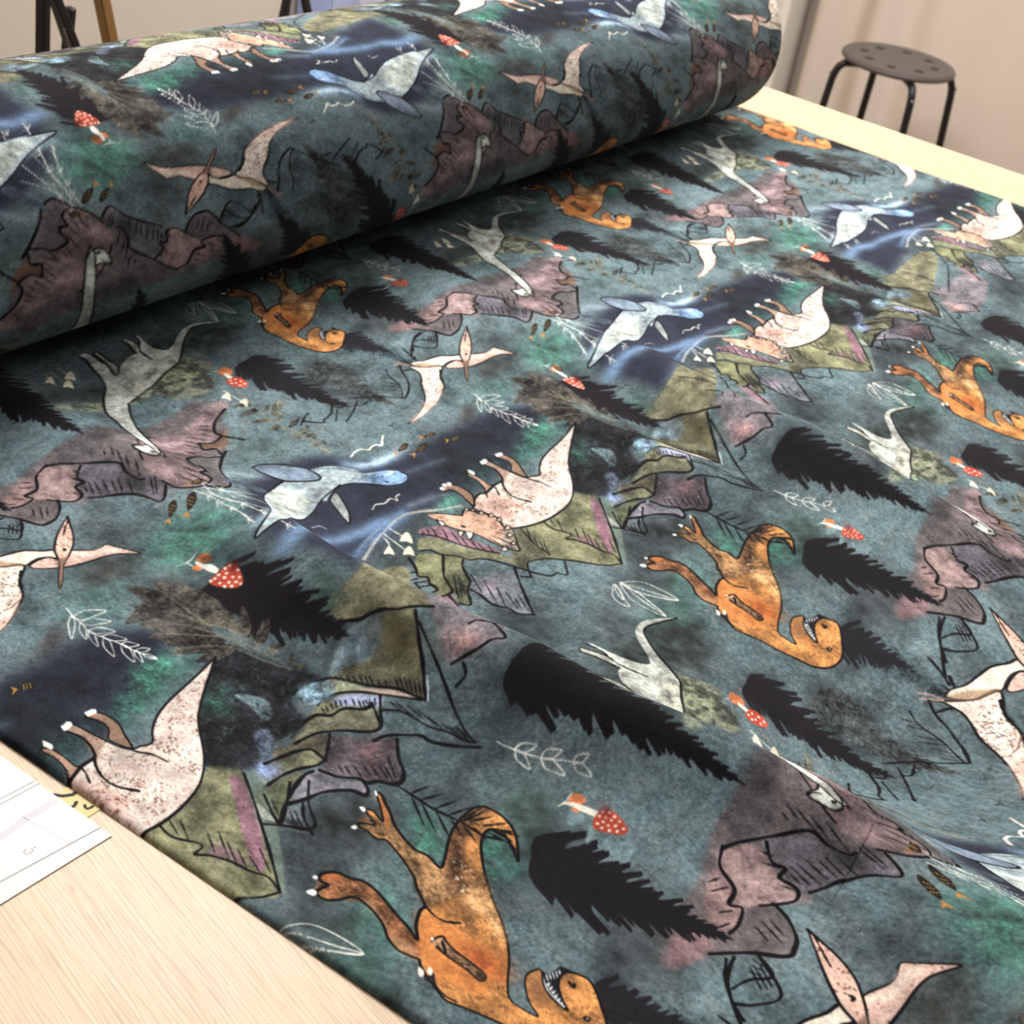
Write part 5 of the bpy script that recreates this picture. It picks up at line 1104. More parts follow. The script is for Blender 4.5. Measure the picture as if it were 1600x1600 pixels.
('S',(1519,642,1524,619),0.9,(206,210,204),0.85,1,0,1),
('S',(1519,642,1504,607),0.9,(206,210,204),0.85,1,0,1),
('S',(1519,642,1491,608),0.9,(206,210,204),0.85,1,0,1),
('S',(1477,520,1499,516),0.9,(206,210,204),0.85,1,0,1),
('S',(1477,520,1480,495),0.9,(206,210,204),0.85,1,0,1),
('S',(1477,520,1463,485),0.9,(206,210,204),0.85,1,0,1),
('S',(1477,520,1450,487),0.9,(206,210,204),0.85,1,0,1),
('S',(1596,769,1626,771),0.9,(206,210,204),0.85,1,0,1),
('S',(1596,769,1608,751),0.9,(206,210,204),0.85,1,0,1),
('S',(1596,769,1588,739),0.9,(206,210,204),0.85,1,0,1),
('S',(1596,769,1570,735),0.9,(206,210,204),0.85,1,0,1),
('S',(1505,363,1543,364),0.9,(206,210,204),0.85,1,0,1),
('S',(1505,363,1515,342),0.9,(206,210,204),0.85,1,0,1),
('S',(1505,363,1492,331),0.9,(206,210,204),0.85,1,0,1),
('S',(1505,363,1476,331),0.9,(206,210,204),0.85,1,0,1),
('S',(1544,507,1584,511),0.9,(206,210,204),0.85,1,0,1),
('S',(1544,507,1553,485),0.9,(206,210,204),0.85,1,0,1),
('S',(1544,507,1528,470),0.9,(206,210,204),0.85,1,0,1),
('S',(1544,507,1510,468),0.9,(206,210,204),0.85,1,0,1),
('S',(1524,714,1556,715),0.9,(206,210,204),0.85,1,0,1),
('S',(1524,714,1542,692),0.9,(206,210,204),0.85,1,0,1),
('S',(1524,714,1521,678),0.9,(206,210,204),0.85,1,0,1),
('S',(1524,714,1502,678),0.9,(206,210,204),0.85,1,0,1),
('S',(1554,623,1586,623),0.9,(206,210,204),0.85,1,0,1),
('S',(1554,623,1570,600),0.9,(206,210,204),0.85,1,0,1),
('S',(1554,623,1551,588),0.9,(206,210,204),0.85,1,0,1),
('S',(1554,623,1531,587),0.9,(206,210,204),0.85,1,0,1),
('S',(1555,529,1584,524),0.9,(206,210,204),0.85,1,0,1),
('S',(1555,529,1568,503),0.9,(206,210,204),0.85,1,0,1),
('S',(1555,529,1549,492),0.9,(206,210,204),0.85,1,0,1),
('S',(1555,529,1531,494),0.9,(206,210,204),0.85,1,0,1),
('S',(1615,373,1650,370),0.9,(206,210,204),0.85,1,0,1),
('S',(1615,373,1628,347),0.9,(206,210,204),0.85,1,0,1),
('S',(1615,373,1604,335),0.9,(206,210,204),0.85,1,0,1),
('S',(1615,373,1587,337),0.9,(206,210,204),0.85,1,0,1),
('F',(1448,834,1418,831,1389,807,1362,775,1394,782,1425,800),(40,32,26),1,0,None,1),
('F',(1362,775,1324,767,1340,761,1334,739),(180,120,54),1,0.2,None,0),
('S',(1416,821,1420,804),0.7,(176,140,70),0.9,0,0,0),
('S',(1401,811,1405,794),0.7,(176,140,70),0.9,0,0,0),
('S',(1386,801,1390,784),0.7,(176,140,70),0.9,0,0,0),
('F',(1528,821,1494,817,1461,791,1430,754,1466,762,1499,780),(40,32,26),1,0,None,1),
('F',(1430,754,1390,747,1405,738,1398,713),(180,120,54),1,0.2,None,0),
('S',(1491,807,1493,785),0.7,(176,140,70),0.9,0,0,0),
('S',(1472,793,1477,774),0.7,(176,140,70),0.9,0,0,0),
('S',(1458,784,1460,762),0.7,(176,140,70),0.9,0,0,0),
('F',(1607,856,1604,875,1584,876,1559,869,1565,851,1580,843),(40,32,26),1,0,None,1),
('F',(1559,869,1553,891,1546,872,1528,857),(180,120,54),1,0.2,None,0),
('S',(1597,869,1584,852),0.7,(176,140,70),0.9,0,0,0),
('S',(1589,873,1574,853),0.7,(176,140,70),0.9,0,0,0),
('S',(1580,874,1567,856),0.7,(176,140,70),0.9,0,0,0),
('F',(52,550,33,564,2,556,-33,538,-9,529,19,529),(40,32,26),1,0,None,1),
('F',(2437,538,2411,550,2414,535,2398,517),(180,120,54),1,0.2,None,0),
('S',(26,555,18,536),0.7,(176,140,70),0.9,0,0,0),
('S',(10,553,3,534),0.7,(176,140,70),0.9,0,0,0),
('S',(2466,551,2459,532),0.7,(176,140,70),0.9,0,0,0),
('F',(126,498,102,512,65,502,25,480,55,471,88,474),(40,32,26),1,0,None,1),
('F',(2495,480,2464,492,2469,475,2452,455),(180,120,54),1,0.2,None,0),
('S',(94,502,87,481),0.7,(176,140,70),0.9,0,0,0),
('S',(76,499,68,478),0.7,(176,140,70),0.9,0,0,0),
('S',(59,496,52,475),0.7,(176,140,70),0.9,0,0,0),
('F',(228,527,217,544,189,546,156,541,172,526,196,518),(40,32,26),1,0,None,1),
('F',(156,541,141,563,136,545,115,530),(180,120,54),1,0.2,None,0),
('S',(210,541,195,523),0.7,(176,140,70),0.9,0,0,0),
('S',(197,544,182,525),0.7,(176,140,70),0.9,0,0,0),
('S',(185,546,170,528),0.7,(176,140,70),0.9,0,0,0),
('F',(307,433,295,448,269,453,237,451,254,437,277,428),(40,32,26),1,0,None,1),
('F',(237,451,225,474,219,456,197,443),(180,120,54),1,0.2,None,0),
('S',(290,448,275,430),0.7,(176,140,70),0.9,0,0,0),
('S',(278,451,262,434),0.7,(176,140,70),0.9,0,0,0),
('S',(266,454,250,437),0.7,(176,140,70),0.9,0,0,0),
('F',(1680,819,1734,769,1794,705,1823,657,1768,647,1714,719,1681,786),(78,92,108),0.95,0.4,'wash',1),
('F',(2340,400,2337,430,2303,471,2251,504,2209,535,2171,599,2135,644,2094,672,2047,682,1989,603,1977,507,1999,502,2058,529,2103,527,2144,500,2183,458,2227,409,2278,376,2321,376),(150,172,188),1,0.3,'pale',1),
('F',(2205,540,2092,540,1980,516,1867,454,1755,417,1642,405,1530,405,1395,409,1507,462,1620,520,1732,598,1845,659,1946,696,2070,694,2160,643),(160,178,184),1,0.4,'pale',1),
('S',(1530,405,1395,409,1507,462,1620,520,1732,598,1845,659,1946,696,2070,694),1.495,(13,11,14),1,0,0,1),
('S',(2092,540,1980,516,1867,454,1755,417,1642,405),1.15,(13,11,14),1,0,0,1),
('F',(2340,400,2336,429,2301,470,2253,496,2190,495,2212,425,2278,376,2321,376),(112,150,200),0.85,3,'wash',1),
('F',(1935,530,1777,448,1620,421,1530,427,1642,503,1777,606,1890,655),(168,172,154),0.6,6,'wash',1),
('S',(1939,503,1885,643),1.1,(214,220,214),0.8,1,0,1),
('S',(1894,493,1842,620),1.1,(214,220,214),0.8,1,0,1),
('S',(1849,483,1800,598),1.1,(214,220,214),0.8,1,0,1),
('S',(1804,472,1757,575),1.1,(214,220,214),0.8,1,0,1),
('S',(1759,462,1714,553),1.1,(214,220,214),0.8,1,0,1),
('S',(1714,452,1671,530),1.1,(214,220,214),0.8,1,0,1),
('S',(1669,442,1629,507),1.1,(214,220,214),0.8,1,0,1),
('S',(1624,431,1586,485),1.1,(214,220,214),0.8,1,0,1),
('S',(1579,421,1543,462),1.1,(214,220,214),0.8,1,0,1),
('S',(1999,502,2058,529,2103,527,2144,500,2183,458,2225,407,2276,374,2320,375,2341,399,2334,428),1.495,(13,11,14),1,0,0,1),
('S',(2080,688,2135,645,2172,600,2209,535,2251,504),0.9,(60,76,104),0.9,0,0,1),
('F',(1906,837,1942,840,1999,804,2041,748,2068,696,2070,635,2044,620,1976,670,1946,696,1927,736,1908,797),(112,128,146),1,0,'pale',1),
('S',(1906,837,1942,840,1999,804,2041,748,2068,696,2070,635,2044,620,1976,670,1946,696,1927,736,1908,797,1906,837),1.61,(13,11,14),1,0,0,1),
('F',(1996,493,2032,514,2046,505,2026,442,1997,380,1957,334,1966,383,1983,448),(120,126,126),1,0,'wash',1),
('S',(1996,493,2032,514,2046,505,2026,442,1997,380,1957,334,1966,383,1983,448,1996,493),1.265,(13,11,14),1,0,0,1),
('B',(1937,823),7,4,0.2,(52,60,78),0.7),
('S',(2247,460,2275,456,2310,442),1,(30,34,60),1,0,0,1),
('S',(2239,429,2245,421),1.6,(24,26,40),1,0,0,1),
('S',(2260,456,2270,460),0.9,(236,236,232),1,0,0,1),
('S',(2270,454,2281,458),0.9,(236,236,232),1,0,0,1),
('S',(2280,451,2291,455),0.9,(236,236,232),1,0,0,1),
('S',(2291,449,2302,453),0.9,(236,236,232),1,0,0,1),
('S',(2301,446,2312,450),0.9,(236,236,232),1,0,0,1),
('F',(1876,1903,1894,1906,1900,1828,1911,1750,1887,1698,1877,1718,1884,1815),(160,162,150),1,0,'pale',1),
('S',(1876,1903,1894,1906,1900,1828,1911,1750,1887,1698,1877,1718,1884,1815,1876,1903),1.265,(13,11,14),1,0,0,1),
('F',(2002,1940,2024,1955,2037,1914,2039,1857,2021,1804,2004,1825,2008,1888),(160,162,150),1,0,'pale',1),
('S',(2002,1940,2024,1955,2037,1914,2039,1857,2021,1804,2004,1825,2008,1888,2002,1940),1.265,(13,11,14),1,0,0,1),
('F',(1831,1912,1855,1928,1866,1895,1874,1835,1881,1775,1878,1706,1870,1666,1816,1634,1831,1723,1833,1799,1839,1872),(186,190,180),1,0.3,'pale',1),
('F',(2517,1844,2451,1883,2368,1911,2304,1906,2240,1866,2178,1804,2130,1766,2101,1775,2082,1815,2074,1881,2078,1944,2063,1952,2058,1896,2024,1834,2010,1809,1974,1799,1929,1764,1892,1706,1872,1679,1831,1667,1795,1605,1755,1542,1709,1453,1698,1377,1666,1262,1622,1145,1593,1067,1596,1025,1641,1081,1706,1214,1743,1313,1775,1389,1815,1466,1838,1492,1896,1518,1964,1549,2024,1591,2082,1624,2124,1651,2166,1712,2205,1772,2258,1833,2317,1880,2386,1880,2511,1841),(186,190,180),1,0.3,'pale',1),
('F',(1857,1518,1902,1528,2039,1594,2115,1648,2109,1683,2017,1668,1926,1635,1866,1609),(152,154,138),0.7,6,'mottle',1),
('F',(1645,1085,1616,1056,1592,1046,1565,1043,1540,1061,1533,1103,1538,1130,1559,1130,1588,1117,1616,1122),(196,200,188),1,0.4,'pale',1),
('S',(1645,1085,1616,1056,1592,1046,1565,1043,1540,1061,1533,1103,1538,1130,1559,1130,1588,1117,1616,1122),1.495,(13,11,14),1,0,0,1),
('S',(1579,1062,1569,1067,1578,1071,1583,1062),1.15,(13,11,14),1,0,0,1),
('S',(1576,1102,1562,1121,1544,1129),1.035,(13,11,14),1,0,0,1),
('S',(1831,1912,1839,1872,1833,1799,1831,1723,1817,1647,1795,1605,1755,1542,1709,1453,1698,1377,1666,1262,1622,1145,1593,1067,1596,1025),1.725,(13,11,14),1,0,0,1),
('S',(1596,1025,1641,1081,1706,1214,1743,1313,1775,1389,1815,1466,1826,1488),1.725,(13,11,14),1,0,0,1),
('S',(1838,1492,1896,1518,1964,1549,2024,1591,2082,1624,2124,1651,2166,1712,2205,1772,2258,1833,2317,1880,2386,1880,2513,1844),1.725,(13,11,14),1,0,0,1),
('S',(1875,1898,1876,1825,1885,1787,1877,1707),1.495,(13,11,14),1,0,0,1),
('S',(1892,1706,1911,1750),1.38,(13,11,14),1,0,0,1),
('S',(2042,1873,2024,1818,2026,1768,2033,1729),1.495,(13,11,14),1,0,0,1),
('S',(2063,1952,2058,1896,2039,1866),1.495,(13,11,14),1,0,0,1),
('S',(2002,1940,2008,1888,2004,1825),1.495,(13,11,14),1,0,0,1),
('F',(316,233,349,234,361,226,380,194,382,147,355,96,331,50,310,78,301,122,331,144,344,178,329,211),(142,112,92),1,0,'speck',1),
('S',(316,233,349,234,361,226,380,194,382,147,355,96,331,50,310,78,301,122,331,144,344,178,329,211,316,233),1.38,(13,11,14),1,0,0,1),
('F',(94,231,110,220,119,204,124,161,123,118,135,96,108,47,49,71,88,123,98,175,88,218),(168,134,114),1,0,'speck',1),
('S',(94,231,110,220,119,204,124,161,123,118,135,96,108,47,49,71,88,123,98,175,88,218,94,231),1.38,(13,11,14),1,0,0,1),
('F',(898,150,816,107,712,54,624,4,563,-46,509,-99,446,-146,375,-178,295,-190,198,-191,112,-179,41,-158,-29,-124,-42,-91,-32,-24,-50,22,-61,62,-13,97,37,107,68,93,138,103,198,100,213,110,230,143,234,185,215,234,230,242,258,234,272,183,285,129,301,79,323,48,355,37,401,23,450,58,511,87,588,106,672,118,767,129,846,142),(222,205,195),1,0.3,'speck',1),
('F',(215,234,230,242,258,234,272,183,285,129,227,101,170,73,205,115,234,185),(142,112,92),0.75,2.5,'speck',1),
('F',(-16,94,77,93,136,-13,144,-83,-24,-62,-50,22),(208,160,146),0.6,6,'speck',1),
('S',(898,150,816,107,712,54,624,4,563,-46,509,-99,446,-146,375,-178,295,-190,198,-191,112,-179,41,-158,-29,-124,-42,-91,-32,-24,-50,22,-61,62,-13,97,37,107,68,93,138,103,198,100,213,110,230,143,234,185,215,234,230,242,258,234,272,183,285,129,301,79,323,48,355,37,401,23,450,58,511,87,588,106,672,118,767,129,846,142,898,150),1.84,(13,11,14),1,0,0,1),
('S',(213,110,178,78,157,32,164,-16,203,-70),1.84,(13,11,14),1,0,0,1),
('S',(308,76,329,30,360,-11,372,-56),1.61,(13,11,14),1,0,0,1),
('S',(88,123,64,90,49,71),1.495,(13,11,14),1,0,0,1),
('S',(135,107,128,79,108,47),1.495,(13,11,14),1,0,0,1),
('F',(2397,236,2431,239,2448,225,2469,191,2477,151,2470,117,2423,71,2421,105,2430,161,2422,204,2385,220),(142,112,92),1,0,'speck',1),
('S',(2397,236,2431,239,2448,225,2469,191,2477,151,2470,117,2423,71,2421,105,2430,161,2422,204,2385,220,2397,236),1.61,(13,11,14),1,0,0,1),
('F',(2225,2876,2266,2840,2303,2799,2330,2769,2368,2788,2397,2768,2396,2738,2425,2731,2427,2694,2447,2672,2438,2636,2427,2610,2412,2584,2444,2569,2385,2501,2354,2465,2325,2504,2311,2536,2301,2585,2289,2647,2251,2716,2230,2771,2226,2825),(212,168,142),1,0.3,'speck',1),
('F',(2417,2591,2444,2569,2385,2501,2354,2465,2325,2504,2311,2536),(150,140,128),0.8,1.5,None,1),
('S',(2225,171,2266,135,2303,94,2330,64),1.15,(13,11,14),0.8,0,0,1),
('S',(2226,2825,2230,2771,2251,2716,2289,2647,2301,2585,2311,2536,2325,2504,2354,2465,2385,2501,2444,2569),1.38,(13,11,14),1,0,0,1),
('S',(2330,2769,2368,2788,2397,2768,2396,2738,2425,2731,2427,2694,2447,2672,2438,2636,2427,2610,2430,2587),1.61,(13,11,14),1,0,0,1),
('F',(2362,80,2385,86,2380,68,2368,72),(206,192,172),1,0,None,1),
('S',(2362,80,2385,86,2380,68,2368,72,2362,80),1.035,(13,11,14),1,0,0,1),
('F',(2384,60,2404,65,2400,49,2389,52),(206,192,172),1,0,None,1),
('S',(2384,60,2404,65,2400,49,2389,52,2384,60),1.035,(13,11,14),1,0,0,1),
('F',(2396,25,2425,32,2419,10,2404,15),(206,192,172),1,0,None,1),
('S',(2396,25,2425,32,2419,10,2404,15,2396,25),1.035,(13,11,14),1,0,0,1),
('F',(2420,2691,2449,2698,2443,2677,2428,2681),(206,192,172),1,0,None,1),
('S',(2420,2691,2449,2698,2443,2677,2428,2681,2420,2691),1.035,(13,11,14),1,0,0,1),
('F',(2429,2652,2458,2659,2452,2638,2437,2642),(206,192,172),1,0,None,1),
('S',(2429,2652,2458,2659,2452,2638,2437,2642,2429,2652),1.035,(13,11,14),1,0,0,1),
('F',(2414,2596,2448,2603,2440,2579,2422,2584),(206,192,172),1,0,None,1),
('S',(2414,2596,2448,2603,2440,2579,2422,2584,2414,2596),1.035,(13,11,14),1,0,0,1),
('F',(2382,2560,2415,2567,2408,2543,2391,2548),(206,192,172),1,0,None,1),
('S',(2382,2560,2415,2567,2408,2543,2391,2548,2382,2560),1.035,(13,11,14),1,0,0,1),
('F',(2293,2516,2326,2523,2319,2498,2301,2503),(206,192,172),1,0,None,1),
('S',(2293,2516,2326,2523,2319,2498,2301,2503,2293,2516),1.035,(13,11,14),1,0,0,1),
('F',(2353,2514,2380,2520,2374,2500,2360,2504),(206,192,172),1,0,None,1),
('S',(2353,2514,2380,2520,2374,2500,2360,2504,2353,2514),1.035,(13,11,14),1,0,0,1),
('S',(2337,2600,2356,2542),1.035,(16,14,17),0.95,1,0,0),
('S',(2367,2610,2390,2567),1.035,(16,14,17),0.95,1,0,0),
('S',(2311,2600,2319,2534),1.035,(16,14,17),0.95,1,0,0),
('S',(2316,2575,2321,2530),1.035,(16,14,17),0.95,1,0,0),
('S',(2373,2557,2390,2528),1.035,(16,14,17),0.95,1,0,0),
('S',(2347,2551,2370,2491),1.035,(16,14,17),0.95,1,0,0),
('S',(2336,2528,2355,2473),1.035,(16,14,17),0.95,1,0,0),
('S',(2319,2542,2340,2489),1.035,(16,14,17),0.95,1,0,0),
('S',(2386,2604,2409,2582),1.035,(16,14,17),0.95,1,0,0),
('F',(2223,116,2239,84,2215,74),(238,234,224),1,0,None,1),
('S',(2223,116,2239,84,2215,74,2223,116),1.035,(13,11,14),1,0,0,1),
('F',(2242,2715,2258,2696,2221,2684),(238,234,224),1,0,None,1),
('S',(2242,2715,2258,2696,2221,2684,2242,2715),1.035,(13,11,14),1,0,0,1),
('F',(2264,2693,2284,2663,2239,2647),(238,234,224),1,0,None,1),
('S',(2264,2693,2284,2663,2239,2647,2264,2693),1.035,(13,11,14),1,0,0,1),
('S',(2280,18,2285,8),2.3,(13,11,14),1,0,0,1),
('S',(2228,159,2254,102,2277,71),0.7,(120,70,60),0.8,0,0,1),
('F',(2426,235,2432,247,2425,253,2413,255,2410,243,2413,234),(238,234,226),1,0,None,1),
('F',(2402,227,2407,240,2401,245,2388,247,2385,235,2388,227),(238,234,226),1,0,None,1),
('F',(2444,223,2454,236,2451,244,2441,250,2433,237,2432,227),(238,234,226),1,0,None,1),
('F',(115,224,127,232,129,241,124,249,114,239,108,230),(238,234,226),1,0,None,1),
('F',(118,215,130,224,131,232,127,240,116,231,111,222),(238,234,226),1,0,None,1),
('F',(120,206,133,215,134,224,130,232,119,222,114,213),(238,234,226),1,0,None,1),
('F',(226,230,236,242,232,249,222,255,214,242,213,233),(238,234,226),1,0,None,1),
('F',(239,230,249,242,245,250,234,255,227,243,226,233),(238,234,226),1,0,None,1),
('F',(251,231,261,243,258,250,247,256,240,243,239,234),(238,234,226),1,0,None,1),
('F',(340,226,348,237,344,243,333,247,327,236,328,227),(238,234,226),1,0,None,1),
('F',(352,224,360,235,356,241,345,245,339,234,340,225),(238,234,226),1,0,None,1),
('F',(364,222,372,233,368,239,357,243,351,232,352,223),(238,234,226),1,0,None,1),
('F',(754,871,797,874,844,865,866,837,926,850,958,840,1004,809,1036,800,1074,803,1089,779,1110,743,1131,693,1092,721,1054,744,1005,757,947,765,885,778,845,792,788,822,749,852),(207,171,157),1,0,'speck',1),
('S',(754,871,797,874,844,865,866,837,926,850,958,840,1004,809,1036,800,1074,803,1089,779,1110,743,1131,693,1092,721,1054,744,1005,757,947,765,885,778,845,792,788,822,749,852,754,871),1.265,(13,11,14),1,0,0,1),
('F',(936,846,1001,807,1064,796,1093,744,1034,773,963,792),(228,206,188),0.8,2,None,1),
('F',(589,999,612,968,664,921,732,884,707,856,659,828,618,779,592,755,542,729,448,690,373,674,284,658,185,658,262,675,346,706,405,733,460,778,504,831,567,884,591,929),(226,211,198),1,0,'speck',1),
('S',(589,999,612,968,664,921,732,884,707,856,659,828,618,779,592,755,542,729,448,690,373,674,284,658,185,658,262,675,346,706,405,733,460,778,504,831,567,884,591,929,589,999),1.38,(13,11,14),1,0,0,1),
('F',(574,743,448,690,373,674,284,658,190,658,341,704,406,733,458,718),(207,171,157),0.8,3,'speck',1),
('S',(701,860,658,829,623,787),2.53,(13,11,14),1,0,0,1),
('S',(591,755,525,742,486,746),1,(110,70,56),0.8,0,0,1),
('F',(610,993,646,995,696,969,750,958,805,941,856,904,899,883,896,860,868,845,845,866,815,880,776,881,742,877,722,898,664,921,631,954),(226,214,196),1,0,None,1),
('S',(610,993,646,995,696,969,750,958,805,941,856,904,899,883,896,860,868,845,845,866,815,880,776,881,742,877,722,898,664,921,631,954,610,993),1.495,(13,11,14),1,0,0,1),
('F',(610,993,670,963,721,912,744,878,664,921,626,957),(150,116,88),0.75,3,None,1),
('S',(599,992,585,1030,559,1065),1,(190,150,138),1,0,0,1),
('S',(595,989,573,1020,545,1046),1,(190,150,138),1,0,0,1),
('S',(586,989,570,1010,543,1025),0.9,(70,54,52),1,0,0,1),
('F',(1092,1004,1032,974,976,944,923,907,890,876,865,836,832,801,780,757,739,716,792,749,853,800,925,837,986,876,1030,919,1060,960),(212,172,154),1,0,'speck',1),
('S',(1092,1004,1032,974,976,944,923,907,890,876,865,836,832,801,780,757,739,716,792,749,853,800,925,837,986,876,1030,919,1060,960,1092,1004),1.38,(13,11,14),1,0,0,1),
('F',(865,836,832,801,780,757,739,716,792,749,853,800,900,826),(132,98,82),0.85,1.5,None,1),
('S',(1078,987,1028,955,993,930),1.035,(13,11,14),1,0,0,1),
('S',(931,873,929,860,922,863),1.495,(13,11,14),1,0,0,1),
('F',(754,2124,759,2110,734,2082,708,2053,678,2028,652,1988,633,1945,637,1906,621,1863,664,1865,732,1880,793,1887,843,1884,893,1874,925,1855,933,1819,922,1774,885,1734,803,1698,839,1727,863,1759,860,1799,829,1810,778,1799,704,1764,628,1717,568,1670,504,1631,442,1605,376,1584,328,1560,322,1525,333,1483,357,1515,393,1541,436,1556,472,1546,486,1531,445,1510,420,1477,415,1431,441,1456,473,1478,511,1485,538,1474,553,1450,557,1421,535,1395,493,1364,469,1344,433,1329,386,1330,344,1346,302,1384,281,1427,256,1474,236,1523,217,1586,201,1633,186,1674,202,1711,224,1747,245,1773,260,1785,252,1809,249,1840,268,1874,303,1903,325,1936,337,1971,333,2003,294,2026,265,2053,267,2079,287,2082,322,2071,318,2090,330,2102,358,2097,386,2071,393,2039,411,2006,407,1970,387,1928,364,1888,347,1851,323,1815,373,1838,430,1849,459,1847,503,1887,535,1908,568,1949,594,1992,606,2022,592,2043,597,2078,598,2105,616,2102,630,2076,641,2071,660,2106,674,2116,679,2093,664,2058,704,2083),(198,130,68),1,0.3,'rexspeck',1),
('F',(330,2102,358,2097,386,2071,411,2006,407,1970,364,1888,323,1815,260,1785,249,1840,303,1903,337,1971,294,2026,267,2079),(104,66,44),0.92,2,'rough',1),
('F',(341,2102,380,2075,370,2049,331,2086),(176,98,50),0.8,1.5,None,1),
('F',(337,1971,303,1903,249,1840,260,1785,297,1822,294,1873,354,1952),(178,132,96),0.6,2.5,None,1),
('F',(660,2106,664,2058,704,2083,754,2124,708,2053,652,1988,621,1863,585,1786,511,1813,459,1847,568,1949,606,2022,598,2105),(122,92,62),0.88,3,'rough',1),
('F',(752,2108,703,2054,643,2033,665,2057),(168,96,52),0.8,1.5,None,1),
('F',(679,1865,793,1887,843,1884,925,1855,928,1825,859,1846,760,1839,651,1807,610,1777,557,1813,609,1848),(84,58,40),0.88,4,'rough',1),
('F',(420,1851,441,1808,448,1727,449,1656,395,1611,335,1616,278,1616,256,1673,225,1738,280,1789),(214,124,58),0.7,8,None,1),
('B',(389,1649),11,16,0.6,(196,92,44),0.7),
('F',(394,1540,438,1554,470,1546,484,1532,445,1510,420,1477,367,1484,362,1506),(160,106,66),0.8,2,None,1),
('F',(484,1530,490,1514,522,1503,544,1494,550,1456,535,1476,490,1483,453,1465,416,1434,424,1479),(26,26,34),1,0.3,None,1),
('S',(479,1527,445,1505,428,1474,421,1444),1,(220,224,226),1,0,0,1),
('F',(454,1508,471,1500,447,1499),(226,228,230),1,0.1,None,0),
('F',(447,1498,464,1491,441,1489),(226,228,230),1,0.1,None,0),
('F',(440,1488,457,1481,436,1479),(226,228,230),1,0.1,None,0),
('F',(433,1478,450,1472,431,1469),(226,228,230),1,0.1,None,0),
('F',(427,1468,443,1462,426,1459),(226,228,230),1,0.1,None,0),
('F',(421,1458,436,1453,421,1448),(226,228,230),1,0.1,None,0),
('S',(483,1516,468,1506),0.9,(226,228,230),1,1,0,1),
('S',(494,1511,478,1501),0.9,(226,228,230),1,1,0,1),
('S',(505,1506,488,1495),0.9,(226,228,230),1,1,0,1),
('S',(516,1500,498,1490),0.9,(226,228,230),1,1,0,1),
('S',(527,1495,508,1485),0.9,(226,228,230),1,1,0,1),
('S',(754,2124,759,2110,734,2082,708,2053,678,2028,652,1988,633,1945,637,1906,621,1863,664,1865,732,1880,793,1887,843,1884,893,1874,925,1855,933,1819,922,1774,885,1734,803,1698,839,1727,863,1759,860,1799,829,1810,778,1799,704,1764,628,1717,568,1670,504,1631,442,1605,376,1584,328,1560,322,1525,333,1483,357,1515,393,1541,436,1556,472,1546,486,1531,445,1510,420,1477,415,1431,441,1456,473,1478,511,1485,538,1474,553,1450,557,1421,535,1395,493,1364,469,1344,433,1329,386,1330,344,1346,302,1384,281,1427,256,1474,236,1523,217,1586,201,1633,186,1674,202,1711,224,1747,245,1773,260,1785,252,1809,249,1840,268,1874,303,1903,325,1936,337,1971,333,2003,294,2026,265,2053,267,2079,287,2082,322,2071,318,2090,330,2102,358,2097,386,2071,393,2039,411,2006,407,1970,387,1928,364,1888,347,1851,323,1815,373,1838,430,1849,459,1847,503,1887,535,1908,568,1949,594,1992,606,2022,592,2043,597,2078,598,2105,616,2102,630,2076,641,2071,660,2106,674,2116,679,2093,664,2058,704,2083,754,2124),1.61,(13,11,14),1,0,0,1),
('S',(459,1847,444,1816,446,1785,472,1751),1.495,(13,11,14),1,0,0,1),
('F',(585,1786,694,1760,628,1717,568,1670,504,1631,504,1655,549,1713,530,1756),(178,140,98),0.6,6,'rough',1),
('F',(346,1786,373,1779,389,1769,378,1755,366,1723,361,1682,350,1635,320,1639,328,1680,331,1727,338,1766),(142,106,76),1,0.5,'rough',1),
('S',(346,1786,373,1779,389,1769,378,1755,366,1723,361,1682,350,1635,320,1639,328,1680,331,1727,338,1766),1.265,(13,11,14),1,0,0,1),
('S',(372,1765,335,1741,340,1764),1.61,(13,11,14),1,0,0,1),
('S',(231,1767,210,1738,245,1740,217,1722,199,1687,203,1655),1.6,(32,30,34),1,0,0,1),
('F',(213,1752,231,1757,236,1766,235,1775,218,1768,208,1761),(228,226,216),1,0,None,1),
('F',(235,1739,251,1742,258,1749,260,1757,245,1753,234,1747),(228,226,216),1,0,None,1),
('F',(356,1784,363,1786,364,1789,360,1792,354,1789,351,1786),(228,226,216),1,0,None,1),
('S',(509,1462,500,1446,515,1448),1.495,(13,11,14),1,0,0,1),
('F',(424,1394,439,1392,442,1378,425,1379),(24,20,20),1,0.3,None,1),
('F',(431,1385,431,1382,434,1382,438,1383,436,1386,434,1387),(220,220,210),1,0,None,1),
('F',(271,2080,276,2092,267,2099,251,2103,249,2091,254,2082),(240,238,232),1,0,None,1),
('F',(325,2103,329,2110,325,2114,317,2116,314,2110,316,2105),(240,238,232),1,0,None,1),
('F',(589,2105,594,2113,588,2118,577,2121,575,2113,578,2107),(240,238,232),1,0,None,1),
('F',(667,2116,675,2124,673,2131,666,2137,660,2128,658,2120),(240,238,232),1,0,None,1),
('F',(744,2116,754,2120,759,2126,761,2133,751,2128,744,2122),(240,238,232),1,0,None,1),
('S',(679,1811,678,1807),0.8,(232,216,184),0.8,0,0,1),
('S',(719,1808,718,1805),0.8,(232,216,184),0.8,0,0,1),
('S',(667,1816,666,1813),0.8,(232,216,184),0.8,0,0,1),
('S',(686,1824,685,1821),0.8,(232,216,184),0.8,0,0,1),
('S',(674,1794,672,1791),0.8,(232,216,184),0.8,0,0,1),
('S',(616,1816,615,1813),0.8,(232,216,184),0.8,0,0,1),
('S',(626,1817,625,1814),0.8,(232,216,184),0.8,0,0,1),
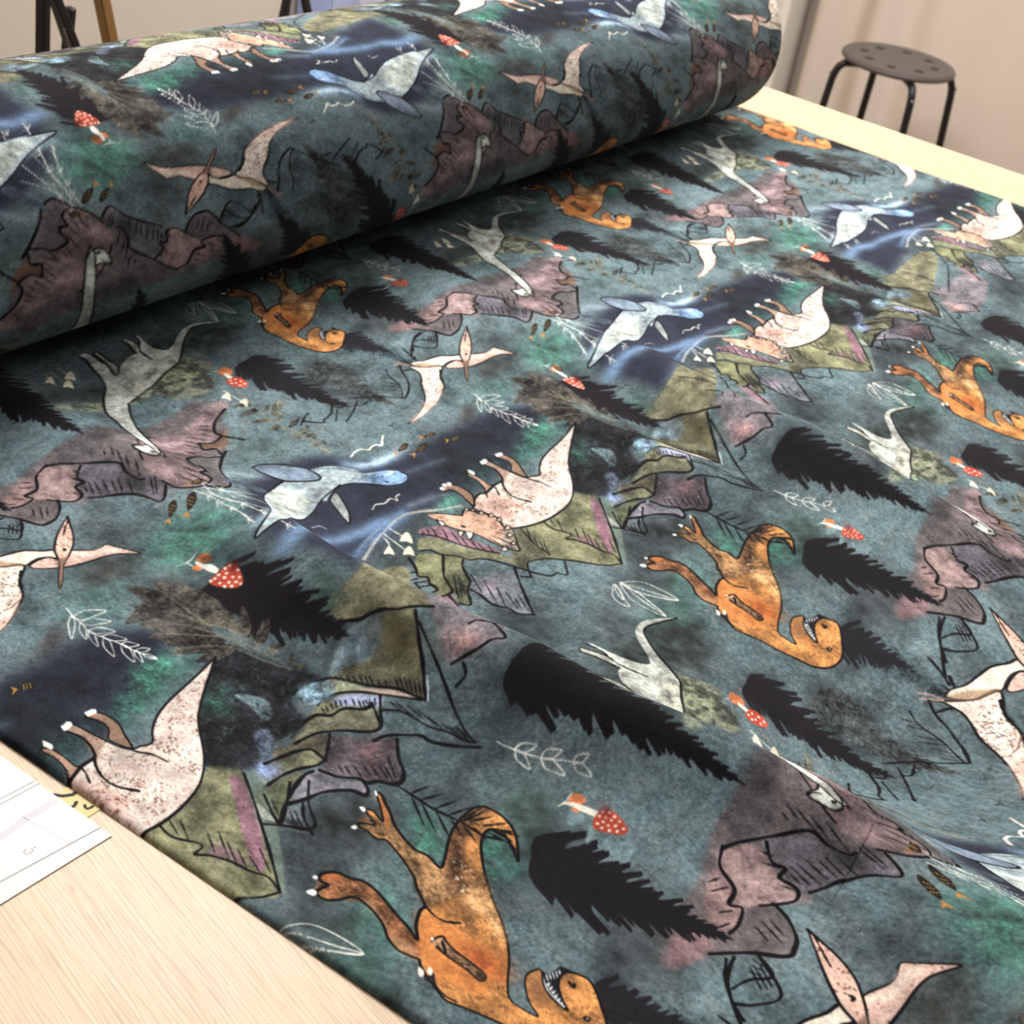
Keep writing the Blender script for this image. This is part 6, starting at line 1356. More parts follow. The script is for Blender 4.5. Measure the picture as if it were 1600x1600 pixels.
('S',(633,1806,631,1802),0.8,(232,216,184),0.8,0,0,1),
('S',(632,1769,631,1766),0.8,(232,216,184),0.8,0,0,1),
('S',(610,1791,609,1788),0.8,(232,216,184),0.8,0,0,1),
('S',(666,1802,665,1799),0.8,(232,216,184),0.8,0,0,1),
('S',(623,1813,621,1810),0.8,(232,216,184),0.8,0,0,1),
('S',(600,1779,599,1776),0.8,(232,216,184),0.8,0,0,1),
('S',(656,1778,654,1775),0.8,(232,216,184),0.8,0,0,1),
('S',(598,1790,597,1787),0.8,(232,216,184),0.8,0,0,1),
('S',(670,1841,669,1838),0.8,(232,216,184),0.8,0,0,1),
('S',(638,1795,637,1792),0.8,(232,216,184),0.8,0,0,1),
('S',(619,1811,618,1808),0.8,(232,216,184),0.8,0,0,1),
('S',(676,1791,675,1788),0.8,(232,216,184),0.8,0,0,1),
('S',(674,1818,673,1815),0.8,(232,216,184),0.8,0,0,1),
('S',(587,1789,585,1786),0.8,(232,216,184),0.8,0,0,1),
('S',(592,1786,590,1783),0.8,(232,216,184),0.8,0,0,1),
('S',(655,1781,654,1778),0.8,(232,216,184),0.8,0,0,1),
('S',(584,1790,583,1787),0.8,(232,216,184),0.8,0,0,1),
('S',(655,1806,654,1803),0.8,(232,216,184),0.8,0,0,1),
('S',(586,1788,585,1784),0.8,(232,216,184),0.8,0,0,1),
('S',(824,2099,823,2044,816,1959,825,1880,822,1811,844,1765),1.84,(13,11,14),1,0,0,1),
('S',(823,2044,892,2013),1.61,(13,11,14),0.95,1,0,0),
('S',(820,2010,892,1967),1.61,(13,11,14),0.95,1,0,0),
('S',(816,1962,894,1924),1.61,(13,11,14),0.95,1,0,0),
('S',(822,1920,901,1877),1.61,(13,11,14),0.95,1,0,0),
('S',(825,1880,905,1844),1.61,(13,11,14),0.95,1,0,0),
('S',(820,2039,736,1957),1.61,(13,11,14),0.95,1,0,0),
('S',(820,2007,735,1919),1.61,(13,11,14),0.95,1,0,0),
('S',(816,1956,736,1872),1.61,(13,11,14),0.95,1,0,0),
('S',(819,1911,774,1852),1.61,(13,11,14),0.95,1,0,0),
('S',(819,1870,785,1816),1.61,(13,11,14),0.95,1,0,0),
('S',(831,1841,812,1797),1.61,(13,11,14),0.95,1,0,0),
('S',(846,1861,906,1817),1.61,(13,11,14),0.95,1,0,0),
('S',(856,1824,909,1776),1.61,(13,11,14),0.95,1,0,0),
('S',(859,1805,898,1744),1.61,(13,11,14),0.95,1,0,0),
('S',(858,1798,860,1734),1.61,(13,11,14),0.95,1,0,0),
('S',(844,1806,846,1743),1.61,(13,11,14),0.95,1,0,0),
('S',(868,1795,893,1725),1.61,(13,11,14),0.95,1,0,0),
('S',(877,1784,838,1716),1.61,(13,11,14),0.95,1,0,0),
('S',(874,1763,803,1698),1.61,(13,11,14),0.95,1,0,0),
('S',(848,1876,917,1855),1.61,(13,11,14),0.95,1,0,0),
]
# --- tile painter (numpy) : returns float array NY x NX x 3, sRGB 0..1
def paint_tile(OPS,TU,TV,res=0.00033,seed=3):
    NX=int(round(TU/res));NY=int(round(TV/res));rx=TU/NX;ry=TV/NY
    rng=np.random.default_rng(seed)
    fy=np.fft.fftfreq(NY,ry)[:,None];fx=np.fft.rfftfreq(NX,rx)[None,:];fr=np.hypot(fx,fy)
    def noise(f0,beta,fc=1e9,aniso=None):
        w=np.fft.rfft2(rng.standard_normal((NY,NX)))
        g=1/(f0**2+fr**2)**(beta/2)*np.exp(-(fr/fc)**2)
        n=np.fft.irfft2(w*g,s=(NY,NX));n-=n.mean();return (n/n.std()).astype(np.float32)
    big=noise(6,3.0,60);mid=noise(40,2.4,400);fine=noise(250,2.0,1400);mid2=noise(60,2.6,500);spk=noise(500,2.2,1100);spk2=noise(300,2.4,900)
    # felted ground
    t=np.clip(.5+.12*big+.09*mid+.15*fine,0,1)[...,None]
    c0=np.array([60,75,79],np.float32)/255;c1=np.array([120,144,150],np.float32)/255
    img=(c0+(c1-c0)*t).astype(np.float32)
    img*=(1+.022*mid2[...,None]*np.array([-.6,.3,.5],np.float32))
    smoke=noise(9,3.2,90)+.35*noise(30,2.6,300);img*=1-np.clip(.20*(smoke-.4),0,.42)[...,None]   # smoky darker clouds in the print
    def cat(P,closed,n=5):
        P=np.asarray(P,float)
        if len(P)<3: return P
        m=len(P)
        ix=lambda k:P[k%m] if closed else P[min(max(k,0),m-1)]
        out=[]
        for k in range(m if closed else m-1):
            a,b,c,d=ix(k-1),ix(k),ix(k+1),ix(k+2)
            t=np.linspace(0,1,n,endpoint=False)[:,None]
            out.append(.5*((2*b)+(c-a)*t+(2*a-5*b+4*c-d)*t**2+(3*b-a-3*c+d)*t**3)*1.0)
        if not closed: out.append(P[-1:])
        return np.concatenate(out)
    def box(a,r,ax):
        r=int(r)
        if r<1:return a
        pad=[(0,0),(0,0)];pad[ax]=(r+1,r);b=np.cumsum(np.pad(a,pad),axis=ax)
        n=2*r+1
        if ax==0:return (b[n:]-b[:-n])/n
        return (b[:,n:]-b[:,:-n])/n
    def blur(a,s):
        r=max(1,int(round(s*.6)))
        for _ in range(3): a=box(box(a,r,0),r,1)
        return a
    def texcol(col,tex,iy,ix):
        c=np.asarray(col,np.float32)/255
        g=lambda f:f[np.ix_(iy,ix)][...,None]
        if tex is None: return c*(1+.05*g(mid)+.03*g(fine))
        if tex=='wash': return c*(1+.13*g(mid)+.08*g(fine)+.06*g(big))
        if tex=='rough': return c*(1+.22*g(mid)+.2*g(fine))
        if tex=='pale': return c*(1.02+.10*g(mid)+.07*g(fine)-.12*np.clip(g(mid2)-.6,0,2))
        if tex=='mottle': return c*(1+.35*np.tanh(2*g(mid2))+.12*g(fine))
        if tex=='speck':
            k=np.clip((g(spk)+.55*g(mid2)-1.25)*2.2,0,.75);w=np.clip((g(spk2)-1.)*1.2,0,.4)
            return (c*(1+.07*g(mid)))*(1-k)*(1-w)+k*np.array([.36,.25,.2],np.float32)+w*np.array([.78,.5,.42],np.float32)*(1-k)
        if tex=='rexspeck':
            k=np.clip((g(spk)+.8*g(mid2)-.9)*1.0,0,.55)
            return c*(1+.12*g(mid)+.06*g(fine))*(1-k)+k*np.array([.33,.22,.14],np.float32)
        return np.broadcast_to(c,(len(iy),len(ix),3))
    def comp(x0,y0,A,col,tex):
        h,w=A.shape;iy=np.arange(y0,y0+h)%NY;ix=np.arange(x0,x0+w)%NX
        if h>NY: A=A[:NY];iy=iy[:NY]
        if w>NX: A=A[:,:NX];ix=ix[:NX]
        s=np.ix_(iy,ix);a=A[...,None].astype(np.float32)
        img[s]=img[s]*(1-a)+texcol(col,tex,iy,ix)*a
    def poly(P,soft):
        pad=int(soft*2.2)+2
        x0=int(np.floor(P[:,0].min()))-pad;x1=int(np.ceil(P[:,0].max()))+pad+1;y0=int(np.floor(P[:,1].min()))-pad;y1=int(np.ceil(P[:,1].max()))+pad+1
        ss=2;h=(y1-y0)*ss;w=(x1-x0)*ss
        X=(P[:,0]-x0)*ss;Y=(P[:,1]-y0)*ss
        T=np.zeros((h,w+1),np.int8)
        for k in range(len(P)):
            xa,ya,xb,yb=X[k-1],Y[k-1],X[k],Y[k]
            if ya>yb: xa,ya,xb,yb=xb,yb,xa,ya
            r0=int(np.ceil(ya-.5));r1=int(np.ceil(yb-.5))
            if r1<=r0: continue
            r=np.arange(r0,r1);xs=xa+(r+.5-ya)*(xb-xa)/(yb-ya)
            ci=np.clip(np.ceil(xs-.5).astype(int),0,w);np.add.at(T,(r,ci),1)
        A=(np.cumsum(T[:,:w],1)&1).astype(np.float32)
        A=A.reshape(y1-y0,ss,x1-x0,ss).mean((1,3))
        if soft>.8: A=blur(A,soft)
        return x0,y0,A
    for o in OPS:
        P=np.array(o[1],float).reshape(-1,2)*.0002/[rx,ry];mm=.001/rx
        if o[0]=='F':
            _,_,col,a,soft,tex,sm=o
            if sm: P=cat(P,True)
            x0,y0,A=poly(P,soft*mm*.5);comp(x0,y0,A*a,col,tex)
        elif o[0]=='B':
            _,_,brx,bry,ang,col,a=o
            R=max(brx,bry)*mm*1.6;x0=int(P[0,0]-R);y0=int(P[0,1]-R);n=int(2*R)+1
            yy,xx=np.mgrid[0:n,0:n];dx=xx+x0-P[0,0];dy=yy+y0-P[0,1];c,s=np.cos(ang),np.sin(ang)
            q=((dx*c+dy*s)/(brx*mm))**2+((-dx*s+dy*c)/(bry*mm))**2
            A=np.exp(-q*1.3)*np.clip(1.6*1.6-q,0,1)
            iy=np.arange(y0,y0+n)%NY;ix=np.arange(x0,x0+n)%NX
            A=A*np.clip(1+.25*mid2[np.ix_(iy,ix)]+.15*fine[np.ix_(iy,ix)],.2,1.6)
            comp(x0,y0,np.clip(A*a,0,1),col,'wash')
        else:
            _,_,wd,col,a,tap,soft,sm=o
            if sm and len(P)>2: P=cat(P,False)
            wpx=wd*mm*.5;sp=soft*mm;pad=int(wpx+sp*2)+3
            x0=int(P[:,0].min())-pad;y0=int(P[:,1].min())-pad;w=int(P[:,0].max())+pad+2-x0;h=int(P[:,1].max())+pad+2-y0
            D=np.full((h,w),1e3,np.float32)
            L=np.r_[0,np.cumsum(np.hypot(*np.diff(P,axis=0).T))];L/=L[-1]+1e-9
            ph=(P[0,0]*.37)%6
            for k in range(len(P)-1):
                p,q=P[k],P[k+1];a0=int(min(p[0],q[0])-pad-x0);a1=int(max(p[0],q[0])+pad-x0)+1;b0=int(min(p[1],q[1])-pad-y0);b1=int(max(p[1],q[1])+pad-y0)+1
                a0=max(a0,0);b0=max(b0,0)
                xx=np.arange(a0,min(a1,w))[None,:]+x0+.0-p[0];yy=np.arange(b0,min(b1,h))[:,None]+y0-p[1]
                d=q-p;t=np.clip((xx*d[0]+yy*d[1])/(d@d+1e-9),0,1);e=np.hypot(xx-t*d[0],yy-t*d[1])
                u=L[k]+t*(L[k+1]-L[k])
                ww=wpx*(1+.22*np.sin(ph+u*9)+.12*np.sin(ph*2+u*23))
                if tap: ww=ww*(.35+.65*np.sin(np.pi*np.clip(.12+.86*u,0,1)))
                v=D[b0:b1,a0:a1];np.minimum(v,e-ww,out=v)
            if soft>0: A=1/(1+np.exp(np.clip(D/(sp*.5+.3),-20,20)))
            else: A=np.clip(.5-D,0,1)
            comp(x0,y0,A*a,col,None)
    lum=img@np.array([.3,.59,.11],np.float32);img=lum[...,None]+(img-lum[...,None])*.86
    return np.clip(img*1.04,0,1)

TILE = paint_tile(INK, TU, TV)
MIPS = [TILE]
for _ in range(3):
    a = MIPS[-1]; a = a[:a.shape[0] // 2 * 2, :a.shape[1] // 2 * 2]; MIPS.append((a[0::2, 0::2] + a[1::2, 0::2] + a[0::2, 1::2] + a[1::2, 1::2]) / 4)
def sample_level(T, u, v):
    NY, NX = T.shape[:2]; x = u / TU * NX - .5; y = v / TV * NY - .5
    x0 = np.floor(x).astype(np.int64); y0 = np.floor(y).astype(np.int64); fx = (x - x0)[..., None].astype(np.float32); fy = (y - y0)[..., None].astype(np.float32)
    x0 %= NX; y0 %= NY; x1 = (x0 + 1) % NX; y1 = (y0 + 1) % NY
    return (T[y0, x0] * (1 - fx) + T[y0, x1] * fx) * (1 - fy) + (T[y1, x0] * (1 - fx) + T[y1, x1] * fx) * fy
def sample_print(u, v, step):
    """colour of the print, averaged over a mesh step so that thin lines stay whole"""
    l = min(max(math.log2(max(step / .00033, 1.0)), 0), 2.999); k = int(l); w = l - k
    c = sample_level(MIPS[k], u, v)
    return c if w < .05 else c * (1 - w) + sample_level(MIPS[k + 1], u, v) * w

# ------------------------------------------------------------------ spread-out cloth with its folds
# fold crests: x, y, height, width on the near side, width on the far side
FOLDS = [np.array(r) for r in [[[-0.1772,0.4417,0.01,0.03,0.03],[-0.1904,0.3491,0.018,0.03,0.03],[-0.1968,0.2766,0.022,0.035,0.025],[-0.1861,0.2181,0.02,0.035,0.025],[-0.1685,0.1876,0.012,0.04,0.03],[-0.1754,0.1286,0.018,0.035,0.025],[-0.1954,0.074,0.032,0.035,0.022],[-0.2103,0.0142,0.042,0.035,0.02],[-0.2051,-0.0717,0.044,0.036,0.02],[-0.1975,-0.1459,0.046,0.036,0.018],[-0.2001,-0.2133,0.046,0.034,0.018],[-0.1835,-0.2859,0.043,0.034,0.018],[-0.1718,-0.3544,0.038,0.034,0.02],[-0.1646,-0.3893,0.028,0.034,0.024],[-0.166,-0.4404,0.018,0.036,0.03],[-0.1738,-0.4929,0.018,0.036,0.03],[-0.1843,-0.556,0.015,0.04,0.03]],
[[0.3129,0.1823,0.004,0.03,0.03],[0.3047,0.0688,0.02,0.035,0.025],[0.2907,0.0195,0.026,0.035,0.022],[0.2795,-0.0543,0.028,0.035,0.022],[0.2861,-0.1163,0.028,0.035,0.022],[0.2783,-0.1707,0.028,0.035,0.022],[0.2666,-0.2193,0.026,0.035,0.022],[0.256,-0.2781,0.022,0.035,0.025],[0.2477,-0.3394,0.018,0.035,0.03],[0.2457,-0.3969,0.012,0.04,0.03]],
[[0.2951,0.296,0.003,0.03,0.03],[0.2428,0.2025,0.006,0.025,0.02],[0.1852,0.0754,0.009,0.025,0.02],[0.1638,-0.0325,0.01,0.025,0.02],[0.16,-0.0991,0.008,0.03,0.025],[0.1558,-0.1641,0.003,0.03,0.03]],
[[-0.3365,-0.4005,0.004,0.05,0.05],[-0.2454,-0.4434,0.01,0.06,0.05],[-0.2196,-0.5122,0.01,0.06,0.05]]]]
def height(x, y):
    z = np.zeros_like(x)
    for r in FOLDS:
        best = np.full(x.shape, 1e9); H = np.zeros_like(x); sg = np.ones_like(x)
        lo = r[:, :2].min(0) - .16; hi = r[:, :2].max(0) + .16
        m = (x > lo[0]) & (x < hi[0]) & (y > lo[1]) & (y < hi[1])
        xs, ys = x[m], y[m]; best = np.full(xs.shape, 1e9); H = np.zeros_like(xs); sg = np.ones_like(xs)
        for a, b in zip(r[:-1], r[1:]):
            dx, dy = b[0] - a[0], b[1] - a[1]; t = np.clip(((xs - a[0]) * dx + (ys - a[1]) * dy) / (dx * dx + dy * dy), 0, 1)
            d = np.hypot(xs - (a[0] + t * dx), ys - (a[1] + t * dy)); far = (dx * (ys - a[1]) - dy * (xs - a[0])) > 0
            k = d < best; best = np.where(k, d, best); H = np.where(k, a[2] + t * (b[2] - a[2]), H)
            sg = np.where(k, np.where(far, a[4] + t * (b[4] - a[4]), a[3] + t * (b[3] - a[3])), sg)
        z[m] += H * np.exp(-.5 * (best / sg) ** 2)
    return z
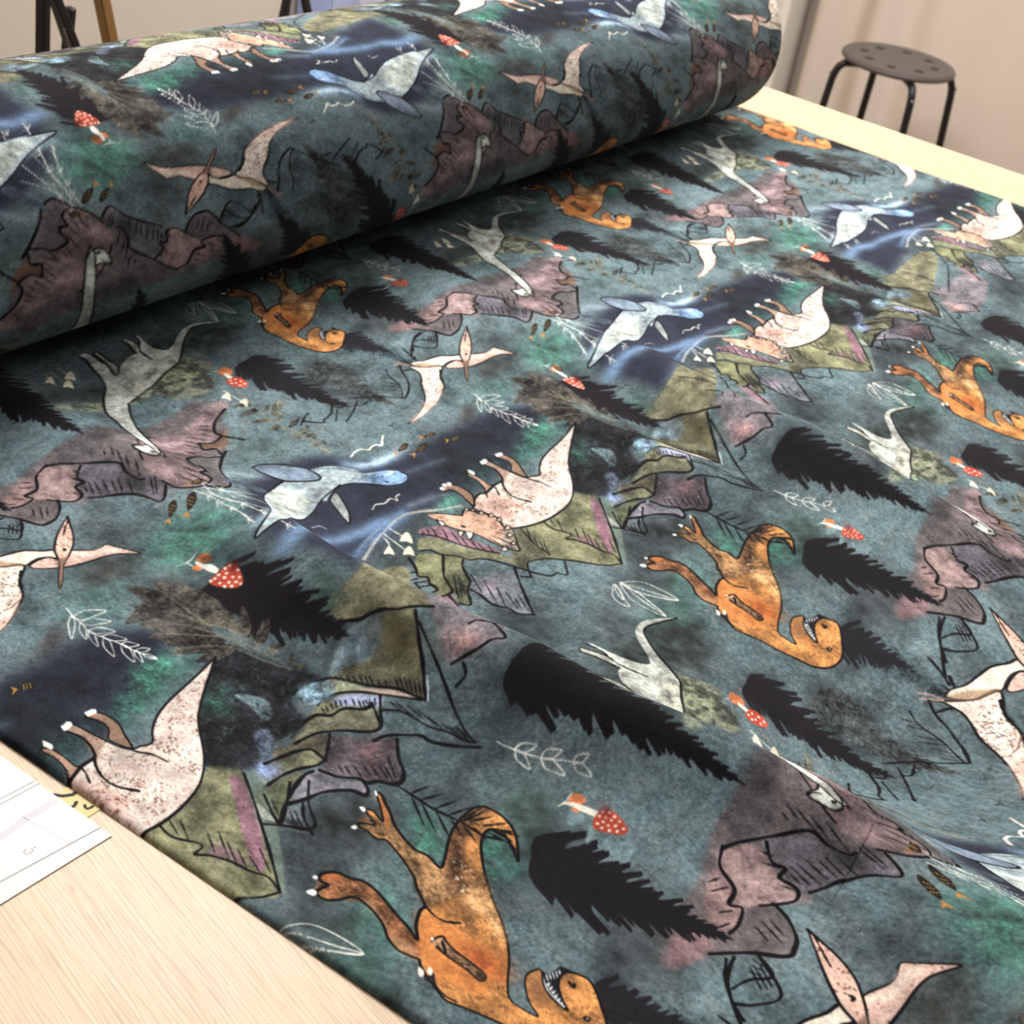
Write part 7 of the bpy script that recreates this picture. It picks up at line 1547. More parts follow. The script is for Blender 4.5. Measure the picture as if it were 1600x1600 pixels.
# how the cloth is pulled out of true as it lies (metres), on a 2 cm net
PULL_X0, PULL_Y0, PULL_D = -0.52, -0.84, 0.03
PULL_U = np.array([[426,416,406,396,387,379,373,370,369,372,378,387,400,417,436,458,481,506,531,556,581,605,629,653,675,697,719,739,759,777,795,811,826,839,850,859,867,872,876,878,878,877,874,871,867,863,858,854,850,847,844,842,841,840,840,841,842,844,847],[380,367,354,342,330,320,312,307,305,306,312,323,338,357,380,406,434,463,492,521,549,577,605,631,657,682,706,730,752,773,793,812,828,843,856,866,874,879,882,883,882,879,875,870,864,857,851,844,839,833,829,825,822,820,819,819,820,821,823],[333,318,303,288,274,261,250,242,237,237,242,253,271,294,322,353,387,421,455,489,521,553,583,613,642,670,697,724,749,773,796,817,835,852,866,877,885,890,893,893,891,886,880,872,864,855,846,837,829,821,815,809,805,801,799,798,797,798,799],[287,269,252,234,217,201,186,174,165,161,164,176,196,225,260,299,341,383,423,461,497,532,565,597,629,660,691,721,749,777,802,825,846,865,880,892,900,906,908,906,902,896,887,878,867,855,843,832,821,811,803,795,789,784,780,777,776,775,776],[242,223,203,184,164,143,123,103,87,77,76,87,111,147,193,244,297,349,397,440,480,516,551,585,620,654,687,721,753,783,812,838,861,881,897,910,919,924,925,923,917,909,898,885,872,857,843,829,815,803,792,782,774,767,761,757,755,753,753],[199,179,158,137,114,88,60,31,4,-15,-23,-13,15,61,121,189,257,322,379,427,469,507,542,577,612,649,686,722,758,792,823,852,878,900,917,931,940,945,945,942,934,923,910,895,878,861,843,826,810,795,782,770,759,751,744,738,734,732,730],[159,139,119,96,70,38,0,-41,-82,-115,-131,-124,-90,-31,48,137,225,305,372,425,468,503,537,570,606,644,684,725,764,802,837,869,897,920,939,953,963,967,966,961,952,939,923,905,886,866,845,825,806,788,772,758,745,735,726,719,714,710,708],[124,105,86,63,34,-4,-52,-108,-166,-214,-241,-237,-196,-120,-18,95,206,303,379,435,475,506,534,564,599,639,682,726,770,812,851,886,916,942,962,976,985,989,987,981,970,955,937,916,893,870,847,824,802,782,763,746,732,719,709,701,694,689,686],[92,76,59,38,9,-34,-92,-163,-238,-303,-341,-339,-289,-195,-68,72,206,319,402,457,490,512,532,556,589,630,676,726,775,822,865,904,936,963,983,998,1006,1009,1007,999,986,969,948,925,900,874,848,822,797,774,753,735,718,704,692,682,674,668,663],[63,51,39,22,-6,-52,-117,-200,-290,-369,-416,-413,-354,-240,-88,78,232,356,442,490,511,519,527,544,573,616,667,722,778,831,879,920,955,982,1003,1017,1024,1026,1022,1013,998,979,957,931,904,875,846,818,791,766,743,722,704,688,674,663,654,646,641],[36,29,23,12,-12,-56,-124,-214,-313,-400,-451,-445,-374,-242,-68,117,285,414,495,530,534,524,517,525,552,596,653,716,780,839,892,937,972,1000,1019,1032,1038,1038,1033,1022,1006,986,961,934,904,873,843,812,783,756,731,708,688,670,655,643,632,624,618],[11,8,9,5,-11,-49,-115,-205,-304,-391,-439,-426,-343,-195,-7,191,364,489,556,572,554,524,502,500,525,573,637,709,781,848,905,952,989,1015,1032,1042,1046,1044,1037,1025,1008,986,960,931,900,868,835,803,772,743,716,692,670,651,635,621,610,601,594],[-16,-13,-6,-1,-8,-37,-94,-176,-269,-347,-386,-361,-265,-106,90,289,457,570,618,611,569,518,480,472,496,549,622,703,784,857,919,968,1003,1027,1040,1046,1046,1042,1033,1020,1001,979,952,922,890,857,823,789,757,727,699,673,650,630,613,598,586,576,569],[-44,-37,-23,-9,-6,-24,-69,-138,-217,-281,-303,-265,-158,7,204,397,552,645,671,639,575,505,456,443,469,529,611,701,790,868,933,982,1015,1034,1042,1043,1039,1031,1020,1006,987,964,936,906,874,840,805,771,738,707,677,651,627,606,588,573,560,550,542],[-74,-63,-44,-22,-9,-15,-47,-101,-162,-208,-213,-159,-43,123,314,494,630,703,706,654,571,489,432,418,448,515,605,704,798,880,945,992,1020,1033,1035,1029,1021,1010,997,982,963,940,913,883,850,816,782,747,714,682,652,625,600,579,560,544,531,521,513],[-104,-91,-66,-37,-16,-13,-33,-73,-117,-144,-132,-66,55,219,399,563,681,734,720,653,559,470,412,399,434,508,605,709,806,888,951,993,1015,1021,1016,1005,991,978,963,948,929,907,881,851,820,786,752,717,684,652,622,594,569,547,528,512,499,489,481],[-132,-117,-88,-54,-26,-16,-28,-56,-87,-100,-74,1,124,281,448,595,696,735,710,636,540,451,396,388,428,507,607,712,808,886,943,978,993,992,981,965,949,934,919,904,886,865,840,813,782,750,716,682,649,617,586,559,533,511,492,476,464,454,446],[-158,-140,-107,-68,-36,-21,-28,-49,-71,-73,-39,40,160,308,460,591,678,708,680,609,518,435,385,382,425,505,604,706,796,868,916,943,950,943,928,910,893,878,864,851,835,815,793,767,738,707,674,641,608,576,546,518,493,471,452,436,424,414,408],[-179,-158,-121,-79,-43,-26,-30,-48,-64,-60,-22,57,171,306,443,558,635,662,638,575,495,423,380,380,422,497,590,684,766,827,865,882,883,872,855,839,824,811,801,789,776,759,739,715,688,658,626,594,562,530,500,472,447,425,406,391,379,371,366],[-193,-169,-129,-83,-47,-29,-31,-46,-59,-51,-11,64,168,289,408,509,577,605,590,541,476,417,380,379,415,481,562,644,713,763,790,798,793,780,766,753,744,736,729,721,711,697,679,658,632,604,574,543,511,479,449,421,395,374,355,341,330,323,319],[-202,-174,-131,-84,-46,-28,-29,-41,-50,-39,1,70,163,266,367,453,514,544,541,511,464,417,385,380,405,455,520,587,643,680,697,698,688,676,666,659,656,655,653,649,642,631,616,597,574,547,518,487,455,423,393,364,339,317,299,286,276,271,269],[-204,-172,-127,-80,-42,-24,-23,-32,-36,-22,17,81,160,244,326,397,452,486,497,485,457,423,395,383,393,424,469,519,562,589,597,592,579,569,563,563,567,571,574,575,571,563,551,534,512,487,459,428,396,364,333,304,278,256,239,226,218,214,214],[-201,-167,-121,-73,-37,-18,-16,-20,-19,-1,37,93,158,223,285,342,391,430,455,463,455,434,408,388,381,392,418,451,481,499,502,492,479,469,467,471,480,489,497,500,500,495,485,470,450,426,397,366,334,301,269,239,213,191,174,162,155,154,156],[-195,-159,-113,-67,-32,-12,-7,-7,-1,19,56,103,153,201,245,287,331,375,414,441,451,443,421,394,372,364,372,390,410,422,421,409,395,385,383,390,400,412,422,428,431,428,420,407,388,364,335,303,270,235,202,171,144,122,105,94,89,90,95],[-190,-153,-108,-63,-29,-8,0,5,15,37,69,107,143,174,202,233,273,321,371,414,440,444,426,396,365,343,336,343,355,362,358,345,330,318,315,319,329,341,352,360,364,364,357,345,326,302,273,240,205,169,134,101,73,50,34,24,21,24,32],[-189,-152,-107,-64,-30,-7,6,15,29,50,78,106,129,145,160,181,215,264,322,376,414,429,419,391,357,329,314,312,317,319,313,299,281,266,259,259,266,276,287,296,302,302,297,285,267,242,211,177,139,101,64,30,1,-22,-39,-48,-49,-44,-33],[-193,-157,-115,-72,-37,-10,8,23,39,59,82,100,112,116,119,131,159,206,265,324,370,394,393,374,346,320,303,297,295,292,281,263,242,223,211,206,210,217,228,237,243,245,240,228,209,183,151,114,75,34,-5,-41,-71,-95,-111,-119,-119,-112,-97],[-205,-170,-129,-88,-50,-19,6,26,45,65,82,93,94,88,82,85,106,147,201,259,308,339,351,346,332,316,304,295,286,274,254,230,204,180,164,156,156,163,172,182,189,191,186,174,154,127,93,54,12,-31,-73,-110,-142,-166,-182,-190,-188,-178,-160],[-221,-189,-151,-109,-69,-33,-2,24,47,66,80,84,79,65,50,45,57,88,133,184,232,269,294,307,313,314,310,300,283,258,226,192,160,132,114,105,104,110,120,130,138,140,135,122,101,72,36,-5,-50,-95,-138,-177,-210,-235,-250,-257,-253,-241,-221],[-241,-212,-175,-134,-92,-52,-15,16,42,62,74,75,64,45,24,11,12,31,65,107,150,191,228,260,288,308,314,303,275,234,188,143,104,75,57,49,51,59,71,81,89,91,86,72,50,19,-19,-62,-108,-155,-200,-240,-274,-299,-314,-319,-314,-299,-277],[-261,-235,-201,-161,-118,-75,-34,2,32,53,65,64,51,27,2,-18,-26,-18,4,35,72,113,159,207,254,289,303,290,251,194,133,77,33,5,-8,-10,-3,8,22,34,42,44,38,23,0,-32,-71,-116,-163,-212,-257,-298,-332,-357,-371,-375,-368,-352,-327],[-279,-256,-224,-186,-144,-99,-56,-17,15,39,52,52,37,12,-16,-41,-55,-56,-45,-24,5,43,92,149,206,250,267,250,199,129,55,-7,-51,-74,-80,-73,-60,-43,-27,-14,-5,-4,-10,-26,-50,-83,-122,-168,-216,-264,-310,-350,-384,-407,-421,-424,-415,-397,-371],[-295,-273,-244,-208,-167,-124,-80,-39,-4,22,37,38,25,0,-30,-57,-74,-81,-78,-65,-45,-13,30,85,142,185,199,175,115,37,-42,-105,-144,-159,-154,-137,-116,-94,-76,-62,-53,-52,-60,-75,-100,-133,-172,-217,-264,-312,-357,-396,-428,-450,-463,-464,-454,-435,-407],[-306,-285,-259,-226,-188,-146,-103,-61,-24,5,23,26,15,-9,-38,-66,-85,-94,-95,-89,-76,-56,-24,18,63,96,100,67,3,-78,-154,-209,-237,-240,-224,-198,-171,-146,-125,-111,-103,-103,-110,-126,-150,-182,-221,-264,-309,-355,-397,-435,-464,-485,-495,-495,-484,-463,-434],[-316,-295,-270,-239,-203,-163,-121,-79,-40,-8,12,18,8,-15,-45,-72,-92,-102,-104,-101,-96,-87,-71,-48,-24,-10,-20,-61,-126,-201,-265,-306,-319,-309,-284,-252,-222,-196,-176,-163,-156,-156,-164,-179,-202,-232,-268,-308,-351,-393,-432,-466,-493,-511,-519,-517,-504,-483,-454],[-324,-302,-278,-249,-215,-177,-135,-92,-51,-16,7,14,4,-21,-53,-83,-105,-116,-118,-116,-114,-114,-113,-111,-110,-118,-144,-192,-253,-315,-361,-383,-380,-359,-329,-296,-268,-244,-227,-216,-211,-212,-219,-233,-255,-282,-314,-351,-389,-426,-461,-491,-513,-528,-533,-529,-516,-494,-465],[-332,-309,-285,-256,-223,-185,-144,-99,-56,-19,6,13,0,-30,-69,-108,-136,-150,-152,-147,-144,-146,-154,-168,-187,-214,-254,-305,-360,-405,-430,-432,-414,-387,-357,-330,-308,-291,-280,-272,-269,-271,-277,-290,-308,-332,-360,-391,-423,-455,-484,-509,-527,-537,-540,-533,-519,-497,-468],[-341,-317,-292,-263,-230,-192,-149,-103,-58,-19,6,11,-8,-48,-99,-151,-190,-211,-213,-204,-193,-190,-198,-217,-247,-287,-336,-387,-433,-461,-466,-450,-423,-394,-371,-354,-344,-337,-333,-330,-329,-331,-337,-348,-362,-381,-404,-429,-455,-480,-502,-520,-533,-540,-539,-530,-515,-493,-465],[-353,-327,-300,-271,-237,-198,-155,-107,-61,-21,3,4,-23,-76,-144,-213,-267,-297,-300,-285,-263,-247,-245,-260,-291,-335,-386,-435,-470,-484,-474,-447,-415,-391,-378,-376,-379,-384,-387,-389,-391,-393,-398,-406,-417,-430,-447,-464,-483,-500,-516,-527,-534,-536,-532,-521,-505,-483,-457],[-367,-340,-312,-282,-247,-208,-164,-116,-69,-30,-8,-13,-49,-115,-200,-286,-356,-396,-402,-381,-346,-313,-295,-297,-321,-361,-409,-453,-481,-485,-466,-433,-403,-386,-387,-399,-416,-431,-442,-449,-453,-456,-459,-463,-470,-478,-487,-498,-508,-518,-525,-530,-531,-528,-520,-508,-491,-470,-445],[-385,-357,-328,-297,-263,-224,-180,-133,-87,-50,-32,-42,-86,-162,-260,-360,-443,-491,-500,-474,-428,-380,-345,-332,-343,-375,-416,-455,-478,-477,-455,-424,-399,-392,-404,-429,-457,-481,-498,-509,-514,-516,-518,-519,-521,-523,-526,-528,-531,-532,-532,-530,-526,-518,-507,-492,-474,-454,-431],[-406,-378,-349,-318,-284,-247,-205,-161,-118,-85,-71,-85,-134,-215,-318,-424,-513,-566,-578,-550,-498,-439,-392,-366,-365,-387,-420,-453,-473,-472,-453,-428,-411,-414,-435,-469,-504,-533,-554,-566,-573,-575,-574,-572,-569,-565,-561,-556,-551,-545,-538,-529,-518,-506,-492,-475,-457,-438,-417],[-431,-403,-375,-345,-312,-278,-240,-200,-163,-135,-125,-142,-190,-269,-369,-472,-558,-612,-624,-598,-546,-486,-433,-400,-391,-404,-430,-458,-475,-477,-464,-448,-441,-451,-479,-516,-554,-586,-608,-621,-628,-629,-626,-621,-613,-604,-593,-582,-569,-556,-541,-527,-511,-495,-477,-460,-442,-423,-405],[-460,-433,-405,-376,-347,-316,-283,-250,-220,-198,-191,-208,-253,-323,-411,-502,-579,-627,-640,-619,-573,-519,-469,-435,-423,-429,-449,-472,-489,-494,-489,-482,-484,-500,-531,-568,-605,-636,-658,-671,-677,-677,-673,-664,-653,-638,-622,-604,-585,-565,-545,-525,-505,-485,-465,-447,-428,-411,-395],[-491,-465,-439,-413,-386,-360,-333,-306,-283,-267,-264,-280,-317,-375,-446,-519,-582,-622,-635,-619,-584,-541,-500,-472,-459,-462,-477,-496,-512,-520,-523,-525,-534,-554,-585,-620,-654,-683,-703,-715,-720,-719,-713,-702,-687,-668,-647,-624,-600,-574,-549,-525,-501,-478,-457,-437,-419,-403,-389],[-525,-501,-476,-453,-429,-407,-385,-365,-349,-339,-338,-352,-381,-424,-477,-532,-579,-610,-621,-612,-588,-558,-529,-507,-498,-500,-511,-526,-541,-552,-560,-569,-584,-606,-635,-667,-698,-723,-741,-752,-756,-754,-746,-733,-715,-693,-668,-641,-613,-583,-554,-526,-500,-475,-453,-433,-415,-400,-387]]) * 1e-4
PULL_V = np.array([[700,705,709,713,715,716,716,715,712,707,701,693,683,673,660,647,633,619,604,588,573,558,543,528,514,501,489,477,466,455,446,437,429,422,415,408,402,396,390,385,380,375,370,365,360,356,351,347,342,338,334,330,325,321,317,313,308,304,299],[713,719,725,730,734,736,736,735,733,728,721,713,702,690,676,661,645,629,611,594,577,559,543,526,511,496,482,469,457,446,435,426,417,409,402,395,389,383,377,372,367,362,357,352,348,343,339,335,331,327,323,319,315,311,307,303,299,295,290],[726,735,742,749,753,757,758,758,756,751,745,735,724,710,694,676,658,638,619,599,579,560,541,523,506,489,474,459,446,434,423,413,404,395,388,381,374,368,362,357,352,347,343,338,334,330,326,322,319,315,311,308,304,301,297,293,289,285,281],[740,751,760,768,774,779,782,783,782,778,771,761,748,732,713,692,670,648,625,602,580,558,538,518,499,480,464,448,433,420,408,397,388,379,371,364,357,351,345,340,335,331,327,323,319,315,312,309,305,302,299,296,293,289,286,283,279,275,272],[755,767,778,787,796,802,807,810,810,808,801,791,776,757,734,709,683,656,629,603,578,555,532,510,489,469,451,434,418,404,391,379,369,360,352,344,338,332,326,321,317,313,309,305,302,299,296,293,291,288,286,283,280,278,275,272,269,265,262],[768,782,795,806,817,826,833,838,841,840,834,823,807,784,757,726,694,662,631,602,574,548,523,500,477,455,435,417,399,384,370,358,347,338,330,322,316,310,304,300,296,292,289,286,283,281,279,277,275,273,271,269,267,265,263,260,258,255,252],[780,796,811,824,837,848,858,866,871,872,868,857,837,811,778,741,703,665,629,596,566,538,511,486,462,439,417,396,378,361,346,334,322,313,304,297,290,285,280,275,272,269,266,264,262,261,260,259,258,257,256,255,253,252,250,248,246,244,241],[791,808,824,839,854,867,879,890,897,900,897,885,863,832,793,750,705,662,622,586,554,524,497,470,444,419,395,372,352,334,319,306,294,284,275,268,262,256,252,248,245,243,241,240,239,239,239,239,239,239,239,239,238,238,237,236,234,232,230],[798,817,834,851,866,880,893,905,913,917,913,900,875,840,796,747,697,649,607,570,537,507,479,451,423,396,369,345,323,304,287,274,262,252,243,236,230,225,221,218,216,214,214,214,214,215,216,217,219,220,221,222,223,223,223,222,222,220,219],[803,823,841,857,872,885,897,906,913,915,909,893,865,827,779,727,674,626,583,547,516,487,459,430,399,369,339,312,288,268,251,238,226,216,208,201,195,190,187,185,184,183,184,185,187,189,192,194,197,200,202,204,206,207,208,209,209,208,207],[805,825,842,857,870,879,886,890,892,888,878,858,828,787,738,686,635,589,550,518,489,463,435,404,371,337,303,273,247,227,211,198,187,178,170,163,157,153,151,149,149,150,152,155,158,162,166,170,174,179,182,186,189,191,193,194,195,195,195],[804,823,839,851,859,861,860,855,848,836,819,795,762,721,674,625,580,540,508,482,458,435,407,374,336,297,259,226,199,179,165,154,145,137,130,123,118,114,112,111,112,115,118,122,127,133,139,145,151,157,162,167,171,175,177,180,181,182,183],[799,818,832,840,840,833,820,804,784,762,738,708,673,634,591,549,512,482,459,440,423,401,373,336,293,248,205,169,142,124,113,106,101,95,88,82,77,73,72,72,74,78,83,89,96,103,111,119,127,134,141,147,153,158,162,165,167,169,170],[792,810,821,823,815,797,772,742,709,676,644,610,575,538,501,468,441,420,407,396,383,363,332,289,239,187,139,101,76,63,58,57,56,53,47,41,36,32,31,32,36,41,48,55,64,73,83,93,102,111,120,128,135,141,146,150,153,156,157],[782,799,807,803,786,757,719,675,631,589,550,514,480,447,417,392,373,362,355,350,339,318,282,233,174,114,62,24,3,-3,0,7,12,12,8,1,-5,-9,-10,-8,-3,4,12,22,33,44,56,67,78,89,99,108,117,124,130,135,139,142,145],[769,784,789,779,754,714,664,610,556,508,466,430,400,372,349,330,317,311,308,304,292,267,225,168,101,34,-21,-58,-73,-70,-56,-40,-28,-25,-28,-36,-43,-48,-49,-46,-40,-32,-22,-10,2,15,29,42,55,68,79,90,99,107,115,121,125,129,133],[751,765,766,751,718,669,610,547,488,437,397,365,340,319,300,286,276,270,267,260,244,213,164,99,25,-47,-104,-138,-146,-132,-107,-81,-63,-57,-60,-69,-78,-84,-86,-83,-76,-66,-54,-41,-26,-11,4,19,34,48,61,72,83,92,100,107,112,117,121],[727,738,737,717,677,621,555,487,426,377,341,316,299,284,270,258,247,239,231,219,197,159,104,32,-47,-121,-177,-207,-207,-183,-148,-114,-91,-83,-87,-98,-110,-117,-119,-116,-108,-97,-84,-69,-53,-36,-19,-2,14,29,44,56,68,78,87,94,100,105,109],[696,705,699,675,630,569,498,428,368,323,294,278,269,261,252,240,227,214,199,180,152,109,49,-25,-106,-179,-233,-257,-251,-219,-177,-138,-112,-104,-110,-123,-137,-146,-149,-145,-136,-124,-109,-93,-75,-57,-39,-20,-3,13,29,42,54,65,74,82,89,94,99],[658,663,653,625,576,512,439,369,311,272,251,244,243,242,236,225,209,191,170,145,111,65,4,-69,-147,-218,-267,-287,-275,-240,-194,-153,-127,-120,-129,-145,-161,-171,-174,-170,-160,-147,-131,-113,-94,-75,-55,-36,-17,0,16,30,43,54,64,72,79,85,89],[614,614,600,568,518,452,379,311,257,223,209,209,215,219,216,205,188,166,141,112,76,30,-29,-98,-171,-236,-281,-297,-283,-247,-202,-163,-139,-135,-146,-164,-181,-191,-194,-189,-179,-165,-148,-129,-109,-88,-68,-48,-28,-10,6,21,34,45,55,63,70,76,81],[567,562,544,509,457,392,322,258,208,179,169,173,183,190,188,178,160,137,110,81,45,2,-52,-115,-181,-240,-279,-293,-280,-246,-206,-171,-152,-151,-163,-181,-197,-207,-209,-203,-192,-177,-159,-140,-119,-98,-77,-56,-36,-18,-1,14,27,38,48,57,64,69,74],[520,509,487,451,399,337,271,212,167,141,134,139,149,155,153,143,125,103,78,51,19,-20,-68,-124,-183,-235,-271,-284,-274,-246,-212,-183,-167,-167,-179,-196,-210,-218,-219,-212,-200,-184,-166,-146,-125,-103,-82,-61,-41,-22,-6,9,23,34,44,52,58,64,68],[475,460,434,396,347,289,229,176,137,114,107,110,117,119,115,104,87,67,46,22,-5,-39,-81,-131,-183,-230,-263,-277,-271,-249,-222,-198,-186,-186,-195,-209,-220,-225,-223,-216,-203,-187,-168,-148,-126,-105,-83,-62,-42,-24,-7,7,20,32,41,49,55,60,64],[434,414,385,347,300,248,196,151,117,98,90,89,90,87,78,65,48,31,14,-5,-27,-56,-92,-136,-183,-226,-258,-273,-272,-257,-236,-216,-205,-203,-209,-218,-225,-227,-223,-214,-201,-184,-165,-145,-124,-102,-81,-60,-41,-23,-7,8,21,31,40,48,53,58,61],[395,372,341,302,259,213,170,133,107,90,81,76,70,61,47,30,14,-1,-14,-28,-46,-70,-102,-140,-182,-222,-253,-271,-274,-265,-249,-232,-221,-217,-218,-222,-225,-224,-219,-208,-194,-178,-159,-139,-118,-97,-76,-56,-37,-19,-4,11,23,33,41,48,54,57,60],[359,332,299,261,221,183,148,121,101,87,78,69,58,43,24,4,-13,-27,-37,-48,-61,-81,-108,-142,-178,-214,-243,-263,-270,-266,-254,-240,-229,-222,-220,-221,-220,-217,-210,-199,-185,-168,-150,-130,-110,-89,-69,-50,-31,-14,1,15,27,36,44,51,55,58,60],[323,294,259,222,186,155,129,109,96,86,78,67,53,33,11,-11,-30,-43,-53,-61,-72,-88,-110,-137,-168,-198,-224,-243,-253,-254,-246,-235,-225,-217,-214,-212,-210,-205,-197,-186,-172,-156,-138,-119,-100,-80,-60,-41,-24,-7,8,21,32,41,49,54,58,61,62],[287,255,220,184,152,127,109,97,89,83,77,67,52,32,8,-15,-35,-50,-60,-68,-78,-90,-107,-127,-149,-172,-193,-211,-222,-226,-224,-216,-208,-202,-199,-197,-194,-190,-182,-171,-157,-141,-124,-106,-88,-69,-50,-32,-15,1,15,28,39,47,54,59,63,64,65],[250,216,180,147,119,99,86,80,77,76,73,67,55,37,14,-9,-30,-47,-60,-69,-79,-90,-102,-114,-127,-140,-154,-168,-180,-187,-188,-185,-181,-178,-178,-177,-176,-172,-164,-154,-141,-126,-110,-92,-75,-57,-39,-22,-6,10,23,36,46,54,61,65,68,69,68],[213,178,142,110,85,69,60,57,58,61,64,63,57,44,25,3,-19,-38,-53,-66,-78,-88,-96,-103,-107,-111,-117,-126,-136,-144,-149,-150,-150,-151,-153,-155,-156,-152,-146,-136,-124,-109,-94,-78,-61,-45,-28,-11,4,19,32,44,54,62,68,72,74,74,72],[177,141,105,74,51,36,29,28,32,39,47,53,55,49,36,17,-4,-25,-44,-61,-75,-86,-94,-97,-96,-93,-92,-95,-101,-109,-115,-119,-122,-126,-130,-134,-135,-133,-126,-117,-106,-92,-78,-63,-48,-32,-16,-1,14,28,41,52,61,69,75,78,80,79,77],[145,107,71,40,17,2,-6,-7,-2,9,23,37,47,50,42,27,7,-15,-36,-55,-72,-86,-97,-101,-99,-93,-88,-86,-88,-92,-96,-100,-103,-107,-111,-115,-116,-113,-107,-98,-87,-75,-62,-48,-34,-19,-5,10,24,37,49,60,69,77,82,85,86,84,81],[116,78,41,9,-16,-33,-43,-45,-39,-26,-7,14,32,41,39,28,10,-10,-30,-49,-68,-87,-102,-112,-115,-113,-108,-104,-102,-100,-99,-98,-97,-97,-98,-99,-98,-94,-87,-79,-68,-57,-45,-33,-20,-6,7,20,33,46,57,68,77,84,88,91,91,89,85],[92,53,16,-18,-45,-65,-77,-81,-76,-61,-39,-14,8,21,23,17,4,-12,-27,-44,-63,-84,-106,-125,-138,-145,-146,-143,-138,-131,-122,-112,-103,-96,-91,-86,-81,-75,-68,-59,-49,-39,-28,-17,-5,7,19,31,43,54,65,75,83,90,94,96,96,93,88],[73,34,-4,-38,-68,-90,-106,-112,-108,-94,-71,-46,-23,-8,-3,-6,-13,-21,-29,-39,-54,-75,-103,-132,-159,-178,-189,-192,-186,-174,-157,-137,-118,-101,-87,-75,-65,-56,-47,-38,-29,-19,-10,0,10,20,30,41,52,62,73,82,90,96,99,101,100,97,91],[59,20,-17,-52,-83,-108,-125,-133,-131,-119,-100,-77,-57,-44,-37,-36,-36,-34,-31,-31,-39,-58,-88,-126,-165,-199,-222,-232,-229,-214,-190,-162,-132,-105,-82,-63,-48,-36,-25,-16,-8,1,9,17,25,33,42,51,61,70,79,88,95,100,103,104,103,99,92],[50,12,-25,-59,-90,-115,-134,-144,-144,-137,-122,-106,-91,-80,-74,-68,-60,-47,-33,-21,-19,-32,-61,-103,-150,-195,-229,-247,-249,-235,-208,-174,-138,-103,-73,-48,-29,-14,-3,7,14,21,28,34,40,47,54,62,70,78,85,93,99,103,106,106,104,99,92],[44,8,-27,-60,-89,-114,-133,-144,-148,-145,-137,-127,-118,-112,-105,-95,-80,-57,-31,-8,5,0,-24,-64,-113,-163,-205,-231,-238,-228,-203,-168,-129,-91,-57,-29,-7,10,22,31,37,43,47,52,56,61,66,72,78,84,91,97,102,105,107,106,103,98,90],[41,8,-24,-55,-83,-106,-125,-137,-144,-145,-144,-140,-137,-133,-126,-113,-91,-60,-26,7,28,33,18,-15,-61,-110,-153,-183,-196,-191,-171,-140,-104,-66,-32,-4,19,35,47,55,61,64,67,70,72,74,77,81,85,90,95,99,103,106,106,105,101,95,86],[41,11,-19,-47,-73,-94,-112,-125,-134,-139,-142,-144,-144,-142,-134,-118,-92,-57,-17,21,49,62,56,33,-3,-45,-84,-114,-131,-131,-118,-94,-64,-31,0,26,47,62,73,80,83,86,87,87,87,87,88,90,92,95,98,101,103,104,104,102,97,90,81],[43,15,-12,-38,-61,-81,-97,-110,-120,-128,-134,-138,-140,-138,-129,-111,-83,-46,-6,33,64,82,85,73,49,18,-14,-40,-57,-62,-55,-39,-16,10,36,58,76,89,98,103,105,106,105,103,101,99,98,97,97,98,99,100,101,101,100,96,91,83,74],[47,21,-4,-27,-48,-66,-82,-94,-104,-113,-120,-125,-127,-124,-113,-94,-66,-32,6,42,72,93,103,100,88,68,46,26,12,5,7,17,33,52,72,90,104,114,121,124,125,124,121,117,113,109,106,103,101,99,99,98,97,96,93,89,83,75,65],[51,27,4,-17,-36,-52,-66,-78,-87,-95,-101,-105,-106,-102,-91,-72,-47,-16,17,48,76,96,109,114,111,101,89,76,66,60,60,66,76,90,104,118,129,137,141,143,142,139,134,129,123,117,111,106,102,99,96,94,92,89,85,80,73,64,54],[57,35,14,-6,-23,-38,-51,-61,-70,-76,-81,-83,-82,-76,-65,-48,-26,0,27,52,76,95,109,117,120,118,113,107,101,98,98,102,110,120,131,141,149,154,157,157,154,150,144,137,129,121,114,107,101,96,91,88,84,80,75,69,61,52,42],[63,43,23,5,-11,-24,-36,-45,-52,-57,-60,-61,-58,-52,-41,-26,-7,14,35,56,74,91,104,114,120,123,124,123,121,121,123,127,133,141,149,157,163,167,168,166,163,157,149,141,132,122,113,105,97,90,84,79,74,69,63,56,48,39,28]]) * 1e-4
SLACK_X, SLACK_Y, SLACK_K, SLACK_W = np.array([-0.1843,-0.1738,-0.166,-0.1646,-0.1718,-0.1835,-0.2001,-0.1975,-0.2051,-0.2103,-0.1954,-0.1754,-0.1685,-0.1861,-0.1968,-0.1904,-0.1772]), np.array([-0.556,-0.4929,-0.4404,-0.3893,-0.3544,-0.2859,-0.2133,-0.1459,-0.0717,0.0142,0.074,0.1286,0.1876,0.2181,0.2766,0.3491,0.4417]), [0.12,0.0,-0.12,-0.24,-0.36], [[0.00793,0.01754,0.01988,-0.01981,0.06404],[-0.00834,-0.00204,-0.01514,-0.01151,-0.01437]]
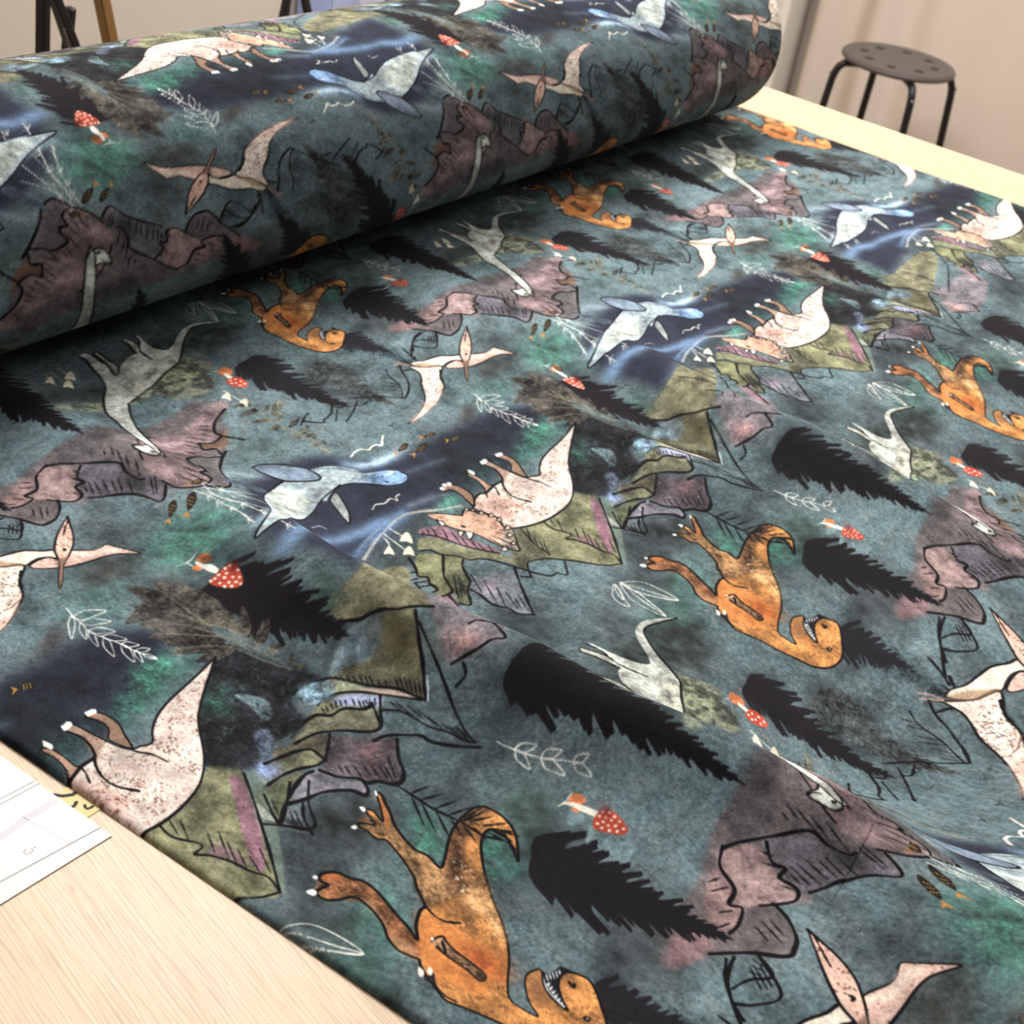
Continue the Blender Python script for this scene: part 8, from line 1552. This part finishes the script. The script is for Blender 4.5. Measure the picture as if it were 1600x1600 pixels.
def pull(x, y):
    ny, nx = PULL_U.shape; gx = np.clip((x - PULL_X0) / PULL_D, 0, nx - 1.001); gy = np.clip((y - PULL_Y0) / PULL_D, 0, ny - 1.001)
    i = gx.astype(int); j = gy.astype(int); a = gx - i; b = gy - j
    a = a * a * (3 - 2 * a) * .0 + a; out = []
    for P in (PULL_U, PULL_V): out.append((P[j, i] * (1 - a) + P[j, i + 1] * a) * (1 - b) + (P[j + 1, i] * (1 - a) + P[j + 1, i + 1] * a) * b)
    # slack taken up behind the long fold
    sd = x - np.interp(y, SLACK_Y, SLACK_X); s = .5 * (1 + np.tanh((sd - .013) / .007)) * np.exp(-np.clip(sd - .05, 0, 9) / .16)
    for k, yk in enumerate(SLACK_K):
        g = s * np.exp(-(y - yk) ** 2 / (2 * .075 ** 2)); out[0] = out[0] + SLACK_W[0][k] * g; out[1] = out[1] + SLACK_W[1][k] * g
    return out
E0, E1 = -0.4659, 1.1638
CLOTH_T = .0038
Y0, Y1 = -.80, .47
STEP = 1.44                 # mesh step as seen from where the photographer stands, in pixels
def sheet_z(X, Y):
    Z = height(X, Y) * np.clip((.44 - Y) / .08, 0, 1)      # folds flatten under the roll
    return Z + CLOTH_T + .0006 * (1 + np.sin(X * 23 + 2 * np.sin(Y * 9))) * (1 + np.sin(Y * 19 + np.sin(X * 13)))
def px_size(x, y):
    c = np.stack([x - CAM_P[0], y - CAM_P[1], 0 * x - CAM_P[2]], -1) @ CAM_R.T; d = np.maximum(c[..., 2], .2)
    return np.stack([c[..., 0] / d * FOCAL + 800, c[..., 1] / d * FOCAL + 800], -1)
def make_sheet():
    """patches of 5 cm, meshed finely near the viewer and coarsely far away"""
    nbx, nby = 33, 26; bx = np.linspace(E0, E1, nbx + 1); by = np.linspace(Y0, Y1, nby + 1); V, Cl, Q = [], [], []; n = 0
    for jy in range(nby):
        for ix in range(nbx):
            xa, xb, ya, yb = bx[ix], bx[ix + 1], by[jy], by[jy + 1]
            cx, cy = np.meshgrid(np.linspace(xa, xb, 4), np.linspace(ya, yb, 4)); p = px_size(cx, cy)
            seen = ((p > -24) & (p < 1624)).all(-1).any() and ya < .42
            wx = np.hypot(*(p[:, 1:] - p[:, :-1]).sum(1).T).mean(); wy = np.hypot(*(p[1:] - p[:-1]).sum(0).T).mean()
            ni = int(np.clip(wx / STEP, 14, 160)) if seen else 14; nj = int(np.clip(wy / STEP, 14, 160)) if seen else 14
            xs = np.linspace(xa, xb, ni + 1); ys = np.linspace(ya, yb, nj + 1)
            if ix == 0: xs = np.r_[xa + .0045 * np.array([0, .02, .08, .18, .32, .5, .75]), xs[xs > xa + .0046]]
            if ix == nbx - 1: xs = np.r_[xs[xs < xb - .0046], xb - .0045 * np.array([.75, .5, .32, .18, .08, .02, 0])]
            X, Y = np.meshgrid(xs, ys); Z = sheet_z(X, Y)
            d = np.clip(np.minimum(X - E0, E1 - X) / .0045, 0, 1); Z = Z * np.sqrt(np.clip(1 - (1 - d) ** 2, .0025, 1))   # soft rounded cut edge
            du, dv = pull(X, Y); c = sample_print(X + du, Y + dv, min((xb - xa) / ni, (yb - ya) / nj))
            V.append(np.stack([X, Y, Z], 2).reshape(-1, 3)); Cl.append(c.reshape(-1, 3)); m, k = X.shape
            a = (np.arange(m - 1)[:, None] * k + np.arange(k - 1)[None, :]).ravel() + n
            Q.append(np.stack([a, a + 1, a + 1 + k, a + k], 1)); n += m * k
    return np.concatenate(V), np.concatenate(Q).astype(np.int32), np.concatenate(Cl)
sheet = link('fabric_sheet', quad_mesh('fabric_sheet', *make_sheet()), M['cloth'])
tag(sheet, 'dark teal dinosaur print fabric spread flat in soft folds across the table', 'fabric')

# ------------------------------------------------------------------ fabric roll
RR, RY, RX, RYAW, RCONE = 0.10383,0.45359,1.10195,-0.01323,-0.00894
RC_U = np.array([-0.13923339,0.99189647,0.72379861,0.2834635,-0.81049651,-0.01414028,0.3462582,-0.80416435]); RC_V = np.array([0.47213314,0.00691799,1.38986302,-1.73966773,-0.05276112,0.01053184,0.54484792,-0.09917294])
def roll_r(x): return RR + RCONE * (x - RX)
def roll_y(x): return RY + RYAW * (x - RX)
def make_roll():
    x0, x1 = RX - 1.62, RX
    xs = np.r_[np.linspace(x0, -.36, 60, endpoint=False), -.36 + (x1 + .36) * np.linspace(0, 1, 800) ** 1.15]
    ph = np.r_[np.linspace(.45, 3.45, 270, endpoint=False), np.linspace(3.45, .45 + 2 * math.pi, 50)]
    X, PH = np.meshgrid(xs, ph); r = roll_r(X); a = (PH % (2 * math.pi)) * r
    lump = 1 + .004 * np.sin(X * 7 + PH * 2) + .003 * np.sin(X * 15 - PH * 3)
    rv = r * lump
    e = np.clip((X - (x1 - .006)) / .006, 0, 1); rv = rv - .004 * e * e       # softened rim
    Y = roll_y(X) - rv * np.sin(PH); Z = r - rv * np.cos(PH) + .0062
    ac = np.clip(a, .03, .43); k = np.stack([np.ones_like(X), -X, -ac, (ac - .25) ** 2, (ac - .25) * (X - .3), (X - .3) ** 2, 10 * (ac - .25) ** 3, 3 * (ac - .25) ** 2 * (X - .3)], -1)
    u = k @ RC_U; v = k @ RC_V - 1.2 * (a - ac)
    return np.stack([X, Y, Z], 2), sample_print(u, v, .0009)
roll = empty('fabric_roll', (RX - .8, roll_y(RX - .8), 0)); tag(roll, 'thick roll of dark teal dinosaur print fabric lying on the spread fabric', 'fabric roll')
P, Cc = make_roll()
def rpart(o): o.parent = roll; o.matrix_parent_inverse = Matrix.Translation(-Vector(roll.location)); return o
rpart(link('fabric_wrap', grid_mesh('fabric_wrap', P, Cc), M['cloth']))
# wound ends: rings of cloth layers round a cardboard core
for xe, sgn, nm in ((RX - .001, 1, 'roll_end'), (RX - 1.619, -1, 'roll_end')):
    r = roll_r(xe) - .0045; yc = roll_y(xe); zc = roll_r(xe) + .0062
    rr = np.linspace(.026, r, 44); th = np.linspace(0, 2 * math.pi, 97); RRg, TH = np.meshgrid(rr, th)
    xo = xe + sgn * (.0015 * ((np.arange(44) % 2) * 1.0))[None, :] - sgn * .003 + 0 * RRg
    me = grid_mesh(nm, np.stack([xo, yc + RRg * np.cos(TH), zc + RRg * np.sin(TH)], 2)); o = rpart(link(nm, me, material('wound_cloth_edge', (70, 84, 84), .9, .2, 60)))
bm = bmesh.new(); tube(bm, [(RX - 1.625, roll_y(RX - 1.625), roll_r(RX - 1.62) + .0062), (RX + .004, roll_y(RX), roll_r(RX) + .0062)], .026, 28, True); rpart(bmobj('core_tube', bm, M['core'], None, True))

# ------------------------------------------------------------------ papers and card on the table
def sheet_of(name, pts, z, t, mat, parent=None):
    bm = bmesh.new(); lo = [bm.verts.new((x, y, z)) for x, y in pts]; hi = [bm.verts.new((x, y, z + t)) for x, y in pts]
    bm.faces.new(hi); bm.faces.new(lo[::-1])
    for k in range(len(pts)): j = (k + 1) % len(pts); bm.faces.new((lo[k], lo[j], hi[j], hi[k]))
    bmesh.ops.recalc_face_normals(bm, faces=bm.faces); return bmobj(name, bm, mat, parent)
def ribbon(name, pts, w, z, mat, parent):
    """flat drawn line on a sheet"""
    bm = bmesh.new(); L = []
    for i, p in enumerate(pts):
        a = Vector(pts[max(i - 1, 0)]); b = Vector(pts[min(i + 1, len(pts) - 1)]); d = (b - a).normalized(); n = Vector((-d.y, d.x)) * w / 2
        L.append((bm.verts.new((p[0] + n.x, p[1] + n.y, z)), bm.verts.new((p[0] - n.x, p[1] - n.y, z))))
    for (a, b), (c, d) in zip(L[:-1], L[1:]): bm.faces.new((a, b, d, c))
    bm.normal_update()
    for f in bm.faces:
        if f.normal.z < 0: f.normal_flip()
    return bmobj(name, bm, mat, parent)
# yellow card with black lettering, half under the paper
card = sheet_of('yellow_card', [(-.4995, -.004), (-.4995, -.0315), (-.466, -.0315), (-.466, -.004)], .0001, .0004, M['card']); tag(card, 'small yellow card with black lettering peeking out beside the white paper', 'card')
ribbon('lettering', [(-.4768, -.0035), (-.4735, -.0085), (-.4690, -.0112), (-.4660, -.0112)], .0026, .00062, M['ink'], card)
ribbon('lettering', [(-.4772, -.0192), (-.4745, -.0190), (-.4710, -.0172)], .0022, .00062, M['ink'], card)
ribbon('lettering', [(-.4698, -.0222), (-.4713, -.0246), (-.4712, -.0262), (-.4692, -.0268), (-.4668, -.0266)], .0018, .00062, M['ink'], card)
# lower sheet of paper, upper sheet lapped over it
pa = sheet_of('paper_sheet', [(-.4768, -.0525), (-.4764, .07), (-.72, .074), (-.72, -.0492), (-.5554, -.0501)], .0006, .00025, M['paper'])
tag(pa, 'white pattern paper with a ruled pencil line at the near table edge', 'paper')
z1 = .00092
ribbon('pencil_line', [(-.4771, -.0433), (-.51, -.0403), (-.5444, -.0372), (-.72, -.0215)], .0007, z1, M['pencil'], pa)
ribbon('pale_stripe', [(-.479, -.0085), (-.5, -.0082), (-.5215, -.0103), (-.56, -.0098), (-.72, -.009)], .0045, z1, M['pale_print'], pa)
ribbon('pencil_line', [(-.5020, -.0035), (-.5000, -.02), (-.4978, -.0413)], .0003, z1, M['pale_print'], pa)
ribbon('pencil_mark', [(-.5175, -.0272), (-.5205, -.0285), (-.5205, -.0305), (-.5180, -.0318), (-.5155, -.0305), (-.5158, -.0290)], .0005, z1, M['pencil'], pa)
ribbon('pencil_mark', [(-.5138, -.0292), (-.5132, -.0303)], .0007, z1, M['pencil'], pa)
pb = sheet_of('paper_sheet', [(-.4762, .0090), (-.4757, .035), (-.4757, .085), (-.72, .09), (-.72, .012), (-.5049, .0105)], .0010, .00025, M['paper'])
tag(pb, 'smaller white paper lapped over the top of the ruled pattern paper', 'paper')
z2 = .00132
ribbon('pencil_line', [(-.4766, .0120), (-.50, .0138), (-.72, .0165)], .0005, z2, M['pencil'], pb)
ribbon('pencil_line', [(-.4945, .0228), (-.5050, .0242), (-.72, .030)], .0005, z2, M['pencil'], pb)

# ------------------------------------------------------------------ stool by the curtain
SZ = -.44; SR = .152
st = empty('stool', (3.435, 1.03, FLOOR)); tag(st, 'round black metal stool with a perforated grey seat by the curtain', 'stool')
bm = bmesh.new(); ev = []
def ring(r, cx=0, cy=0, n=48): 
    v = [bm.verts.new((cx + r * math.cos(2 * math.pi * k / n), cy + r * math.sin(2 * math.pi * k / n), 0)) for k in range(n)]
    return [bm.edges.new((v[k], v[(k + 1) % n])) for k in range(n)]
ev += ring(SR)
for k in range(8): ev += ring(.0135, .098 * math.cos(k * math.pi / 4 + .2), .098 * math.sin(k * math.pi / 4 + .2), 14)
bmesh.ops.triangle_fill(bm, use_beauty=True, edges=ev)
ex = bmesh.ops.extrude_face_region(bm, geom=bm.faces[:]); bmesh.ops.translate(bm, verts=[g for g in ex['geom'] if isinstance(g, bmesh.types.BMVert)], vec=(0, 0, -.016))
bmesh.ops.recalc_face_normals(bm, faces=bm.faces); s = bmobj('seat', bm, M['seat_plastic'], st); s.location = (0, 0, SZ - FLOOR)
bm = bmesh.new(); tube(bm, [(SR * .99 * math.cos(t), SR * .99 * math.sin(t), 0) for t in np.linspace(0, 2 * math.pi, 41)], .007, 8, False); r_ = bmobj('seat_rim', bm, M['seat_plastic'], st, True); r_.location = (0, 0, SZ - FLOOR - .008)
for k in range(4):
    a = math.radians(-58 + 90 * k + 8); c, n = math.cos(a), math.sin(a)
    path = [(.03, -.026), (.125, -.026), (.148, -.029), (.160, -.038), (.168, -.055), (.172, -.075), (.2, SZ * 0 + (FLOOR - SZ))]
    bm = bmesh.new(); tube(bm, [(p * c, p * n, z + SZ - FLOOR) for p, z in path], .0105, 12); bmobj('leg', bm, M['black_steel'], st, True)
    bm = bmesh.new(); tube(bm, [(.160 * c, .160 * n, SZ - FLOOR - .06), (.183 * c, .183 * n, SZ - FLOOR - .06)], .004, 8); bmobj('bolt', bm, M['steel'], st, True)
    bm = bmesh.new(); tube(bm, [(.2 * c, .2 * n, 0), (.1994 * c, .1994 * n, .02)], .0135, 12); bmobj('rubber_foot', bm, M['black_steel'], st, True)

# ------------------------------------------------------------------ stands and easel against the back wall
def stand(name, label, cat, base, bars, mat, extra=None):
    e = empty(name, base); tag(e, label, cat)
    for nm, p, q, w, t in bars:
        bm = bmesh.new(); bar(bm, p, q, w, t); bmesh.ops.bevel(bm, geom=bm.edges[:], offset=min(w, t) * .12, segments=1, affect='EDGES')
        o = bmobj(nm, bm, mat, e); o.matrix_parent_inverse = Matrix.Translation(-Vector(base))
    return e
s1 = stand('folding_stand', 'black folding stand with splayed legs left of the wooden easel', 'stand', (.7, 1.15, FLOOR),
  [('leg', (.541, 1.15, FLOOR), (.535, 1.15, .34), .0125, .018), ('leg', (1.005, 1.12, FLOOR), (.405, 1.16, .34), .0125, .016), ('leg', (.99, 1.19, FLOOR), (.42, 1.15, .34), .0118, .016), ('leg', (.592, 1.24, FLOOR), (.612, 1.18, .0), .011, .014),
   ('head', (.38, 1.155, .335), (.56, 1.155, .335), .03, .03)], M['black_steel'])
bm = bmesh.new(); tube(bm, [(.537, 1.11, 0), (.568, 1.11, -.078)], .0016, 6); o = bmobj('silver_stay', bm, M['steel'], s1); o.matrix_parent_inverse = Matrix.Translation(-Vector(s1.location)); o['label'] = 'thin silver stay'
stand('wooden_easel', 'brown wooden easel with a slanting leg behind the fabric roll', 'easel', (.8, 1.25, FLOOR),
  [('leg', (1.0, 1.25, FLOOR), (.62, 1.25, .36), .0185, .02), ('leg', (.24, 1.25, FLOOR), (.585, 1.25, .36), .0185, .02), ('leg', (.6, 1.52, FLOOR), (.602, 1.28, .34), .0185, .02), ('crossbar', (.50, 1.238, .1), (.71, 1.238, .1), .012, .012)], M['pale_wood'])
stand('black_easel', 'black metal easel standing in front of the blue patchwork cloth', 'easel', (1.4, 1.4, FLOOR),
  [('leg', (1.163, 1.4, FLOOR), (1.334, 1.4, -.06), .0122, .014), ('leg', (1.706, 1.4, FLOOR), (1.334, 1.4, -.06), .0122, .014), ('leg', (1.47, 1.54, FLOOR), (1.336, 1.412, -.06), .011, .011), ('head', (1.315, 1.4, -.055), (1.353, 1.4, -.055), .02, .02)], M['black_steel'])
# blue patchwork cloth hung on the wall
pt = empty('patchwork_cloth', (1.8, 1.56, FLOOR)); tag(pt, 'blue and lavender patchwork cloth hung on the wall behind the black easel', 'cloth')
pc = [(150, 164, 206), (196, 200, 214), (120, 124, 186), (168, 178, 212), (132, 144, 196), (206, 204, 210)]
PM = [material('patch_%s' % n, c, .85, .12, 14, .1, 200) for n, c in zip(('sky', 'white', 'violet', 'pale_blue', 'blue', 'cream'), pc)]
rn = random.Random(4); order = [0, 3, 1, 2, 2, 4, 0, 5, 3, 2]
for i in range(10):
    for j in range(7):
        x = 1.575 + i * .088; z = -.62 + j * .09; bm = bmesh.new(); add_box(bm, (x, 1.572 + .004 * rn.random(), z), (x + .086, 1.59, z + .088), .002)
        o = bmobj('patch', bm, PM[order[(i + j * 3) % 10] if j != 4 else order[i]], pt); o.matrix_parent_inverse = Matrix.Translation(-Vector(pt.location))
